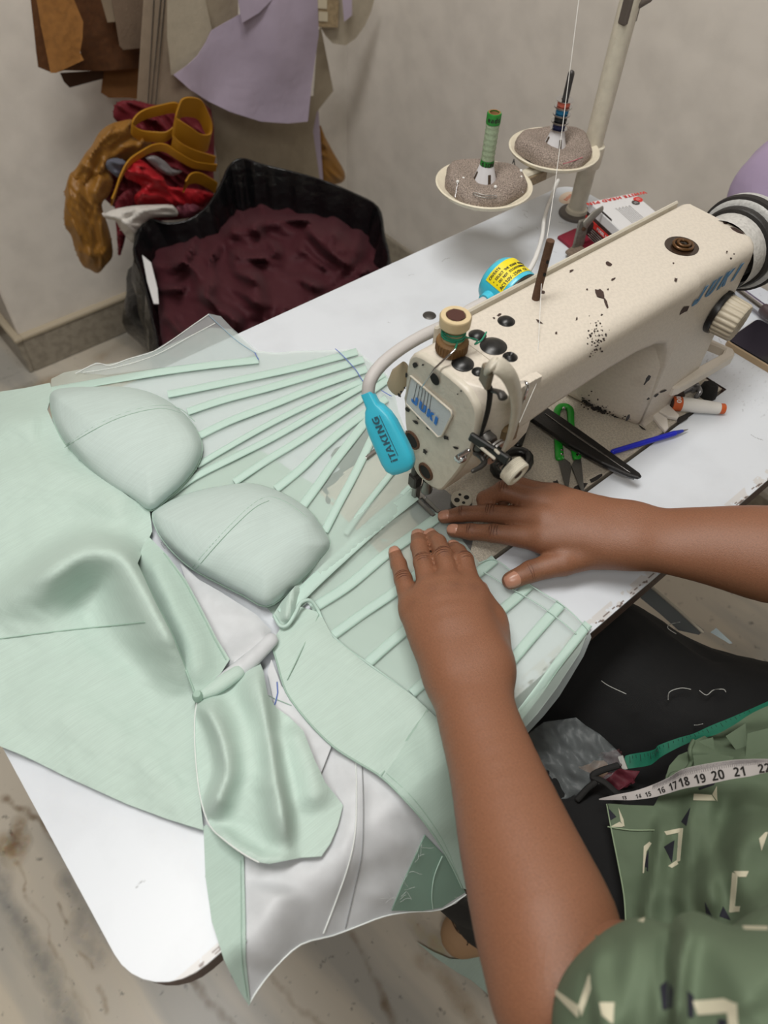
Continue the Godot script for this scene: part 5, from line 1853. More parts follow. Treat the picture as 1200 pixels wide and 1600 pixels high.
func tools() -> void:
	# bobbin on the bed
	var bc := P(722, 779, 0.0125)
	var bx := Transform3D(Basis(Vector3(0.3, 0, 1).normalized(), 0.10), bc - Vector3(0, 0.0088, 0))
	var t := thing("bobbin", "bare steel bobbin with four holes lying by the needle", "bobbin", bx.origin)
	var b := MB.new()
	b.lathe([[0.0, 0.0098], [0.0102, 0.0098], [0.0108, 0.0094], [0.0108, 0.0088], [0.005, 0.0084]], bx, 30)
	obj("top_flange", b, mat(rgb(186, 180, 166), 0.4, 0.5), t)
	b = MB.new()
	b.lathe([[0.005, 0.0086], [0.005, 0.0014], [0.0108, 0.0012], [0.0110, 0.0005], [0.0106, 0.0]], bx, 30)
	obj("bottom_flange", b, M.dark_steel, t)
	for q in [[0.0052, 0.4, 0.0026], [0.0052, 1.95, 0.0016], [0.0052, 3.5, 0.0027], [0.0052, 5.1, 0.0015]]:
		b = MB.new()
		b.lathe([[0.0, 0.0100], [q[2], 0.0100], [q[2] * 1.1, 0.0097]], bx * Transform3D(Basis(), Vector3(cos(q[1]) * q[0], 0, sin(q[1]) * q[0])), 14)
		obj("hole", b, M.black_matt, t)
	# tailor's shears
	t = thing("shears", "large black tailor's shears lying across the green thread snips", "scissors", P(900, 680))
	var steel := mat(rgb(44, 43, 43), 0.3, 0.6, Tx.fine, 30.0, 0.2)
	obj("blade", slab("819,640 826,631 838,629 850,632 880,652 920,680 960,709 1000,738 1003,743 998,745 985,742 940,722 890,694 842,662 826,650", 0.014, 0.004, 0.0012), steel, t)
	obj("blade", slab("822,650 840,662 890,697 940,725 975,741 992,746 960,733 900,690 840,640", 0.009, 0.004, 0.0008), mat(rgb(104, 102, 102), 0.25, 0.8), t)
	b = MB.new()
	b.tube(PackedVector3Array([P(852, 646, 0.0185), P(905, 684, 0.0185), P(985, 738, 0.0183)]), [0.0006, 0.0018, 0.0004], 6, true, 0.3, Vector3.UP)
	obj("ground_edge", b, mat(rgb(120, 118, 118), 0.25, 0.8), t)
	b = MB.new()
	b.lathe([[0.0, 0.006], [0.003, 0.006], [0.0034, 0.004], [0.0055, 0.0036], [0.0062, 0.0024], [0.0064, 0.0]], Transform3D(Basis(), P(842, 633, 0.0175)), 18)
	obj("pivot_screw", b, mat(rgb(170, 128, 52), 0.3, 0.9), t)
	var h0 := P(822, 642, 0.016)
	for s in [[Vector3(-0.055, 0, 0.006), Vector3(-0.085, 0, -0.004), 0.020], [Vector3(-0.045, 0, 0.030), Vector3(-0.070, 0, 0.045), 0.017]]:
		b = MB.new()
		b.tube(PackedVector3Array([h0 + Vector3(0.004, -0.002, 0), h0 + s[0]]), [0.006, 0.005], 10, true, 0.7)
		var lp := PackedVector3Array()
		for i in 17:
			var a := TAU * i / 16.0
			lp.append(h0 + s[1] + Vector3(cos(a) * s[2] * 1.3, 0, sin(a) * s[2] * 0.8))
		b.tube(lp, 0.0052, 10, false)
		obj("handle", b, M.black, t)
	# thread snips
	t = thing("thread_snips", "green-handled thread snips half under the black shears", "scissors", P(890, 700))
	var green := mat(rgb(26, 150, 40), 0.4)
	b = MB.new()
	var loop := PackedVector3Array()
	for p in curve2(pv("874,716 872,690 871,664 870,645 875,636 884,635 891,641 892,655 894,680 897,700 901,716"), 4):
		loop.append(P(p.x, p.y, 0.006))
	b.tube(loop, [0.0046, 0.0036, 0.0042, 0.0042, 0.0036, 0.0046], 10, true, 0.7, Vector3.UP)
	obj("handle", b, green, t)
	obj("handle_sleeve", slab("868,690 879,690 882,716 872,714", 0.003, 0.0055, 0.001), green, t)
	obj("handle_sleeve", slab("896,695 906,690 909,714 899,717", 0.003, 0.0055, 0.001), green, t)
	obj("blade", slab("872,713 883,716 891,722 893,730 889,758 887,764 884,760 878,738", 0.004, 0.0022, 0.0006), mat(rgb(112, 112, 110), 0.35, 0.8, Tx.fine, 20.0, 0.2), t)
	obj("blade", slab("893,727 899,716 908,714 911,742 913,766 910,770 906,760 899,742", 0.005, 0.0022, 0.0006), mat(rgb(122, 122, 120), 0.35, 0.8, Tx.fine, 20.0, 0.2), t)
	for q in [[878, 703], [878, 710], [902, 703], [902, 711]]:
		b = MB.new()
		b.lathe([[0.0, 0.001], [0.0014, 0.0008], [0.0018, 0.0]], Transform3D(Basis(), P(q[0], q[1], 0.0086)), 10)
		obj("rivet", b, M.chrome, t)
	b = MB.new()
	b.lathe([[0.0, 0.0014], [0.0016, 0.001], [0.002, 0.0]], Transform3D(Basis(), P(881, 638, 0.0095)), 10)
	obj("rivet", b, M.chrome, t)
	# pen refill
	t = thing("pen_refill", "bright blue pen refill lying by the front edge of the machine bed", "pen", P(1010, 690))
	b = MB.new()
	b.tube(PackedVector3Array([P(958, 706, 0.005), P(1054, 677, 0.005)]), 0.0031, 12)
	obj("barrel", b, mat(rgb(26, 40, 196), 0.3), t)
	b = MB.new()
	b.tube(PackedVector3Array([P(1054, 677, 0.005), P(1066, 673.5, 0.005)]), [0.0029, 0.0018], 10)
	obj("collar", b, mat(rgb(34, 52, 168), 0.3), t)
	b = MB.new()
	b.tube(PackedVector3Array([P(1065, 674, 0.005), P(1075, 671, 0.0045)]), [0.0017, 0.0004], 8)
	obj("tip", b, M.steel, t)
	# white spool
	var a0 := P(1050, 630, 0.0085)
	var a1 := P(1132, 639, 0.0060)
	t = thing("thread_spool", "white thread spool with orange ends lying beside the chalk", "thread spool", (a0 + a1) * 0.5 - Vector3(0, 0.008, 0))
	var sx := axis(a0, a1 - a0)
	var l := (a1 - a0).length()
	b = MB.new()
	b.lathe([[0.0082, 0.010], [0.0086, 0.012], [0.0080, l * 0.5], [0.0070, l - 0.008], [0.0064, l - 0.006]], sx, 22)
	obj("wound_thread", b, mat(rgb(228, 226, 222), 0.6, 0.0, Tx.fine, 40.0, 0.3), t)
	b = MB.new()
	b.lathe([[0.0, 0.0], [0.0080, 0.0], [0.0085, 0.001], [0.0084, 0.010]], sx, 22)
	var lb := obj("end_label", b, mat(rgb(206, 96, 46), 0.5), t)
	b = MB.new()
	b.lathe([[0.0060, l - 0.007], [0.0062, l - 0.001], [0.0056, l], [0.0, l]], sx, 22)
	obj("end_label", b, mat(rgb(206, 96, 46), 0.5), t)
	b = MB.new()
	b.lathe([[0.0, -0.0006], [0.0060, -0.0006], [0.0062, 0.0]], sx, 18)
	obj("end_core", b, mat(rgb(66, 44, 36), 0.7), lb)
	for i in 3:
		var an := -0.5 + i * 0.5
		var dd := (Vector3.UP * cos(an) + (a1 - a0).normalized().cross(Vector3.UP) * sin(an)).normalized()
		lettering("100"[i], 0.0055, frame(a0 + (a1 - a0).normalized() * 0.0052 + dd * 0.0086, (a1 - a0).normalized().cross(dd), -(a1 - a0)), M.white, lb)
	# tailor's chalk
	tag(obj("tailors_chalk", slab("1015,641 1022,639 1043,653 1045,668 1040,673 1030,662", 0.0022, 0.004, 0.001), mat(rgb(226, 220, 212), 0.8), null), "white triangle of tailor's chalk, the lower one at the bed's corner", "chalk")
	tag(obj("tailors_chalk", slab("1023,637 1034,622 1046,632 1062,648 1059,653 1044,650", 0.0030, 0.004, 0.001), mat(rgb(222, 216, 208), 0.8), null), "white triangle of tailor's chalk touching the orange spool end", "chalk")
	# black rubber cap behind the spool
	b = MB.new()
	var rc := P(1103, 617, 0.0)
	b.lathe([[0.0, 0.018], [0.006, 0.0175], [0.0095, 0.014], [0.0115, 0.006], [0.012, 0.0]], Transform3D(Basis(), rc), 9)
	tag(obj("rubber_cap", b, M.black_matt, null), "black rubber cap under the white reverse lever", "cap")
	b = MB.new()
	b.tube(curve3(PackedVector3Array([P(1084, 610, 0.008), P(1090, 604, 0.014), P(1094, 612, 0.012), P(1088, 620, 0.006)]), 4), 0.003, 8)
	b.tube(PackedVector3Array([P(1064, 612, 0.008), P(1086, 602, 0.010)]), 0.005, 10)
	tag(obj("bobbin_case", b, mat(rgb(150, 150, 154), 0.25, 0.7), null), "small grey metal fitting tucked under the reverse lever", "fitting")
	# phone
	t = thing("smartphone", "black-screened phone in a tan case at the right edge of the table", "phone", P(1180, 550))
	var pa := P(1134, 530, 0.010)
	var pb := P(1184, 496, 0.010)
	var pc := P(1206, 594, 0.010)
	var ea := (pb - pa)
	var eb := (pc - pa).normalized()
	eb = (eb - ea.normalized() * eb.dot(ea.normalized())).normalized() * 0.155
	var outl := PackedVector2Array()
	var wd := ea.length()
	for c in [[0.008, 0.008, PI], [0.147, 0.008, 1.5 * PI], [0.147, wd - 0.008, 0.0], [0.008, wd - 0.008, 0.5 * PI]]:
		for k in 5:
			var an: float = c[2] + k * PI / 8.0
			outl.append(Vector2(c[0] + cos(an) * 0.008, c[1] + sin(an) * 0.008))
	var px := Transform3D(Basis(eb.normalized(), ea.normalized(), Vector3.UP), Vector3(pa.x, TT + 0.0002, pa.z))
	if eb.cross(ea).y < 0.0:
		px.basis.z = Vector3.UP
	b = MB.new()
	b.prism(outl, 0.0088, px, 0.0012)
	obj("case", b, mat(rgb(176, 152, 120), 0.6), t)
	b = MB.new()
	b.prism(Geometry2D.offset_polygon(outl, -0.0012)[0], 0.0102, px, 0.0006)
	obj("screen", b, mat(rgb(14, 14, 15), 0.12), t)
	# chrome tube and lavender pouch behind the handwheel
	t = thing("chrome_tube", "chrome tube with a dark end lying behind the phone", "tube", P(1185, 475))
	b = MB.new()
	b.tube(PackedVector3Array([P(1150, 452, 0.012), P(1197, 486, 0.012)]), 0.0062, 16)
	obj("tube", b, M.chrome, t)
	b = MB.new()
	b.tube(PackedVector3Array([P(1196, 485, 0.012), P(1240, 517, 0.012)]), 0.0085, 16)
	obj("dark_end", b, mat(rgb(72, 58, 60), 0.4), t)
	b = MB.new()
	var lc := P(1206, 405)
	var rr := []
	for j in 15:
		var f := j / 14.0
		var q := PackedVector3Array()
		for i in 48:
			var a := TAU * i / 48.0
			var r := 0.094 * pow(sin(PI * clampf(0.12 + f * 0.86, 0.0, 1.0)), 0.6) * (1.0 + 0.035 * sin(a * 9.0 + f * 3.0) * (1.0 - 0.5 * f))
			q.append(lc + Vector3(cos(a) * r * 0.8, 0.002 + f * 0.185, sin(a) * r))
		rr.append(q)
	b.rows(rr, true, true)
	b.fan(rr[0], Vector3.DOWN)
	b.fan(rr[14], Vector3.UP)
	var lav := mat(rgb(172, 155, 184), 0.6, 0.0, Tx.soft, 8.0, 0.4)
	lav.backlight_enabled = true
	lav.backlight = Color(0.25, 0.2, 0.3)
	tag(obj("cloth_pouch", b, lav, null), "bulging lavender cloth pouch behind the handwheel at the right edge", "pouch")
	# pin box
	var hh := 0.05
	var A := P(921, 316, hh)
	var B := P(990, 302, hh)
	var D := P(977, 368, hh)
	var ax := (B - A)
	var ay := (D - A)
	ay = ay - ax.normalized() * ay.dot(ax.normalized())
	t = thing("pin_box", "white-lidded carton of pins with red lettering behind the machine", "box", (A + B + ay) * 1.0 - (A + B) * 0.5 - Vector3(0, hh, 0))
	var bxf := frame((A + ax * 0.5 + ay * 0.5) - Vector3(0, hh * 0.5, 0), ax, Vector3.UP)
	b = MB.new()
	b.box(Vector3(ax.length(), hh, ay.length()), bxf, 0.001)
	var boxm := obj("carton", b, mat(rgb(58, 44, 40), 0.5), t)
	var lid := MB.new()
	lid.box(Vector3(ax.length() + 0.001, 0.014, ay.length() + 0.001), Transform3D(bxf.basis, bxf.origin + Vector3(0, hh * 0.5 - 0.0065, 0)), 0.001)
	var lidm := obj("lid", lid, M.card_white, t)
	var sx2 := -ax.normalized()
	var sy2 := ay.normalized()
	var onl := func(u: float, v: float) -> Vector3:
		return A + ax * u + ay * v + Vector3(0, 0.0012, 0)
	lettering("WHITE HEAD PIN", 0.0062, frame(onl.call(0.56, 0.06), sx2, sy2), M.red_print, lidm, "red_lettering", 0.0, 1.45)
	for q in [[0.93, 0.20, 0.0068, M.red_print], [0.82, 0.27, 0.0058, mat(rgb(66, 60, 58), 0.5)]]:
		b = MB.new()
		b.lathe([[0.0, 0.0003], [q[2], 0.0003], [q[2], 0.0]], Transform3D(Basis(), onl.call(q[0], q[1]) - Vector3(0, 0.0004, 0)), 22)
		var dsc := obj("printed_disc", b, q[3], lidm)
		for k in 2:
			b = MB.new()
			b.box(Vector3(0.006, 0.0007, 0.0003), frame(onl.call(q[0], q[1] + (k - 0.5) * 0.03) + Vector3(0, 0.0001, 0), sx2, sy2), 0.0001)
			obj("printed_line", b, M.card_white, dsc)
	for k in 9:
		b = MB.new()
		var u := 0.34 + k * 0.037
		b.tube(PackedVector3Array([onl.call(u, 0.34), onl.call(u, 0.76)]), 0.0002, 4)
		obj("printed_pin", b, mat(rgb(120, 118, 118), 0.6), lidm)
	b = MB.new()
	for k in 5:
		b.lathe([[0.0, 0.0002], [0.0013, 0.0002], [0.0013, 0.0]], Transform3D(Basis(), onl.call(0.34 + k * 0.074, 0.32)), 8)
		b.lathe([[0.0, 0.0002], [0.0013, 0.0002], [0.0013, 0.0]], Transform3D(Basis(), onl.call(0.34 + k * 0.074, 0.79)), 8)
	obj("printed_pin_heads", b, mat(rgb(186, 184, 184), 0.6), lidm)
	b = MB.new()
	b.box(Vector3(ay.length() * 0.3, 0.0006, 0.004), frame(onl.call(0.012, 0.45), ay, -ax), 0.0002)
	obj("lid_notch", b, mat(rgb(56, 50, 48), 0.7), lidm)
	var sn := -ax.normalized()
	var sp := A + ay * 0.5 - Vector3(0, 0.0225, 0) + sn * 0.0006
	b = MB.new()
	b.box(Vector3(ay.length() * 0.98, 0.0085, 0.0008), frame(sp, ay, Vector3.UP), 0.0002)
	var band := obj("red_band", b, M.red_print, boxm)
	lettering("PEARL HEAD PIN", 0.0042, frame(sp + sn * 0.0006 + ay.normalized() * 0.012, ay, Vector3.UP), M.card_white, band, "white_lettering", 0.0, 1.1)
	for k in 5:
		b = MB.new()
		b.box(Vector3(ay.length() * (0.8 - 0.08 * (k % 3)), 0.0007, 0.0006), frame(sp - Vector3(0, 0.0075 + k * 0.0032, 0) + ay * 0.06, ay, Vector3.UP), 0.0002)
		obj("printed_line", b, mat(rgb(150, 140, 136), 0.6), boxm)
	tag(obj("red_pouch", slab("872,367 899,355 916,362 945,392 928,410 903,392", 0.0006, 0.006, 0.002), mat(rgb(126, 18, 44), 0.6), null), "flat crimson pouch sticking out from under the pin box", "pouch")
	# bobbin winder
	t = thing("bobbin_winder", "grey metal bobbin winder arm on a worn base between pouch and machine", "bobbin winder", P(908, 392))
	obj("base_plate", slab("884,391 902,378 928,398 916,418 905,416", 0.0066, 0.004, 0.001), mat(rgb(128, 112, 98), 0.6, 0.2, Tx.fine, 20.0, 0.5, Tx.dirty), t)
	b = MB.new()
	var w0 := P(900, 384, 0.012)
	b.box(Vector3(0.020, 0.042, 0.004), frame(w0 + Vector3(0.004, 0.018, 0), Vector3(1, 0, 0.2), Vector3(0.12, 1, 0)), 0.0015)
	var wa := obj("upright", b, mat(rgb(134, 130, 122), 0.5, 0.4, Tx.fine, 20.0, 0.3, Tx.dirty), t)
	b = MB.new()
	b.tube(PackedVector3Array([w0 + Vector3(0.004, 0.032, 0.003), w0 + Vector3(0.016, 0.042, 0.004), w0 + Vector3(0.032, 0.047, 0.005)]), [0.009, 0.008, 0.005], 12, true, 0.35, Vector3(0, 0, 1))
	obj("latch_arm", b, mat(rgb(140, 136, 128), 0.5, 0.4), wa)
	b = MB.new()
	b.lathe([[0.0, 0.002], [0.003, 0.0018], [0.0036, 0.0]], axis(w0 + Vector3(0.004, 0.026, 0.0024), Vector3(-0.2, 0, 1)), 14)
	obj("pivot_screw", b, M.rust, wa)
	b = MB.new()
	b.lathe([[0.0, 0.006], [0.010, 0.005], [0.011, 0.003], [0.011, 0.0]], axis(w0 + Vector3(0.02, 0.02, -0.006), Vector3(-0.3, 0, 1)), 20)
	obj("winder_wheel", b, M.dark_steel, wa)

# ------------------------------------------------------------------ the dress being sewn
func sew(line: PackedVector2Array, fn: Callable, r: float, m: Material, parent: Node, called := "seam") -> void:
	var pts := PackedVector3Array()
	for p in line:
		pts.append(fn.call(p) - ray(p) * 0.0007)
	if pts.size() < 2:
		return
	var b := MB.new()
	b.tube(pts, r, 5, true)
	obj(called, b, m, parent)

func ribbon(line: PackedVector2Array, wpx: float, h: float, lift: float, th: float) -> MB:     # a stitched channel lying on the cloth
	var b := MB.new()
	var rows := []
	var n := line.size()
	for i in n:
		var d := (line[mini(i + 1, n - 1)] - line[maxi(i - 1, 0)]).normalized()
		var s := Vector2(-d.y, d.x)
		var q := PackedVector3Array()
		for k in 7:
			var u := (k - 3) / 3.0
			q.append(lay(line[i] + s * u * wpx * 0.5, h + lift * (1.0 - pow(absf(u), 10.0))))
		rows.append(q)
	var under := []
	for r in rows:
		var q := PackedVector3Array()
		for k in 7:
			var p: Vector3 = r[6 - k]
			q.append(p - Vector3(0, th, 0))
		under.append(q)
	var full := []
	for i in rows.size():
		var q: PackedVector3Array = rows[i].duplicate()
		q.append_array(under[i])
		full.append(q)
	b.rows(full, true, true)
	b.fan(full[0], full[0][0] - full[1][0])
	b.fan(full[n - 1], full[n - 1][0] - full[n - 2][0])
	return b

func dress() -> void:
	var t := thing("dress", "pale mint strapless dress with padded cups and boned sheer bodice, half sewn", "dress", P(330, 850))
	# --- skirt on the left
	var sk := pv("-170,625 -80,618 0,612 40,606 78,598 82,612 74,640 84,662 108,698 150,738 200,775 234,797 238,830 228,850 215,880 240,935 268,990 306,1086 303,1130 308,1200 318,1297 262,1280 200,1257 100,1212 40,1182 0,1166 -60,1140 -170,1095")
	var skf := [
		[curve2(pv("-20,960 60,905 130,862 185,868 214,905 240,955 270,1010 302,1082"), 4), 0.052, 44.0, 22.0],
		[pv("-120,660 0,655 70,668"), 0.008, 30.0, 24.0],
		[pv("-60,760 60,735 150,760 226,812"), 0.012, 44.0, 34.0],
		[curve2(pv("110,930 160,985 220,1050 296,1150"), 4), -0.004, 26.0, 26.0],
		[pv("0,1080 120,1110 220,1180 300,1270"), 0.005, 40.0, 30.0]]
	var skh := func(p: Vector2) -> Vector3:
		return lay(p, 0.004 + folds(p, skf) + 0.004 * (noise.get_noise_2d(p.x * 0.6, p.y * 0.6) + 0.5) + 0.0009 * wrinkle.get_noise_2d(p.x * 0.9, p.y * 1.6))
	var b := MB.new()
	b.sheet(sk, 7.0, skh, 0.0012)
	var skirt := obj("skirt", b, M.mint, t)
	sew(curve2(pv("-60,1006 0,998 60,990 130,982 190,976 226,972"), 4), skh, 0.0006, M.stitch, skirt)
	# --- waist facing: mint band beside the fold
	var fac := pv("232,838 262,868 290,905 312,945 340,1000 359,1030 345,1052 310,1087 300,1075 288,1040 268,990 240,935 214,880 222,856")
	var fch := func(p: Vector2) -> Vector3: return lay(p, 0.017 + folds(p, [[pv("226,850 260,920 300,1010 312,1080"), 0.012, 20.0, 30.0]]) + 0.002 * noise.get_noise_2d(p.x, p.y))
	b = MB.new()
	b.sheet(fac, 6.0, fch, 0.0012)
	var facing := obj("facing", b, M.mint_deep, t)
	sew(curve2(pv("214,880 240,935 268,990 288,1040 303,1080"), 5), fch, 0.0009, M.stitch, facing, "overlocked_edge")
	sew(curve2(pv("256,864 286,905 308,945 336,1000 353,1030"), 5), fch, 0.0005, M.stitch, facing)
	# --- white lining that shows under the second cup
	var lin := pv("282,880 310,905 345,925 400,960 424,985 420,995 385,1020 352,1046 330,1020 300,940")
	var lh := func(p: Vector2) -> Vector3: return lay(p, 0.008 + folds(p, [[pv("350,1040 390,1010 424,986"), 0.010, 24.0, 14.0], [pv("300,920 350,950 410,985"), 0.004, 30.0, 20.0]]))
	b = MB.new()
	b.sheet(lin, 6.0, lh, 0.001)
	obj("lining", b, M.lining, t)
	b = MB.new()
	var rl := PackedVector3Array()
	for p in curve2(pv("311,1087 336,1072 365,1052 395,1028 424,999"), 5):
		rl.append(lay(p, 0.014))
	b.tube(rl, [0.003, 0.0062, 0.0072, 0.0076, 0.0066], 14, true, 0.8)
	var roll := obj("rolled_lining", b, M.lining, t)
	b = MB.new()
	rl = PackedVector3Array()
	for p in curve2(pv("310,1088 334,1076 352,1064 372,1050"), 5):
		rl.append(lay(p, 0.0165))
	b.tube(rl, [0.003, 0.0060, 0.0066, 0.0062], 14, true, 0.8)
	obj("rolled_edge", b, M.mint, roll)
	b = MB.new()
	b.lathe([[0.0, 0.006], [0.003, 0.005], [0.0045, 0.001], [0.004, -0.004]], Transform3D(Basis(), lay(Vector2(309, 1088), 0.018)), 12)
	obj("knot", b, M.stitch, t)
	# --- lower white lining, over the table edge
	var low := pv("316,1240 380,1180 430,1100 470,1140 520,1164 560,1190 598,1213 640,1256 672,1296 702,1345 724,1386 728,1398 712,1412 690,1421 640,1425 600,1432 560,1447 520,1462 470,1476 430,1512 402,1548 389,1570 384,1552 382,1500 381,1420 378,1340")
	var lowf := [[pv("560,1200 556,1280 540,1360 510,1450"), 0.006, 26.0, 14.0], [pv("640,1290 600,1360 590,1420"), 0.006, 34.0, 30.0], [pv("440,1380 430,1440 400,1520"), 0.010, 40.0, 40.0], [pv("640,1330 560,1380 500,1440"), -0.006, 20.0, 30.0]]
	var lowh := func(p: Vector2) -> Vector3:
		return lay(p, 0.003 + folds(p, lowf) + 0.003 * noise.get_noise_2d(p.x * 0.7 + 300.0, p.y * 0.7))
	b = MB.new()
	b.sheet(low, 7.0, lowh, 0.001)
	var lining := obj("lining", b, M.lining, t)
	sew(curve2(pv("556,1192 557,1240 555,1300 545,1350 528,1400 506,1458"), 6), lowh, 0.0006, M.stitch_white, lining)
	sew(curve2(pv("566,1196 568,1260 566,1330 556,1380 540,1450"), 6), lowh, 0.0005, mat(rgb(140, 142, 144), 0.8), lining)
	sew(curve2(pv("728,1398 690,1421 640,1425 600,1432 560,1447 520,1462 470,1476 430,1512 402,1548 389,1570"), 3), lowh, 0.0006, M.stitch_white, lining, "hem")
	# frayed threads along the raw edges
	var rnd := RandomNumberGenerator.new()
	rnd.seed = 3
	b = MB.new()
	for k in 24:
		var u := rnd.randf()
		var p := Vector2(664, 1308).lerp(Vector2(613, 1420), u)
		if k > 17:
			p = Vector2(728, 1398).lerp(Vector2(735, 1410), rnd.randf())
		var pts := PackedVector3Array()
		var d := Vector2(rnd.randf_range(-0.5, 1.2), rnd.randf_range(-1, 0.7)).normalized()
		for i in 6:
			pts.append(lay(p, 0.006 + 0.001 * i))
			p += d * rnd.randf_range(2, 7)
			d = d.rotated(rnd.randf_range(-0.5, 0.5))
		b.tube(pts, 0.0001, 3, false)
	var fr := obj("frayed_threads", b, M.stitch_white, lining)
	fr.set_meta("kind", "stuff")
	# mint band down the lining's left edge
	var band := pv("318,1293 322,1288 350,1312 381,1338 383,1420 384,1500 391,1566 389,1571 372,1545 350,1500 331,1440 321,1370")
	var bh := func(p: Vector2) -> Vector3: return lay(p, 0.0055 + folds(p, lowf) + 0.003 * noise.get_noise_2d(p.x * 0.7 + 300.0, p.y * 0.7))
	b = MB.new()
	b.sheet(band, 6.0, bh, 0.001)
	var bandm := obj("hem_band", b, M.mint_deep, t)
	sew(curve2(pv("376,1345 377,1420 378,1500 386,1558"), 5), bh, 0.0004, M.stitch, bandm)
	# small white corner with pencil marks
	var cor := pv("418,1050 424,1030 440,1072 470,1106 519,1163 500,1212 470,1170 430,1108")
	var corh := func(p: Vector2) -> Vector3: return lay(p, 0.007)
	b = MB.new()
	b.sheet(cor, 7.0, corh, 0.001)
	var corner := obj("interfacing", b, M.lining, t)
	sew(pv("433,1066 434,1082 431,1096 427,1106"), corh, 0.0006, mat(rgb(96, 120, 190), 0.8), corner, "pencil_mark")
	sew(pv("411,1083 430,1092 455,1102"), corh, 0.0004, M.stitch, corner)
	# --- gathered mint drape in the middle
	var dr := pv("308,1089 330,1084 352,1070 378,1048 402,1024 412,1050 418,1085 432,1106 452,1120 474,1142 492,1188 508,1222 536,1258 528,1290 516,1318 502,1338 470,1340 446,1345 420,1350 404,1347 380,1334 350,1312 328,1290 314,1250 306,1190 303,1130")
	var drf := [
		[curve2(pv("312,1092 330,1120 346,1160 353,1205 340,1245 326,1280"), 4), 0.028, 12.0, 24.0],
		[curve2(pv("398,1034 408,1090 418,1150 428,1210 440,1270 448,1335"), 4), 0.030, 26.0, 14.0],
		[curve2(pv("345,1105 372,1150 390,1210 385,1290"), 4), 0.006, 26.0, 22.0],
		[pv("452,1128 480,1190 500,1270"), 0.012, 30.0, 24.0],
		[pv("330,1288 370,1325 410,1344 470,1338"), 0.010, 14.0, 14.0],
		[pv("404,1050 408,1140 414,1230"), -0.006, 14.0, 20.0]]
	var drh := func(p: Vector2) -> Vector3:
		return lay(p, 0.010 + folds(p, drf) + 0.002 * noise.get_noise_2d(p.x, p.y))
	b = MB.new()
	b.sheet(dr, 5.0, drh, 0.0012)
	var drape := obj("gathered_drape", b, M.mint, t)
	sew(curve2(pv("308,1092 304,1130 306,1190 314,1250 328,1290 350,1312 380,1334 404,1347"), 4), drh, 0.0006, M.stitch_white, drape, "hem")
	# --- mint underlay below the sheer bodice
	var und := pv("240,800 300,742 350,702 410,705 470,745 525,775 575,800 616,826 650,872 672,960 696,1050 704,1130 690,1128 645,1087 575,1039 520,997 500,957 480,942 440,975 400,930")
	var uh := func(p: Vector2) -> Vector3: return lay(p, 0.0008 + 0.0006 * (noise.get_noise_2d(p.x * 1.4, p.y * 1.4) + 0.6))
	b = MB.new()
	b.sheet(und, 9.0, uh, 0.0005)
	obj("underlay", b, M.mint_deep, t)
	# --- right facing
	var rf := pv("424,1004 436,985 440,968 470,948 500,957 520,996 575,1039 645,1087 690,1129 704,1165 708,1230 718,1310 733,1392 722,1387 702,1346 672,1297 640,1258 598,1216 560,1192 520,1166 480,1126 447,1081 433,1036")
	var rfh := func(p: Vector2) -> Vector3: return lay(p, 0.0075 + folds(p, [[pv("440,975 520,1010 640,1100 700,1190"), 0.005, 40.0, 30.0], [pv("600,1150 660,1220 700,1320"), 0.008, 40.0, 40.0]]) + 0.002 * noise.get_noise_2d(p.x * 0.8, p.y * 0.8))
	b = MB.new()
	b.sheet(rf, 7.0, rfh, 0.0012)
	var rface := obj("facing", b, M.mint, t)
	sew(curve2(pv("424,1006 433,1036 447,1081 480,1126 520,1166 560,1192 598,1216 640,1258 672,1297 702,1346 722,1387"), 4), rfh, 0.0008, M.stitch, rface, "overlocked_edge")
	sew(pv("500,957 474,1010 449,1062"), rfh, 0.0005, M.stitch, rface)
	sew(pv("668,1110 640,1150 594,1214"), rfh, 0.0008, M.stitch, rface)
	sew(curve2(pv("604,1208 648,1250 690,1310 716,1370"), 5), rfh, 0.0004, M.stitch, rface)
	b = MB.new()
	b.sheet(pv("666,1112 690,1129 704,1165 708,1230 718,1310 733,1392 722,1387 702,1346 672,1297 640,1258 598,1216 640,1152"), 8.0, func(p): return rfh.call(p) + Vector3(0, 0.0009, 0), 0.0006)
	obj("joined_panel", b, M.mint_deep, rface)
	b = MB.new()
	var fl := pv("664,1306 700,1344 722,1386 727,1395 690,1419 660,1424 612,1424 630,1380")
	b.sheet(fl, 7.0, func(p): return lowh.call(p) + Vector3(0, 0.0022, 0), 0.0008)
	var under := obj("shaded_facing", b, mat(rgb(128, 156, 142), 0.7, 0.0, Tx.weave, 60.0, 0.25, Tx.slub), t)  # mint facing in a darker tone, the arm's shade put into its colour
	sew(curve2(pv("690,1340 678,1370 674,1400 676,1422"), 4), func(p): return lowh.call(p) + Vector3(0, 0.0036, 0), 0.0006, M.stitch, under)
	# --- sheer bodice
	var org := pv("80,592 100,582 150,572 200,563 262,540 325,512 362,514 400,548 430,551 470,548 520,547 556,545 568,556 580,566 600,580 612,592 622,640 640,690 650,740 662,790 690,802 720,840 748,878 772,872 826,912 876,942 920,985 906,1020 870,1075 840,1115 812,1146 770,1150 704,1160 690,1130 645,1088 575,1040 520,998 500,957 480,942 440,978 425,965 470,900 400,860 240,800 160,740 90,650 78,625")
	var orh := func(p: Vector2) -> Vector3: return lay(p, 0.0026 + 0.0011 * (noise.get_noise_2d(p.x * 1.2, p.y * 1.2) + 0.6) + folds(p, [[pv("470,900 560,830 650,770"), 0.006, 18.0, 16.0], [pv("440,960 520,880 640,780"), 0.006, 10.0, 22.0]]), 1.3)
	b = MB.new()
	b.sheet(org, 9.0, orh, 0.0)
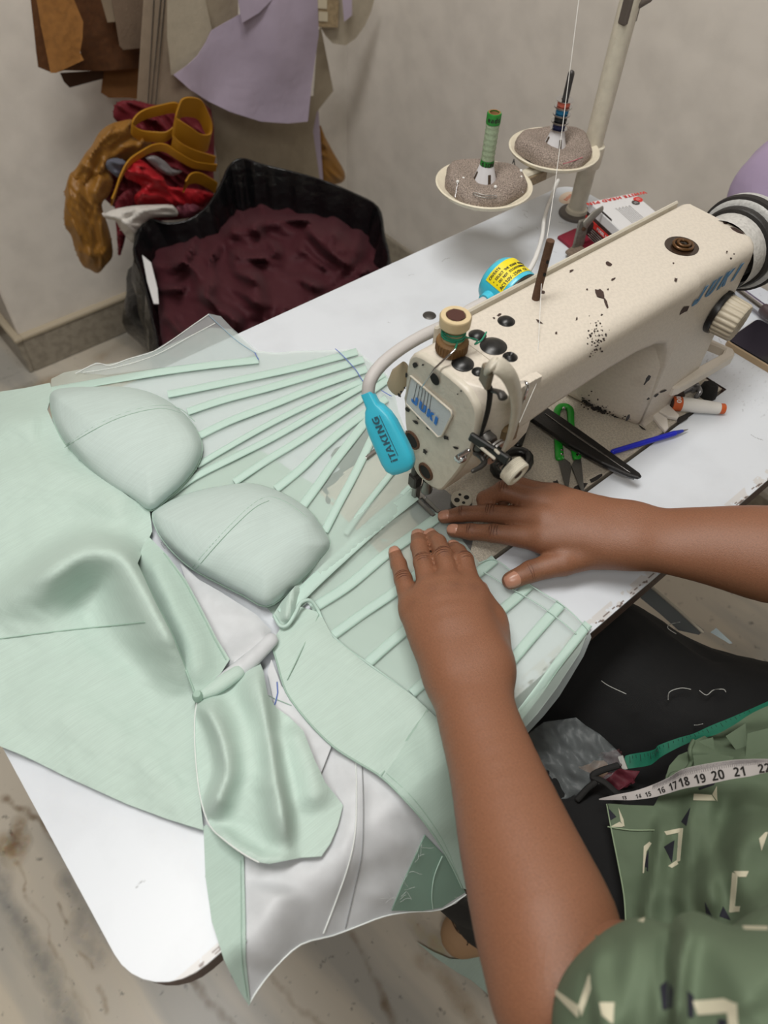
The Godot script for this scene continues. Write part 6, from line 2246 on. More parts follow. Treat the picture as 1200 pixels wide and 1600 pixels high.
	var sheer := obj("sheer_bodice", b, M.organza, t)
	sheer.set_meta("label", "see-through mint organza panel")
	var tul := pv("118,582 150,566 172,570 200,560 240,548 272,528 300,508 326,490 345,494 362,512 385,532 404,551 380,560 325,566 249,575 165,586")
	b = MB.new()
	b.sheet(tul, 8.0, func(p): return lay(p, 0.005 + 0.002 * noise.get_noise_2d(p.x * 2.0, p.y * 2.0)), 0.0)
	var net := obj("tulle_edge", b, M.tulle, t)
	var th := func(p: Vector2) -> Vector3: return lay(p, 0.0062)
	sew(curve2(pv("130,582 180,574 240,556 300,524 336,505"), 5), th, 0.0005, M.stitch_white, net)
	sew(curve2(pv("326,492 345,510 372,534 400,552"), 5), th, 0.0005, mat(rgb(150, 180, 200), 0.8), net)
	sew(curve2(pv("118,584 150,568 172,571 200,561 240,549 272,529 300,509 326,491"), 4), th, 0.0005, M.stitch_white, net)
	for q in ["524,545 536,556 556,578 566,594 580,606", "596,610 606,616 612,619", "398,551 404,562"]:
		sew(curve2(pv(q), 4), func(p): return lay(p, 0.0072), 0.0005, mat(rgb(96, 116, 196), 0.8), sheer, "chalk_line")
	# boning channels of the fan
	var bones := [
		["81,610 160,596 249,581 330,570 404,562", 11.0], ["262,616 350,598 450,577 510,562 558,549", 11.0], ["293,643 350,624 422,605 500,582 568,561", 11.0],
		["312,680 360,657 433,629 500,602 573,576", 11.0], ["308,727 350,702 412,667 480,633 572,592", 9.0], ["228,797 262,776 303,746 370,712 433,680 520,630 600,584", 10.0],
		["366,753 415,720 471,686 540,640 606,592", 11.0], ["431,764 470,732 504,699 550,660 604,622", 12.0], ["472,791 497,757 520,724 548,688 576,652", 13.0],
		["507,830 530,785 549,750 570,708 590,665", 12.0], ["540,834 562,802 585,772 604,748 618,730", 9.0], ["556,836 590,805 622,778 640,760", 8.0],
		["441,960 478,921 520,881 580,827 648,772", 20.0], ["487,951 545,914 600,868 645,836 688,804", 15.0], ["515,996 563,961 616,925 660,890", 14.0],
		["573,1037 603,1010 634,984 690,938 745,896 773,873", 15.0], ["643,1083 672,1057 725,1005 780,956 806,934 828,913", 15.0], ["716,1120 750,1084 788,1045 835,990 877,943", 16.0], ["806,1124 840,1080 868,1040 895,1005 919,974", 14.0]]
	for q in bones:
		var line := curve2(pv(q[0]), 7)
		var dense := PackedVector2Array()
		for p in line:
			dense.append(p)
		b = ribbon(dense, q[1], 0.0098 if q[1] == 20.0 else 0.0046, 0.0009, 0.0008)
		var bo := obj("boning_channel", b, M.boning, t)
		var off := PackedVector2Array()
		for i in dense.size():
			var d := (dense[mini(i + 1, dense.size() - 1)] - dense[maxi(i - 1, 0)]).normalized()
			off.append(dense[i] + Vector2(-d.y, d.x) * q[1] * 0.52)
		sew(off, func(p): return lay(p, 0.0048), 0.00035, M.stitch, bo)
	# gathered end of the bodice in the fan's lower corner
	b = MB.new()
	var crv := PackedVector3Array()
	for q in [[428, 962, 0.010], [438, 978, 0.012], [450, 976, 0.014], [462, 958, 0.016], [470, 942, 0.018], [484, 938, 0.016], [494, 948, 0.011], [500, 960, 0.008], [512, 985, 0.007], [540, 1012, 0.007], [590, 1048, 0.007], [645, 1089, 0.007], [690, 1131, 0.007]]:
		crv.append(lay(Vector2(q[0], q[1]), q[2]))
	b.tube(curve3(crv, 5), [0.0014, 0.0018, 0.0016, 0.0013, 0.0012], 8)
	obj("bodice_edge", b, M.boning, t)
	b = MB.new()
	b.sheet(pv("426,962 440,940 470,905 482,936 468,944 456,968 446,980 438,980"), 5.0, func(p): return lay(p, 0.008 + folds(p, [[pv("462,908 452,945 446,976"), 0.012, 9.0, 8.0]])), 0.001)
	obj("folded_corner", b, M.mint, t)
	for q in ["748,880 772,874 800,893 826,912 850,928 876,943 900,964 920,985", "756,894 796,918 850,950 900,990"]:
		sew(curve2(pv(q), 4), func(p): return lay(p, 0.006, 1.3), 0.0006, M.boning, sheer, "edge_stitching")
	b = MB.new()
	b.sheet(pv("812,1146 840,1113 870,1073 905,1020 921,986 924,996 912,1025 890,1062 874,1088 850,1118 824,1146"), 6.0, func(p): return lay(p, 0.002, 2.4), 0.0)
	obj("tulle_edge", b, M.tulle, t)
	# --- padded cups
	var cups := [["78,628 84,610 112,605 150,604 190,604 220,609 250,620 280,640 302,664 314,688 315,708 306,730 288,754 264,776 236,797 205,780 170,760 136,732 108,700 88,668", ["103,695 140,670 180,650 222,637 256,633 284,640 304,658", "101,699 140,675 180,655 222,642 256,638 282,645"]], ["238,806 246,794 280,776 320,764 362,757 392,755 424,763 456,778 486,800 506,828 516,850 505,870 480,898 450,926 416,947 380,930 340,910 300,888 270,862 248,834", ["300,887 330,852 362,818 394,788 420,776 450,786 480,808", "305,890 335,855 367,821 398,793 420,782"]]]
	for q in cups:
		var poly := curve2(pv(q[0]), 3, true)
		var mid := Vector2.ZERO
		for p in poly:
			mid += p / poly.size()
		var crest := curve2(pv(q[1][0]), 4)
		var ch := func(p: Vector2) -> Vector3:
			var d := away_from(p, poly, true).x
			var e := clampf(d / 95.0, 0.0, 1.0)
			var h := 0.0085 + 0.030 * sqrt(maxf(0.0, 1.0 - (1.0 - e) * (1.0 - e)))
			var a := away_from(p, crest)
			h += 0.006 * exp(-pow(a.x / 46.0, 2.0)) * smoothstep(0.0, 12.0, d)
			h -= 0.0012 * exp(-pow(a.x / 3.0, 2.0)) * smoothstep(0.0, 8.0, d)
			return lay(p, h + 0.0015 * noise.get_noise_2d(p.x * 0.9, p.y * 0.9))
		b = MB.new()
		b.sheet(poly, 5.0, ch, 0.004)
		var cup := obj("padded_cup", b, M.cup, t)
		for s in q[1]:
			sew(curve2(pv(s), 5), func(p): return ch.call(p) - Vector3(0, 0.0003, 0), 0.0004, M.stitch, cup)
		var edge := poly.duplicate()
		edge.append(poly[0])
		sew(edge, func(p): return ch.call(p) - Vector3(0, 0.0012, 0), 0.0009, M.stitch, cup, "piped_edge")
	# scrap of the same cloth on the floor
	b = MB.new()
	var scrap := pv("651,1472 679,1488 703,1498 722,1499 745,1494 761,1484 800,1480 840,1500 840,1600 800,1592 779,1566 756,1548 737,1532 714,1519 680,1496")
	b.sheet(scrap, 8.0, func(p): return P(p.x, p.y, 0.006 - TT + 0.004 * (noise.get_noise_2d(p.x, p.y) + 0.4)), 0.001)
	tag(obj("cloth_scrap", b, M.mint_deep, null), "mint cloth offcut lying on the marble floor by the foot", "cloth")

# ------------------------------------------------------------------ the tailor
var dark_spots := PackedVector3Array()
func skin_tint(p: Vector3) -> Color:
	var c := Color(0.276, 0.121, 0.065)
	var k := 0.0
	for s in dark_spots:
		k = maxf(k, exp(-p.distance_squared_to(s) / 0.00004))
	return c.lerp(Color(0.15, 0.058, 0.032), k * 0.55)

func limb_field(f: Field, chains: Array, k: float) -> void:
	for c in chains:
		for i in c.size() - 1:
			f.bone(c[i][0], c[i + 1][0], c[i][1], c[i + 1][1], k)

func flowing(c: Array, k := 4) -> Array:          # a chain with joints added along a smooth curve
	var r := []
	for i in c.size() - 1:
		var a: Array = c[maxi(i - 1, 0)]
		var b: Array = c[i]
		var d: Array = c[i + 1]
		var e: Array = c[mini(i + 2, c.size() - 1)]
		for j in k:
			var f := float(j) / k
			r.append([b[0].cubic_interpolate(d[0], a[0], e[0], f), cubic_interpolate(b[1], d[1], a[1], e[1], f)])
	r.append(c[c.size() - 1])
	return r

func field_at(f: Field, p: Vector3) -> float:
	var g := (p - f.o) / f.c
	var i := Vector3i(g.floor())
	if i.x < 0 or i.y < 0 or i.z < 0 or i.x > f.n.x - 2 or i.y > f.n.y - 2 or i.z > f.n.z - 2:
		return 1.0
	var t := g - Vector3(i)
	var w := (i.z * f.n.y + i.y) * f.n.x + i.x
	var nx := f.n.x
	var nxy := f.n.x * f.n.y
	var a := lerpf(lerpf(f.d[w], f.d[w + 1], t.x), lerpf(f.d[w + nx], f.d[w + nx + 1], t.x), t.y)
	var b := lerpf(lerpf(f.d[w + nxy], f.d[w + nxy + 1], t.x), lerpf(f.d[w + nxy + nx], f.d[w + nxy + nx + 1], t.x), t.y)
	return lerpf(a, b, t.z)
func skin_point(f: Field, c: Vector3, d: Vector3, lift: float) -> Vector3:
	var s := 0.0
	while s < 0.03 and field_at(f, c + d * s) < 0.0:
		s += 0.0004
	return c + d * (s + lift)

func hand_mesh(b: MB, lo: Vector3, hi: Vector3, cell: float, palm: Array, fingers: Array) -> Field:
	var f := Field.new(lo, hi, cell)
	for c in palm:
		var p := Field.new(lo, hi, cell)
		p.pad = 0.026
		limb_field(p, [flowing(c)], 0.002)
		f.merge(p, 0.016)
	var gs := []
	for c in fingers:
		var g := Field.new(lo, hi, cell)
		g.pad = 0.012
		limb_field(g, [c], 0.003)
		gs.append(g)
	var fx := Field.new(lo, hi, cell)
	for g in gs:
		fx.merge(g, 0.0008)
	f.merge(fx, 0.006)
	f.net(b, skin_tint)
	return f

func person() -> void:
	var T := func(x: float, y: float, h: float, r: float) -> Array: return [P(x, y, h), r]
	var pt := thing("person", "seated tailor in green printed short-sleeved shirt and black trousers guiding the cloth", "person", Vector3(0.5, 0, 0.3))
	# right hand, fingers towards the needle
	var idx := [T.call(850, 843, 0.031, 0.0125), T.call(771, 833, 0.023, 0.0087), T.call(735, 831, 0.015, 0.0078), T.call(708, 829, 0.0095, 0.0066)]
	var midf := [T.call(850, 813, 0.037, 0.0125), T.call(766, 802, 0.024, 0.0087), T.call(722, 803, 0.015, 0.0078), T.call(694, 808, 0.0095, 0.0066)]
	var ring := [T.call(845, 785, 0.038, 0.0122), T.call(787, 766, 0.040, 0.0094), T.call(758, 780, 0.024, 0.0082), T.call(757, 796, 0.012, 0.0068)]
	var pink := [T.call(866, 775, 0.034, 0.0112), T.call(815, 760, 0.038, 0.0084), T.call(795, 768, 0.022, 0.0074), T.call(786, 784, 0.012, 0.006)]
	var thumb := [T.call(945, 858, 0.028, 0.0160), T.call(880, 878, 0.024, 0.0128), T.call(829, 893, 0.0175, 0.0100), T.call(798, 907, 0.012, 0.0084)]
	var w1: Array = T.call(985, 824, 0.038, 0.0175)
	var w2: Array = T.call(985, 851, 0.038, 0.0175)
	var palm := [
		[w2, T.call(940, 850, 0.036, 0.0170), T.call(850, 843, 0.031, 0.0130)], [w1, T.call(930, 828, 0.040, 0.0165), T.call(850, 813, 0.036, 0.0130)],
		[w1, T.call(930, 808, 0.040, 0.0150), T.call(845, 785, 0.037, 0.0125)], [w1, T.call(935, 800, 0.036, 0.0140), T.call(866, 775, 0.033, 0.0115)],
		[w2, T.call(945, 858, 0.030, 0.0165)],
		[w1, T.call(1050, 834, 0.043, 0.0235), T.call(1110, 843, 0.048, 0.0300), T.call(1200, 856, 0.055, 0.0380), T.call(1320, 878, 0.066, 0.0410)],
		[w2, T.call(1050, 860, 0.043, 0.0220), T.call(1110, 866, 0.047, 0.0270), T.call(1200, 880, 0.053, 0.0350)]]
	for q in [idx, midf]:
		dark_spots.append(q[1][0] + Vector3(0, 0.009, 0))
		dark_spots.append(q[2][0] + Vector3(0, 0.008, 0))
	dark_spots.append(ring[1][0] + Vector3(0, 0.009, 0))
	dark_spots.append(thumb[2][0] + Vector3(0, 0.009, 0))
	# left hand
	var lp := [T.call(645, 956, 0.034, 0.0104), T.call(630, 905, 0.027, 0.0080), T.call(623, 882, 0.018, 0.0073), T.call(617, 864, 0.0105, 0.0064)]
	var lr := [T.call(674, 934, 0.042, 0.0112), T.call(661, 878, 0.036, 0.0086), T.call(655, 854, 0.022, 0.0080), T.call(653, 838, 0.0115, 0.0070)]
	var lm := [T.call(706, 928, 0.046, 0.0112), T.call(693, 869, 0.041, 0.0087), T.call(684, 848, 0.024, 0.0080), T.call(673, 837, 0.0115, 0.0070)]
	var li := [T.call(737, 932, 0.045, 0.0110), T.call(725, 876, 0.041, 0.0086), T.call(715, 863, 0.025, 0.0080), T.call(707, 855, 0.012, 0.0068)]
	var lt := [T.call(764, 1012, 0.030, 0.0165), T.call(765, 972, 0.025, 0.0120), T.call(755, 941, 0.016, 0.0092), T.call(749, 921, 0.0105, 0.0078)]
	var a1: Array = T.call(712, 1054, 0.043, 0.0205)
	var a2: Array = T.call(752, 1046, 0.043, 0.0200)
	var lpalm := [
		[a1, T.call(672, 1000, 0.038, 0.0165), T.call(646, 950, 0.034, 0.0125)], [a1, T.call(692, 990, 0.044, 0.0175), T.call(671, 926, 0.042, 0.0130)],
		[a2, T.call(716, 985, 0.047, 0.0175), T.call(702, 920, 0.045, 0.0130)], [a2, T.call(742, 985, 0.045, 0.0170), T.call(733, 926, 0.044, 0.0126)],
		[a2, T.call(764, 1012, 0.032, 0.0170), T.call(768, 970, 0.028, 0.0135), T.call(745, 940, 0.036, 0.0115)],
		[a1, T.call(731, 1115, 0.052, 0.0235), T.call(762, 1206, 0.062, 0.0270), T.call(797, 1321, 0.072, 0.0330), T.call(840, 1435, 0.078, 0.0390), T.call(878, 1545, 0.085, 0.0420)],
		[a2, T.call(760, 1113, 0.052, 0.0225), T.call(790, 1206, 0.060, 0.0255), T.call(826, 1321, 0.070, 0.0320), T.call(860, 1435, 0.078, 0.0385)]]
	for q in [lr, lm, lp]:
		dark_spots.append(q[1][0] + Vector3(0, 0.009, 0.002))
		dark_spots.append(q[0][0] + Vector3(0, 0.012, 0.002))
	dark_spots.append(li[0][0] + Vector3(0, 0.012, 0))
	var b := MB.new()
	b.has_col = true
	var bounds := func(list: Array) -> Array:
		var lo := Vector3(9, 9, 9)
		var hi := -lo
		for c in list:
			for j in c:
				var r: Vector3 = Vector3.ONE * (j[1] + 0.01)
				lo = lo.min(j[0] - r)
				hi = hi.max(j[0] + r)
		return [lo, hi]
	var bd: Array = bounds.call(palm + [idx, midf, ring, pink, thumb])
	var hand_r := hand_mesh(b, bd[0], bd[1], 0.0021, palm, [idx, midf, ring, pink, thumb])
	bd = bounds.call(lpalm + [lp, lr, lm, li, lt])
	var hand_l := hand_mesh(b, bd[0], bd[1], 0.0021, lpalm, [lp, lr, lm, li, lt])
	# upper arms, neck and head, coarser
	var elbow_l: Vector3 = lpalm[5][5][0]
	var elbow_r: Vector3 = palm[5][4][0]
	var sh_l := Vector3(0.42, 1.02, 0.44)
	var sh_r := Vector3(0.78, 1.02, 0.42)
	var neck := Vector3(0.60, 1.10, 0.44)
	var head := Vector3(0.60, 1.26, 0.37)
	var body := Field.new(Vector3(0.12, 0.74, -0.02), Vector3(1.0, 1.42, 0.62), 0.009)
	limb_field(body, [
		[[elbow_l, 0.040], [elbow_l.lerp(sh_l, 0.5), 0.036], [sh_l, 0.05]], [[elbow_r, 0.040], [elbow_r.lerp(sh_r, 0.5), 0.043], [sh_r, 0.055]],
		[[sh_l, 0.055], [neck, 0.06], [sh_r, 0.055]], [[neck, 0.055], [head + Vector3(0, -0.05, 0.02), 0.055]],
		[[head + Vector3(0, 0.02, 0.02), 0.082], [head + Vector3(0, 0.035, 0.05), 0.080]], [[head + Vector3(0, -0.06, -0.045), 0.042], [head + Vector3(0, 0.0, -0.02), 0.066]]], 0.03)
	limb_field(body, [[[head + Vector3(0, 0.0, -0.085), 0.010], [head + Vector3(0, -0.03, -0.105), 0.013]], [[head + Vector3(-0.078, -0.005, 0.03), 0.014], [head + Vector3(-0.08, -0.035, 0.03), 0.010]], [[head + Vector3(0.078, -0.005, 0.03), 0.014], [head + Vector3(0.08, -0.035, 0.03), 0.010]]], 0.012)
	body.net(b, skin_tint)
	obj("body", b, M.skin, pt)
	# face and hair
	var dark := mat(rgb(24, 20, 18), 0.6)
	b = MB.new()
	var rr := []
	for j in 12:
		var f := j / 11.0
		var q := PackedVector3Array()
		for i in 28:
			var a := TAU * i / 28.0
			var el := lerpf(1.5, -0.5, f)
			var d := Vector3(cos(a) * cos(el), sin(el), sin(a) * cos(el))
			if d.z < -0.35 and d.y < 0.35:
				d = Vector3(d.x, maxf(d.y, 0.35), maxf(d.z, -0.75))
			q.append(head + Vector3(0, 0.03, 0.03) + d * Vector3(0.092, 0.096, 0.112))
		rr.append(q)
	b.rows(rr, true, false)
	b.fan(rr[0], Vector3.UP)
	obj("hair", b, dark, pt)
	for s in [-1, 1]:
		b = MB.new()
		b.lathe([[0.0, 0.003], [0.008, 0.001], [0.012, -0.004]], axis(head + Vector3(s * 0.032, 0.005, -0.080), Vector3(0, -0.1, -1)), 14)
		var eye := obj("eye", b, M.white, pt)
		b = MB.new()
		b.lathe([[0.0, 0.0036], [0.005, 0.0028], [0.0052, 0.002]], axis(head + Vector3(s * 0.032, 0.005, -0.0805), Vector3(0, -0.1, -1)), 12)
		obj("iris", b, dark, eye)
		b = MB.new()
		b.tube(curve3(PackedVector3Array([head + Vector3(s * 0.018, 0.028, -0.090), head + Vector3(s * 0.034, 0.034, -0.086), head + Vector3(s * 0.05, 0.028, -0.074)]), 4), 0.004, 8, true, 0.6)
		obj("eyebrow", b, dark, pt)
	b = MB.new()
	b.tube(curve3(PackedVector3Array([head + Vector3(-0.024, -0.064, -0.078), head + Vector3(0, -0.062, -0.088), head + Vector3(0.024, -0.064, -0.078)]), 4), [0.003, 0.006, 0.003], 8, true, 0.8)
	obj("lips", b, mat(rgb(120, 62, 54), 0.5), pt)
	# nails and knuckle creases, laid on the skin
	var crease := mat(rgb(84, 44, 28), 0.7)
	for q in [[idx, hand_r, Vector3(0, 1, 0.35), [1, 2]], [midf, hand_r, Vector3(0, 1, 0.05), [1, 2]], [thumb, hand_r, Vector3(-0.25, 1, 0.5), [2]], [ring, hand_r, Vector3(-0.3, 1, -0.3), [1]], [lp, hand_l, Vector3(-0.3, 1, 0.1), [1]], [lr, hand_l, Vector3(0, 1, -0.35), [1]], [lm, hand_l, Vector3(0, 1, -0.45), [1]], [li, hand_l, Vector3(0.1, 1, 0.2), [1]], [lt, hand_l, Vector3(0.75, 0.8, 0.2), []]]:
		var fd: Field = q[1]
		var tip: Vector3 = q[0][3][0]
		var prev: Vector3 = q[0][2][0]
		var d := (tip - prev).normalized()
		var up: Vector3 = q[2]
		up = (up - d * up.dot(d)).normalized()
		var side := d.cross(up)
		var r: float = q[0][3][1]
		if q[0] != ring:
			b = MB.new()
			var rows := []
			for j in 8:
				var f := j / 7.0
				var row := PackedVector3Array()
				for i in 11:
					var u := (i - 5) / 5.0
					var an := u * 0.92
					var round_ := 1.0 - 0.32 * u * u
					var along := lerpf(-r * 0.95, r * 0.95, 0.5 + (f - 0.5) * round_)
					var c := tip + d * minf(along, r * 0.35)
					var dir := (up * cos(an) + side * sin(an) + d * maxf(0.0, along - r * 0.35) / r * 1.1).normalized()
					row.append(skin_point(fd, c, dir, 0.0004 if f > 0.05 and absf(u) < 0.95 else -0.0002))
				rows.append(row)
			b.rows(rows, false)
			obj("nail", b, M.nail, pt)
		for k in q[3]:
			var c: Vector3 = q[0][k][0]
			var ax: Vector3 = (q[0][k + 1][0] - q[0][k - 1][0]).normalized()
			var u2: Vector3 = q[2]
			u2 = (u2 - ax * u2.dot(ax)).normalized()
			var s2 := ax.cross(u2)
			for l in ([-0.0042, -0.0018, 0.0008, 0.0032] if k == 1 else [-0.001, 0.0014]):
				var pts := PackedVector3Array()
				var wide := 0.95 - 0.25 * absf(l) / 0.004
				for i in 9:
					var an := (i - 4) / 4.0 * wide
					pts.append(skin_point(fd, c + ax * (l + 0.0012 * sin(an * 2.0 + l * 900.0) * an), u2 * cos(an) + s2 * sin(an), -0.00005))
				b = MB.new()
				b.tube(pts, [0.00005, 0.00022, 0.00028, 0.00022, 0.00005], 4, false)
				obj("knuckle_crease", b, crease, pt)
	# trousers
	var tf := Field.new(Vector3(0.16, 0.04, -0.22), Vector3(0.86, 0.74, 0.62), 0.011)
	limb_field(tf, [
		[[Vector3(0.43, 0.56, 0.42), 0.125], [Vector3(0.375, 0.565, 0.2), 0.098], [Vector3(0.335, 0.56, 0.02), 0.078], [Vector3(0.345, 0.34, 0.04), 0.062], [Vector3(0.37, 0.12, 0.08), 0.055]],
		[[Vector3(0.63, 0.56, 0.43), 0.13], [Vector3(0.590, 0.565, 0.20), 0.102], [Vector3(0.530, 0.565, 0.0), 0.080], [Vector3(0.52, 0.34, -0.05), 0.064], [Vector3(0.52, 0.11, -0.1), 0.058]],
		[[Vector3(0.43, 0.60, 0.44), 0.13], [Vector3(0.64, 0.60, 0.44), 0.13]]], 0.05)
	b = MB.new()
	tf.net(b, func(p): return Color.WHITE)
	for i in b.v.size():
		var p := b.v[i]
		b.v[i] += Vector3(0, 1, 0) * 0.006 * wrinkle.get_noise_3d(p.x * 900.0, p.y * 300.0, p.z * 300.0)
	obj("trousers", b, M.trousers, pt)
	# shirt: body of the shirt behind, then the folded front and the sleeve
	var sf := Field.new(Vector3(0.16, 0.54, 0.10), Vector3(0.96, 1.18, 0.70), 0.011)
	limb_field(sf, [
		[[Vector3(0.475, 0.66, 0.345), 0.13], [Vector3(0.50, 0.84, 0.37), 0.118], [Vector3(0.53, 1.0, 0.44), 0.085]], [[Vector3(0.62, 0.66, 0.345), 0.14], [Vector3(0.65, 0.84, 0.365), 0.128], [Vector3(0.67, 1.0, 0.43), 0.09]],
		[[sh_l, 0.075], [neck + Vector3(0, -0.03, 0), 0.075], [sh_r, 0.075]], [[sh_r, 0.075], [sh_r.lerp(elbow_r, 0.6), 0.064]], [[sh_l, 0.075], [sh_l.lerp(elbow_l, 0.35), 0.062], [sh_l.lerp(elbow_l, 0.66), 0.060]]], 0.05)
	b = MB.new()
	sf.net(b, func(p): return Color.WHITE)
	for i in b.v.size():
		var p := b.v[i]
		b.v[i] += (p - Vector3(0.54, p.y, 0.37)).normalized() * 0.010 * wrinkle.get_noise_3d(p.x * 200.0, p.y * 60.0, p.z * 200.0)
	var shirt := obj("shirt", b, M.shirt, pt)
	var ctl := [[950, 1258, 0.725], [1000, 1262, 0.722], [965, 1350, 0.715], [975, 1440, 0.700], [1030, 1240, 0.735], [1075, 1160, 0.750], [1120, 1130, 0.790], [1200, 1100, 0.80], [1200, 1200, 0.73], [1120, 1240, 0.725], [1060, 1330, 0.715], [1040, 1430, 0.690], [1130, 1400, 0.655], [1200, 1330, 0.650], [1200, 1450, 0.600], [1280, 1200, 0.72], [1280, 1400, 0.60], [1050, 1500, 0.66]]
	var tdepth := func(p: Vector2) -> float:
		var s := 0.0
		var w := 0.0
		for c in ctl:
			var g := 1.0 / (p.distance_squared_to(Vector2(c[0], c[1])) + 900.0)
			g *= g
			s += c[2] * g
			w += g
		return s / w
	var front := pv("950,1256 985,1258 1022,1259 1032,1240 1046,1196 1060,1180 1080,1172 1083,1158 1100,1150 1118,1148 1140,1132 1160,1120 1200,1098 1300,1060 1300,1560 1100,1560 1000,1530 978,1445 975,1400 966,1350 957,1300")
	var sff := [[pv("1035,1262 1030,1330 1010,1420 1010,1480"), 0.014, 10.0, 20.0], [pv("1085,1230 1075,1320 1068,1400 1080,1480"), 0.012, 14.0, 12.0], [pv("1110,1220 1100,1330 1120,1450"), 0.014, 26.0, 14.0], [pv("1180,1220 1150,1330 1170,1440"), 0.014, 20.0, 26.0], [pv("1050,1180 1110,1170 1180,1180"), 0.010, 12.0, 10.0]]
	var fh := func(p: Vector2) -> Vector3:
		return PT(p.x, p.y, tdepth.call(p) - folds(p, sff) - 0.003 * noise.get_noise_2d(p.x, p.y))
	b = MB.new()
	b.sheet(front, 7.0, fh, 0.0015)
	var fr := obj("shirt_front", b, M.shirt, shirt)
	for q in ["948,1257 956,1300 966,1350 975,1400 978,1445", "950,1292 985,1297 1022,1297"]:
		sew(curve2(pv(q), 4), func(p): return fh.call(p) - ray(p) * 0.0006, 0.0006, mat(rgb(150, 168, 138), 0.8), fr)
	sew(curve2(pv("1083,1158 1078,1172 1080,1190 1070,1205 1050,1210 1046,1222"), 4), func(p): return fh.call(p) - ray(p) * 0.002, 0.002, M.shirt, fr, "folded_hem")
	b = MB.new()
	b.sheet(pv("1084,1160 1114,1152 1118,1178 1092,1180"), 6.0, func(p): return PT(p.x, p.y, 0.755), 0.001)
	b.sheet(pv("1134,1150 1165,1130 1168,1180 1160,1186"), 6.0, func(p): return PT(p.x, p.y, 0.752), 0.001)
	b.sheet(pv("1082,1180 1120,1178 1166,1186 1168,1200 1086,1204"), 6.0, func(p): return PT(p.x, p.y, 0.742), 0.001)
	b.sheet(pv("1168,1146 1230,1130 1230,1196 1164,1190"), 6.0, func(p): return PT(p.x, p.y, 0.735), 0.001)
	obj("hem_pleat", b, M.shirt, fr)
	var motifs := [["1084,1240 1112,1242 1118,1251 1083,1250", 0], ["1113,1241 1120,1228 1121,1252", 0], ["1091,1231 1117,1222 1116,1226 1092,1234", 1], ["953,1292 968,1284 976,1290 972,1292", 0], ["966,1262 974,1280 976,1292 970,1284", 0], ["950,1262 963,1276 952,1283", 1],
		["1038,1299 1062,1294 1066,1294 1064,1300 1042,1305", 0], ["1060,1300 1067,1294 1062,1345 1057,1347", 0], ["1044,1353 1057,1344 1060,1350 1050,1356", 0], ["1038,1323 1054,1313 1050,1348", 1], ["1064,1284 1078,1262 1072,1290", 1], ["1006,1322 1016,1314 1018,1318 1010,1330 1006,1364 1004,1364", 0], ["1009,1340 1013,1328 1012,1362 1007,1356", 1],
		["1144,1363 1152,1366 1147,1425 1139,1425", 0], ["1146,1361 1170,1361 1166,1370 1154,1370", 0], ["1146,1416 1156,1416 1155,1424 1140,1426", 0], ["1124,1432 1130,1416 1142,1438", 1], ["1101,1410 1114,1436 1103,1428", 1], ["1186,1310 1196,1300 1200,1300 1190,1330", 0]]
	for q in motifs:
		b = MB.new()
		b.sheet(pv(q[0]), 5.0, func(p): return fh.call(p) - ray(p) * 0.0007, 0.0004)
		obj("printed_motif", b, M.print_pale if q[1] == 0 else M.print_dark, fr)
	# sleeve, nearest the camera
	var slv := curve2(pv("862,1680 862,1640 862,1592 866,1562 876,1530 894,1502 915,1480 940,1458 962,1444 990,1434 1020,1436 1046,1444 1058,1430 1082,1424 1106,1430 1124,1440 1150,1446 1200,1446 1270,1446 1280,1560 1270,1680 1000,1700"), 3, true)
	var slf := [[curve2(pv("945,1460 930,1510 935,1560 950,1640"), 3), 0.012, 14.0, 22.0], [curve2(pv("1000,1440 985,1500 975,1570 960,1640"), 3), 0.008, 26.0, 22.0], [curve2(pv("1080,1428 1068,1480 1060,1540 1050,1620"), 3), 0.018, 26.0, 16.0], [curve2(pv("1050,1446 1040,1500 1045,1560 1042,1640"), 3), -0.014, 12.0, 10.0], [curve2(pv("1100,1440 1140,1500 1180,1590"), 3), 0.006, 30.0, 30.0], [pv("930,1470 905,1520 900,1600"), 0.006, 14.0, 16.0]]
	var slh := func(p: Vector2) -> Vector3:
		return PT(p.x, p.y, 0.475 - 0.055 * dome(p, slv, 130.0) - folds(p, slf) - 0.035 * smoothstep(950.0, 1200.0, p.x))
	b = MB.new()
	b.sheet(slv, 7.0, slh, 0.0015)
	var sl := obj("sleeve", b, M.shirt, shirt)
	for q in [["868,1546 904,1572 902,1590 867,1554", 0], ["904,1570 920,1522 922,1546 908,1588", 0], ["936,1566 960,1566 958,1600 940,1586", 0], ["1082,1564 1130,1560 1148,1568 1142,1582 1090,1586", 0], ["1134,1564 1150,1568 1156,1640 1142,1640", 0], ["1160,1446 1200,1447 1200,1452 1162,1451", 0], ["996,1438 1008,1433 1006,1440", 0], ["1074,1548 1084,1556 1084,1590 1076,1590", 1], ["1122,1592 1134,1594 1134,1640 1120,1640", 1], ["1032,1540 1044,1530 1052,1548 1050,1574 1036,1578", 1]]:
		b = MB.new()
		b.sheet(pv(q[0]), 6.0, func(p): return slh.call(p) - ray(p) * 0.0008, 0.0004)
		obj("printed_motif", b, M.print_pale if q[1] == 0 else M.print_dark, sl)
	# foot on the floor
	b = MB.new()
	var ff := Field.new(Vector3(0.24, -0.01, -0.02), Vector3(0.46, 0.14, 0.2), 0.007)
	var h0 := P(722, 1460, 0.03 - TT)
	limb_field(ff, [[[h0, 0.034], [h0 + Vector3(0.03, 0.012, 0.01), 0.036], [h0 + Vector3(0.07, 0.05, 0.02), 0.032]]], 0.02)
	ff.net(b, func(p): return Color.WHITE)
	var ft := obj("slipper", b, mat(rgb(178, 144, 110), 0.7, 0.0, Tx.soft, 20.0, 0.4), pt)
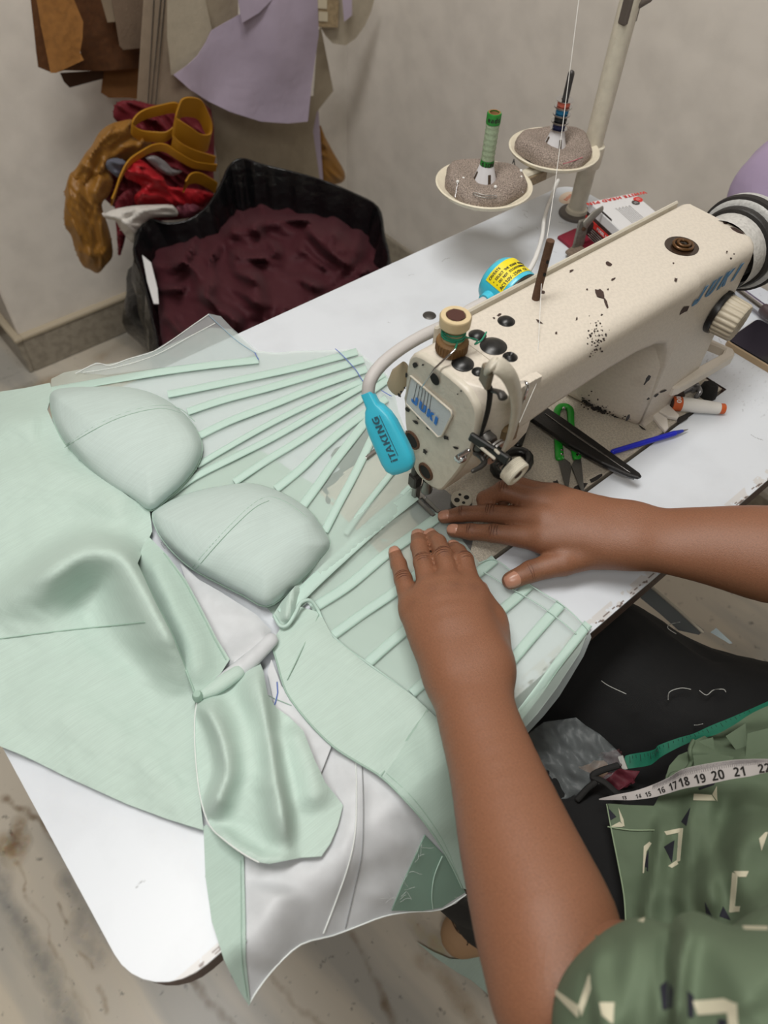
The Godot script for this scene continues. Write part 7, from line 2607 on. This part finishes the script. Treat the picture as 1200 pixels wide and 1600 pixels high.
	var on_foot := func(p: Vector2) -> Vector3:
		var tt := 1.1
		while tt < 1.45 and field_at(ff, CAM + ray(p) * tt) > 0.0:
			tt += 0.002
		return CAM + ray(p) * tt
	for k in 4:
		sew(curve2(pv("%d,%d %d,%d %d,%d" % [706 + k * 7, 1438 + k * 3, 716 + k * 6, 1456 + k * 3, 733 - k * 1, 1464 + k * 4]), 4), func(p): return on_foot.call(p), 0.0013, mat(rgb(60, 44, 34), 0.8), ft, "crease")
	# ---- measuring tape
	var tape := thing("measuring_tape", "measuring tape hanging over the lap, white side numbered, back green", "measuring tape", PT(1080, 1190, 0.72))
	var strip := func(top: PackedVector2Array, bot: PackedVector2Array, t0: Array) -> MB:
		var m := MB.new()
		var rows := [PackedVector3Array(), PackedVector3Array(), PackedVector3Array(), PackedVector3Array(), PackedVector3Array()]
		for i in top.size():
			var f := float(i) / (top.size() - 1) * (t0.size() - 1)
			var k := mini(int(f), t0.size() - 2)
			var d := lerpf(t0[k], t0[k + 1], f - k)
			var a := PT(top[i].x, top[i].y, d)
			var c := PT(bot[i].x, bot[i].y, d)
			var n := ray(top[i]) * 0.0003
			rows[0].append(a - n)
			rows[1].append(c - n)
			rows[2].append(c + n)
			rows[3].append(a + n)
			rows[4].append(a - n)
		m.rows(rows, false, false)
		return m
	var wt := curve2(pv("936,1248 960,1242 990,1236 1020,1226 1046,1214 1066,1202 1100,1194 1140,1188 1170,1186 1204,1186 1260,1188"), 4)
	var wb := curve2(pv("936,1250 962,1250 990,1250 1020,1246 1046,1239 1070,1232 1104,1226 1140,1218 1172,1213 1204,1206 1260,1200"), 4)
	var wd := [0.745, 0.735, 0.728, 0.722, 0.715, 0.705, 0.695, 0.685, 0.678, 0.67, 0.65]
	var white := obj("white_side", strip.call(wt, wb, wd), mat(rgb(198, 192, 190), 0.5), tape)
	var on := func(u: float, v: float) -> Vector3:
		var i := clampf(u, 0.0, 0.999) * (wt.size() - 1)
		var k := int(i)
		var a := wt[k].lerp(wt[k + 1], i - k)
		var c := wb[k].lerp(wb[k + 1], i - k)
		var f := clampf(u, 0.0, 0.999) * (wd.size() - 1)
		var j := mini(int(f), wd.size() - 2)
		var p := a.lerp(c, v)
		return PT(p.x, p.y, lerpf(wd[j], wd[j + 1], f - j) - 0.0008)
	var us := {13: [0.245, 7], 14: [0.30, 8], 15: [0.345, 9], 16: [0.385, 10], 17: [0.425, 12], 18: [0.485, 14], 19: [0.545, 15], 20: [0.615, 16], 21: [0.71, 17], 22: [0.83, 17]}
	var px_u := func(x: float) -> float:
		for i in wt.size() - 1:
			if (wt[i].x + wb[i].x) * 0.5 >= x:
				return float(i) / (wt.size() - 1)
		return 0.98
	var xs := [[13, 975, 6], [14, 992, 7], [15, 1010, 8], [16, 1029, 10], [17, 1047, 13], [18, 1067, 15], [19, 1092, 15], [20, 1118, 16], [21, 1150, 15], [22, 1187, 14]]
	for q in xs:
		var u: float = px_u.call(q[1])
		var c: Vector3 = on.call(u, 0.66)
		var r: Vector3 = on.call(u + 0.02, 0.66) - on.call(u - 0.02, 0.66)
		var upv: Vector3 = on.call(u, 0.3) - on.call(u, 0.8)
		lettering(str(q[0]), 0.00046 * q[2], frame(c, r, upv), M.ink, white, "number", 0.0, 1.0)
	b = MB.new()
	for i in 150:
		var u := 0.30 + i * 0.0046
		var long := 0.36 if i % 2 == 0 else 0.24
		b.tube(PackedVector3Array([on.call(u, 0.02), on.call(u, long)]), 0.00018, 3, false)
	var tk := obj("tick_marks", b, mat(rgb(96, 90, 92), 0.7), white)
	tk.set_meta("kind", "stuff")
	var gt := curve2(pv("977,1181 988,1178 1012,1174 1024,1170 1030,1164 1060,1153 1084,1146 1110,1134 1140,1122 1170,1109 1204,1094 1260,1070"), 4)
	var gb := curve2(pv("972,1202 990,1200 1014,1196 1024,1190 1034,1182 1060,1168 1090,1155 1118,1148 1148,1132 1172,1116 1204,1101 1260,1078"), 4)
	var gd := [0.80, 0.798, 0.79, 0.785, 0.78, 0.775, 0.77, 0.765, 0.76, 0.75, 0.73]
	var gs := obj("green_side", strip.call(gt, gb, gd), mat(rgb(30, 112, 88), 0.5), tape)
	b = MB.new()
	for i in 34:
		var k := 3 + i
		if k >= gt.size() - 6:
			break
		var d := lerpf(0.7985, 0.745, float(k) / gt.size()) - 0.004
		var a := gt[k].lerp(gb[k], 0.12)
		var c := gt[k].lerp(gb[k], 0.34 if i % 3 else 0.6)
		b.tube(PackedVector3Array([PT(a.x, a.y, d), PT(c.x, c.y, d)]), 0.0003, 3, false)
	tk = obj("tick_marks", b, mat(rgb(14, 48, 40), 0.7), gs)
	tk.set_meta("kind", "stuff")
	b = MB.new()
	b.box(Vector3(0.006, 0.014, 0.0016), frame(PT(973, 1192, 0.797), PT(980, 1190, 0.797) - PT(966, 1194, 0.797), PT(972, 1182, 0.797) - PT(970, 1202, 0.797)), 0.0006)
	obj("metal_tip", b, mat(rgb(140, 138, 134), 0.45, 0.7), tape)
	# ---- clear bag between the knees, with scraps
	var bagp := thing("plastic_bag", "crumpled clear plastic bag of scraps held between the knees", "bag", P(890, 1190, -0.25))
	b = MB.new()
	b.sheet(pv("800,1160 826,1146 850,1128 880,1124 900,1121 916,1134 936,1146 958,1166 972,1181 972,1194 955,1212 920,1236 890,1250 846,1244 800,1236"), 7.0, func(p): return PT(p.x, p.y, 0.757 + 0.008 * wrinkle.get_noise_2d(p.x * 1.4, p.y * 1.4)), 0.0)
	obj("film", b, M.film, bagp)
	for q in [["855,1238 880,1210 905,1200 930,1190 950,1186 950,1230 930,1248 870,1248", rgb(116, 88, 66), 0.79], ["930,1226 965,1202 1000,1205 990,1220 950,1246 930,1246", rgb(92, 26, 40), 0.785], ["934,1180 968,1170 972,1196 960,1200", rgb(60, 30, 34), 0.79]]:
		b = MB.new()
		b.sheet(pv(q[0]), 7.0, func(p): return PT(p.x, p.y, q[2] + 0.012 * wrinkle.get_noise_2d(p.x * 1.2, p.y * 1.2)), 0.002)
		obj("cloth_scrap", b, mat(q[1], 0.7), bagp)
	for q in ["902,1250 918,1232 930,1222 926,1212 940,1204 966,1196", "926,1214 944,1222 958,1234 968,1244"]:
		var pts := PackedVector3Array()
		for p in curve2(pv(q), 4):
			pts.append(PT(p.x, p.y, 0.755))
		b = MB.new()
		b.tube(pts, 0.003, 8, true, 0.5)
		obj("strap", b, M.black_matt, bagp)
	# loose threads on the trousers
	for q in [["1044,1093 1045,1083 1052,1078 1066,1075 1079,1077", "curved loose thread on the black trousers, the upper left one"], ["1093,1079 1104,1086 1115,1078 1130,1077 1134,1081", "wavy loose thread on the black trousers near the shirt"], ["1085,1133 1090,1133 1098,1131", "tiny white lint thread on the black trousers just above the tape"], ["1062,972 1046,976 1044,982 1056,990", "small hooked thread on the black trousers near the table edge"], ["940,1064 952,1072 978,1084", "straight faint thread on the black trousers below the table edge"]]:
		var pts := PackedVector3Array()
		for p in curve2(pv(q[0]), 4):
			var d := ray(p)
			# down to the cloth of the thigh
			var tt := 0.6
			while tt < 1.1:
				var w := CAM + d * tt
				var g := ((w - tf.o) / tf.c)
				var gi := Vector3i(g.round())
				if gi.x >= 0 and gi.y >= 0 and gi.z >= 0 and gi.x < tf.n.x and gi.y < tf.n.y and gi.z < tf.n.z:
					if tf.d[(gi.z * tf.n.y + gi.y) * tf.n.x + gi.x] < 0.008:
						break
				tt += 0.003
			pts.append(CAM + d * (tt - 0.008))
		b = MB.new()
		b.tube(pts, 0.0005, 4)
		tag(obj("loose_thread", b, mat(rgb(176, 176, 172), 0.8), null), q[1], "thread", "loose threads on the black trousers")
	# glass strip and card corner leaning under the table
	var gst := thing("glass_strip", "dark strip with a pale edge leaning under the table front", "strip", PT(1050, 960, 1.02))
	b = MB.new()
	b.sheet(pv("1000,934 1018,916 1100,985 1092,992 1060,985 1030,958"), 8.0, func(p): return PT(p.x, p.y, 1.02), 0.004)
	obj("strip", b, mat(rgb(46, 52, 50), 0.5, 0.0), gst)
	b = MB.new()
	b.tube(PackedVector3Array([PT(1017, 916, 1.018), PT(1060, 953, 1.018), PT(1097, 987, 1.018)]), 0.0022, 6)
	obj("pale_edge", b, mat(rgb(176, 168, 152), 0.5), gst)
	b = MB.new()
	b.sheet(pv("1110,988 1119,981 1145,1005 1140,1006"), 8.0, func(p): return PT(p.x, p.y, 1.03), 0.003)
	tag(obj("card_corner", b, mat(rgb(150, 162, 164), 0.6), null), "pale card corner showing behind the black knee", "card")
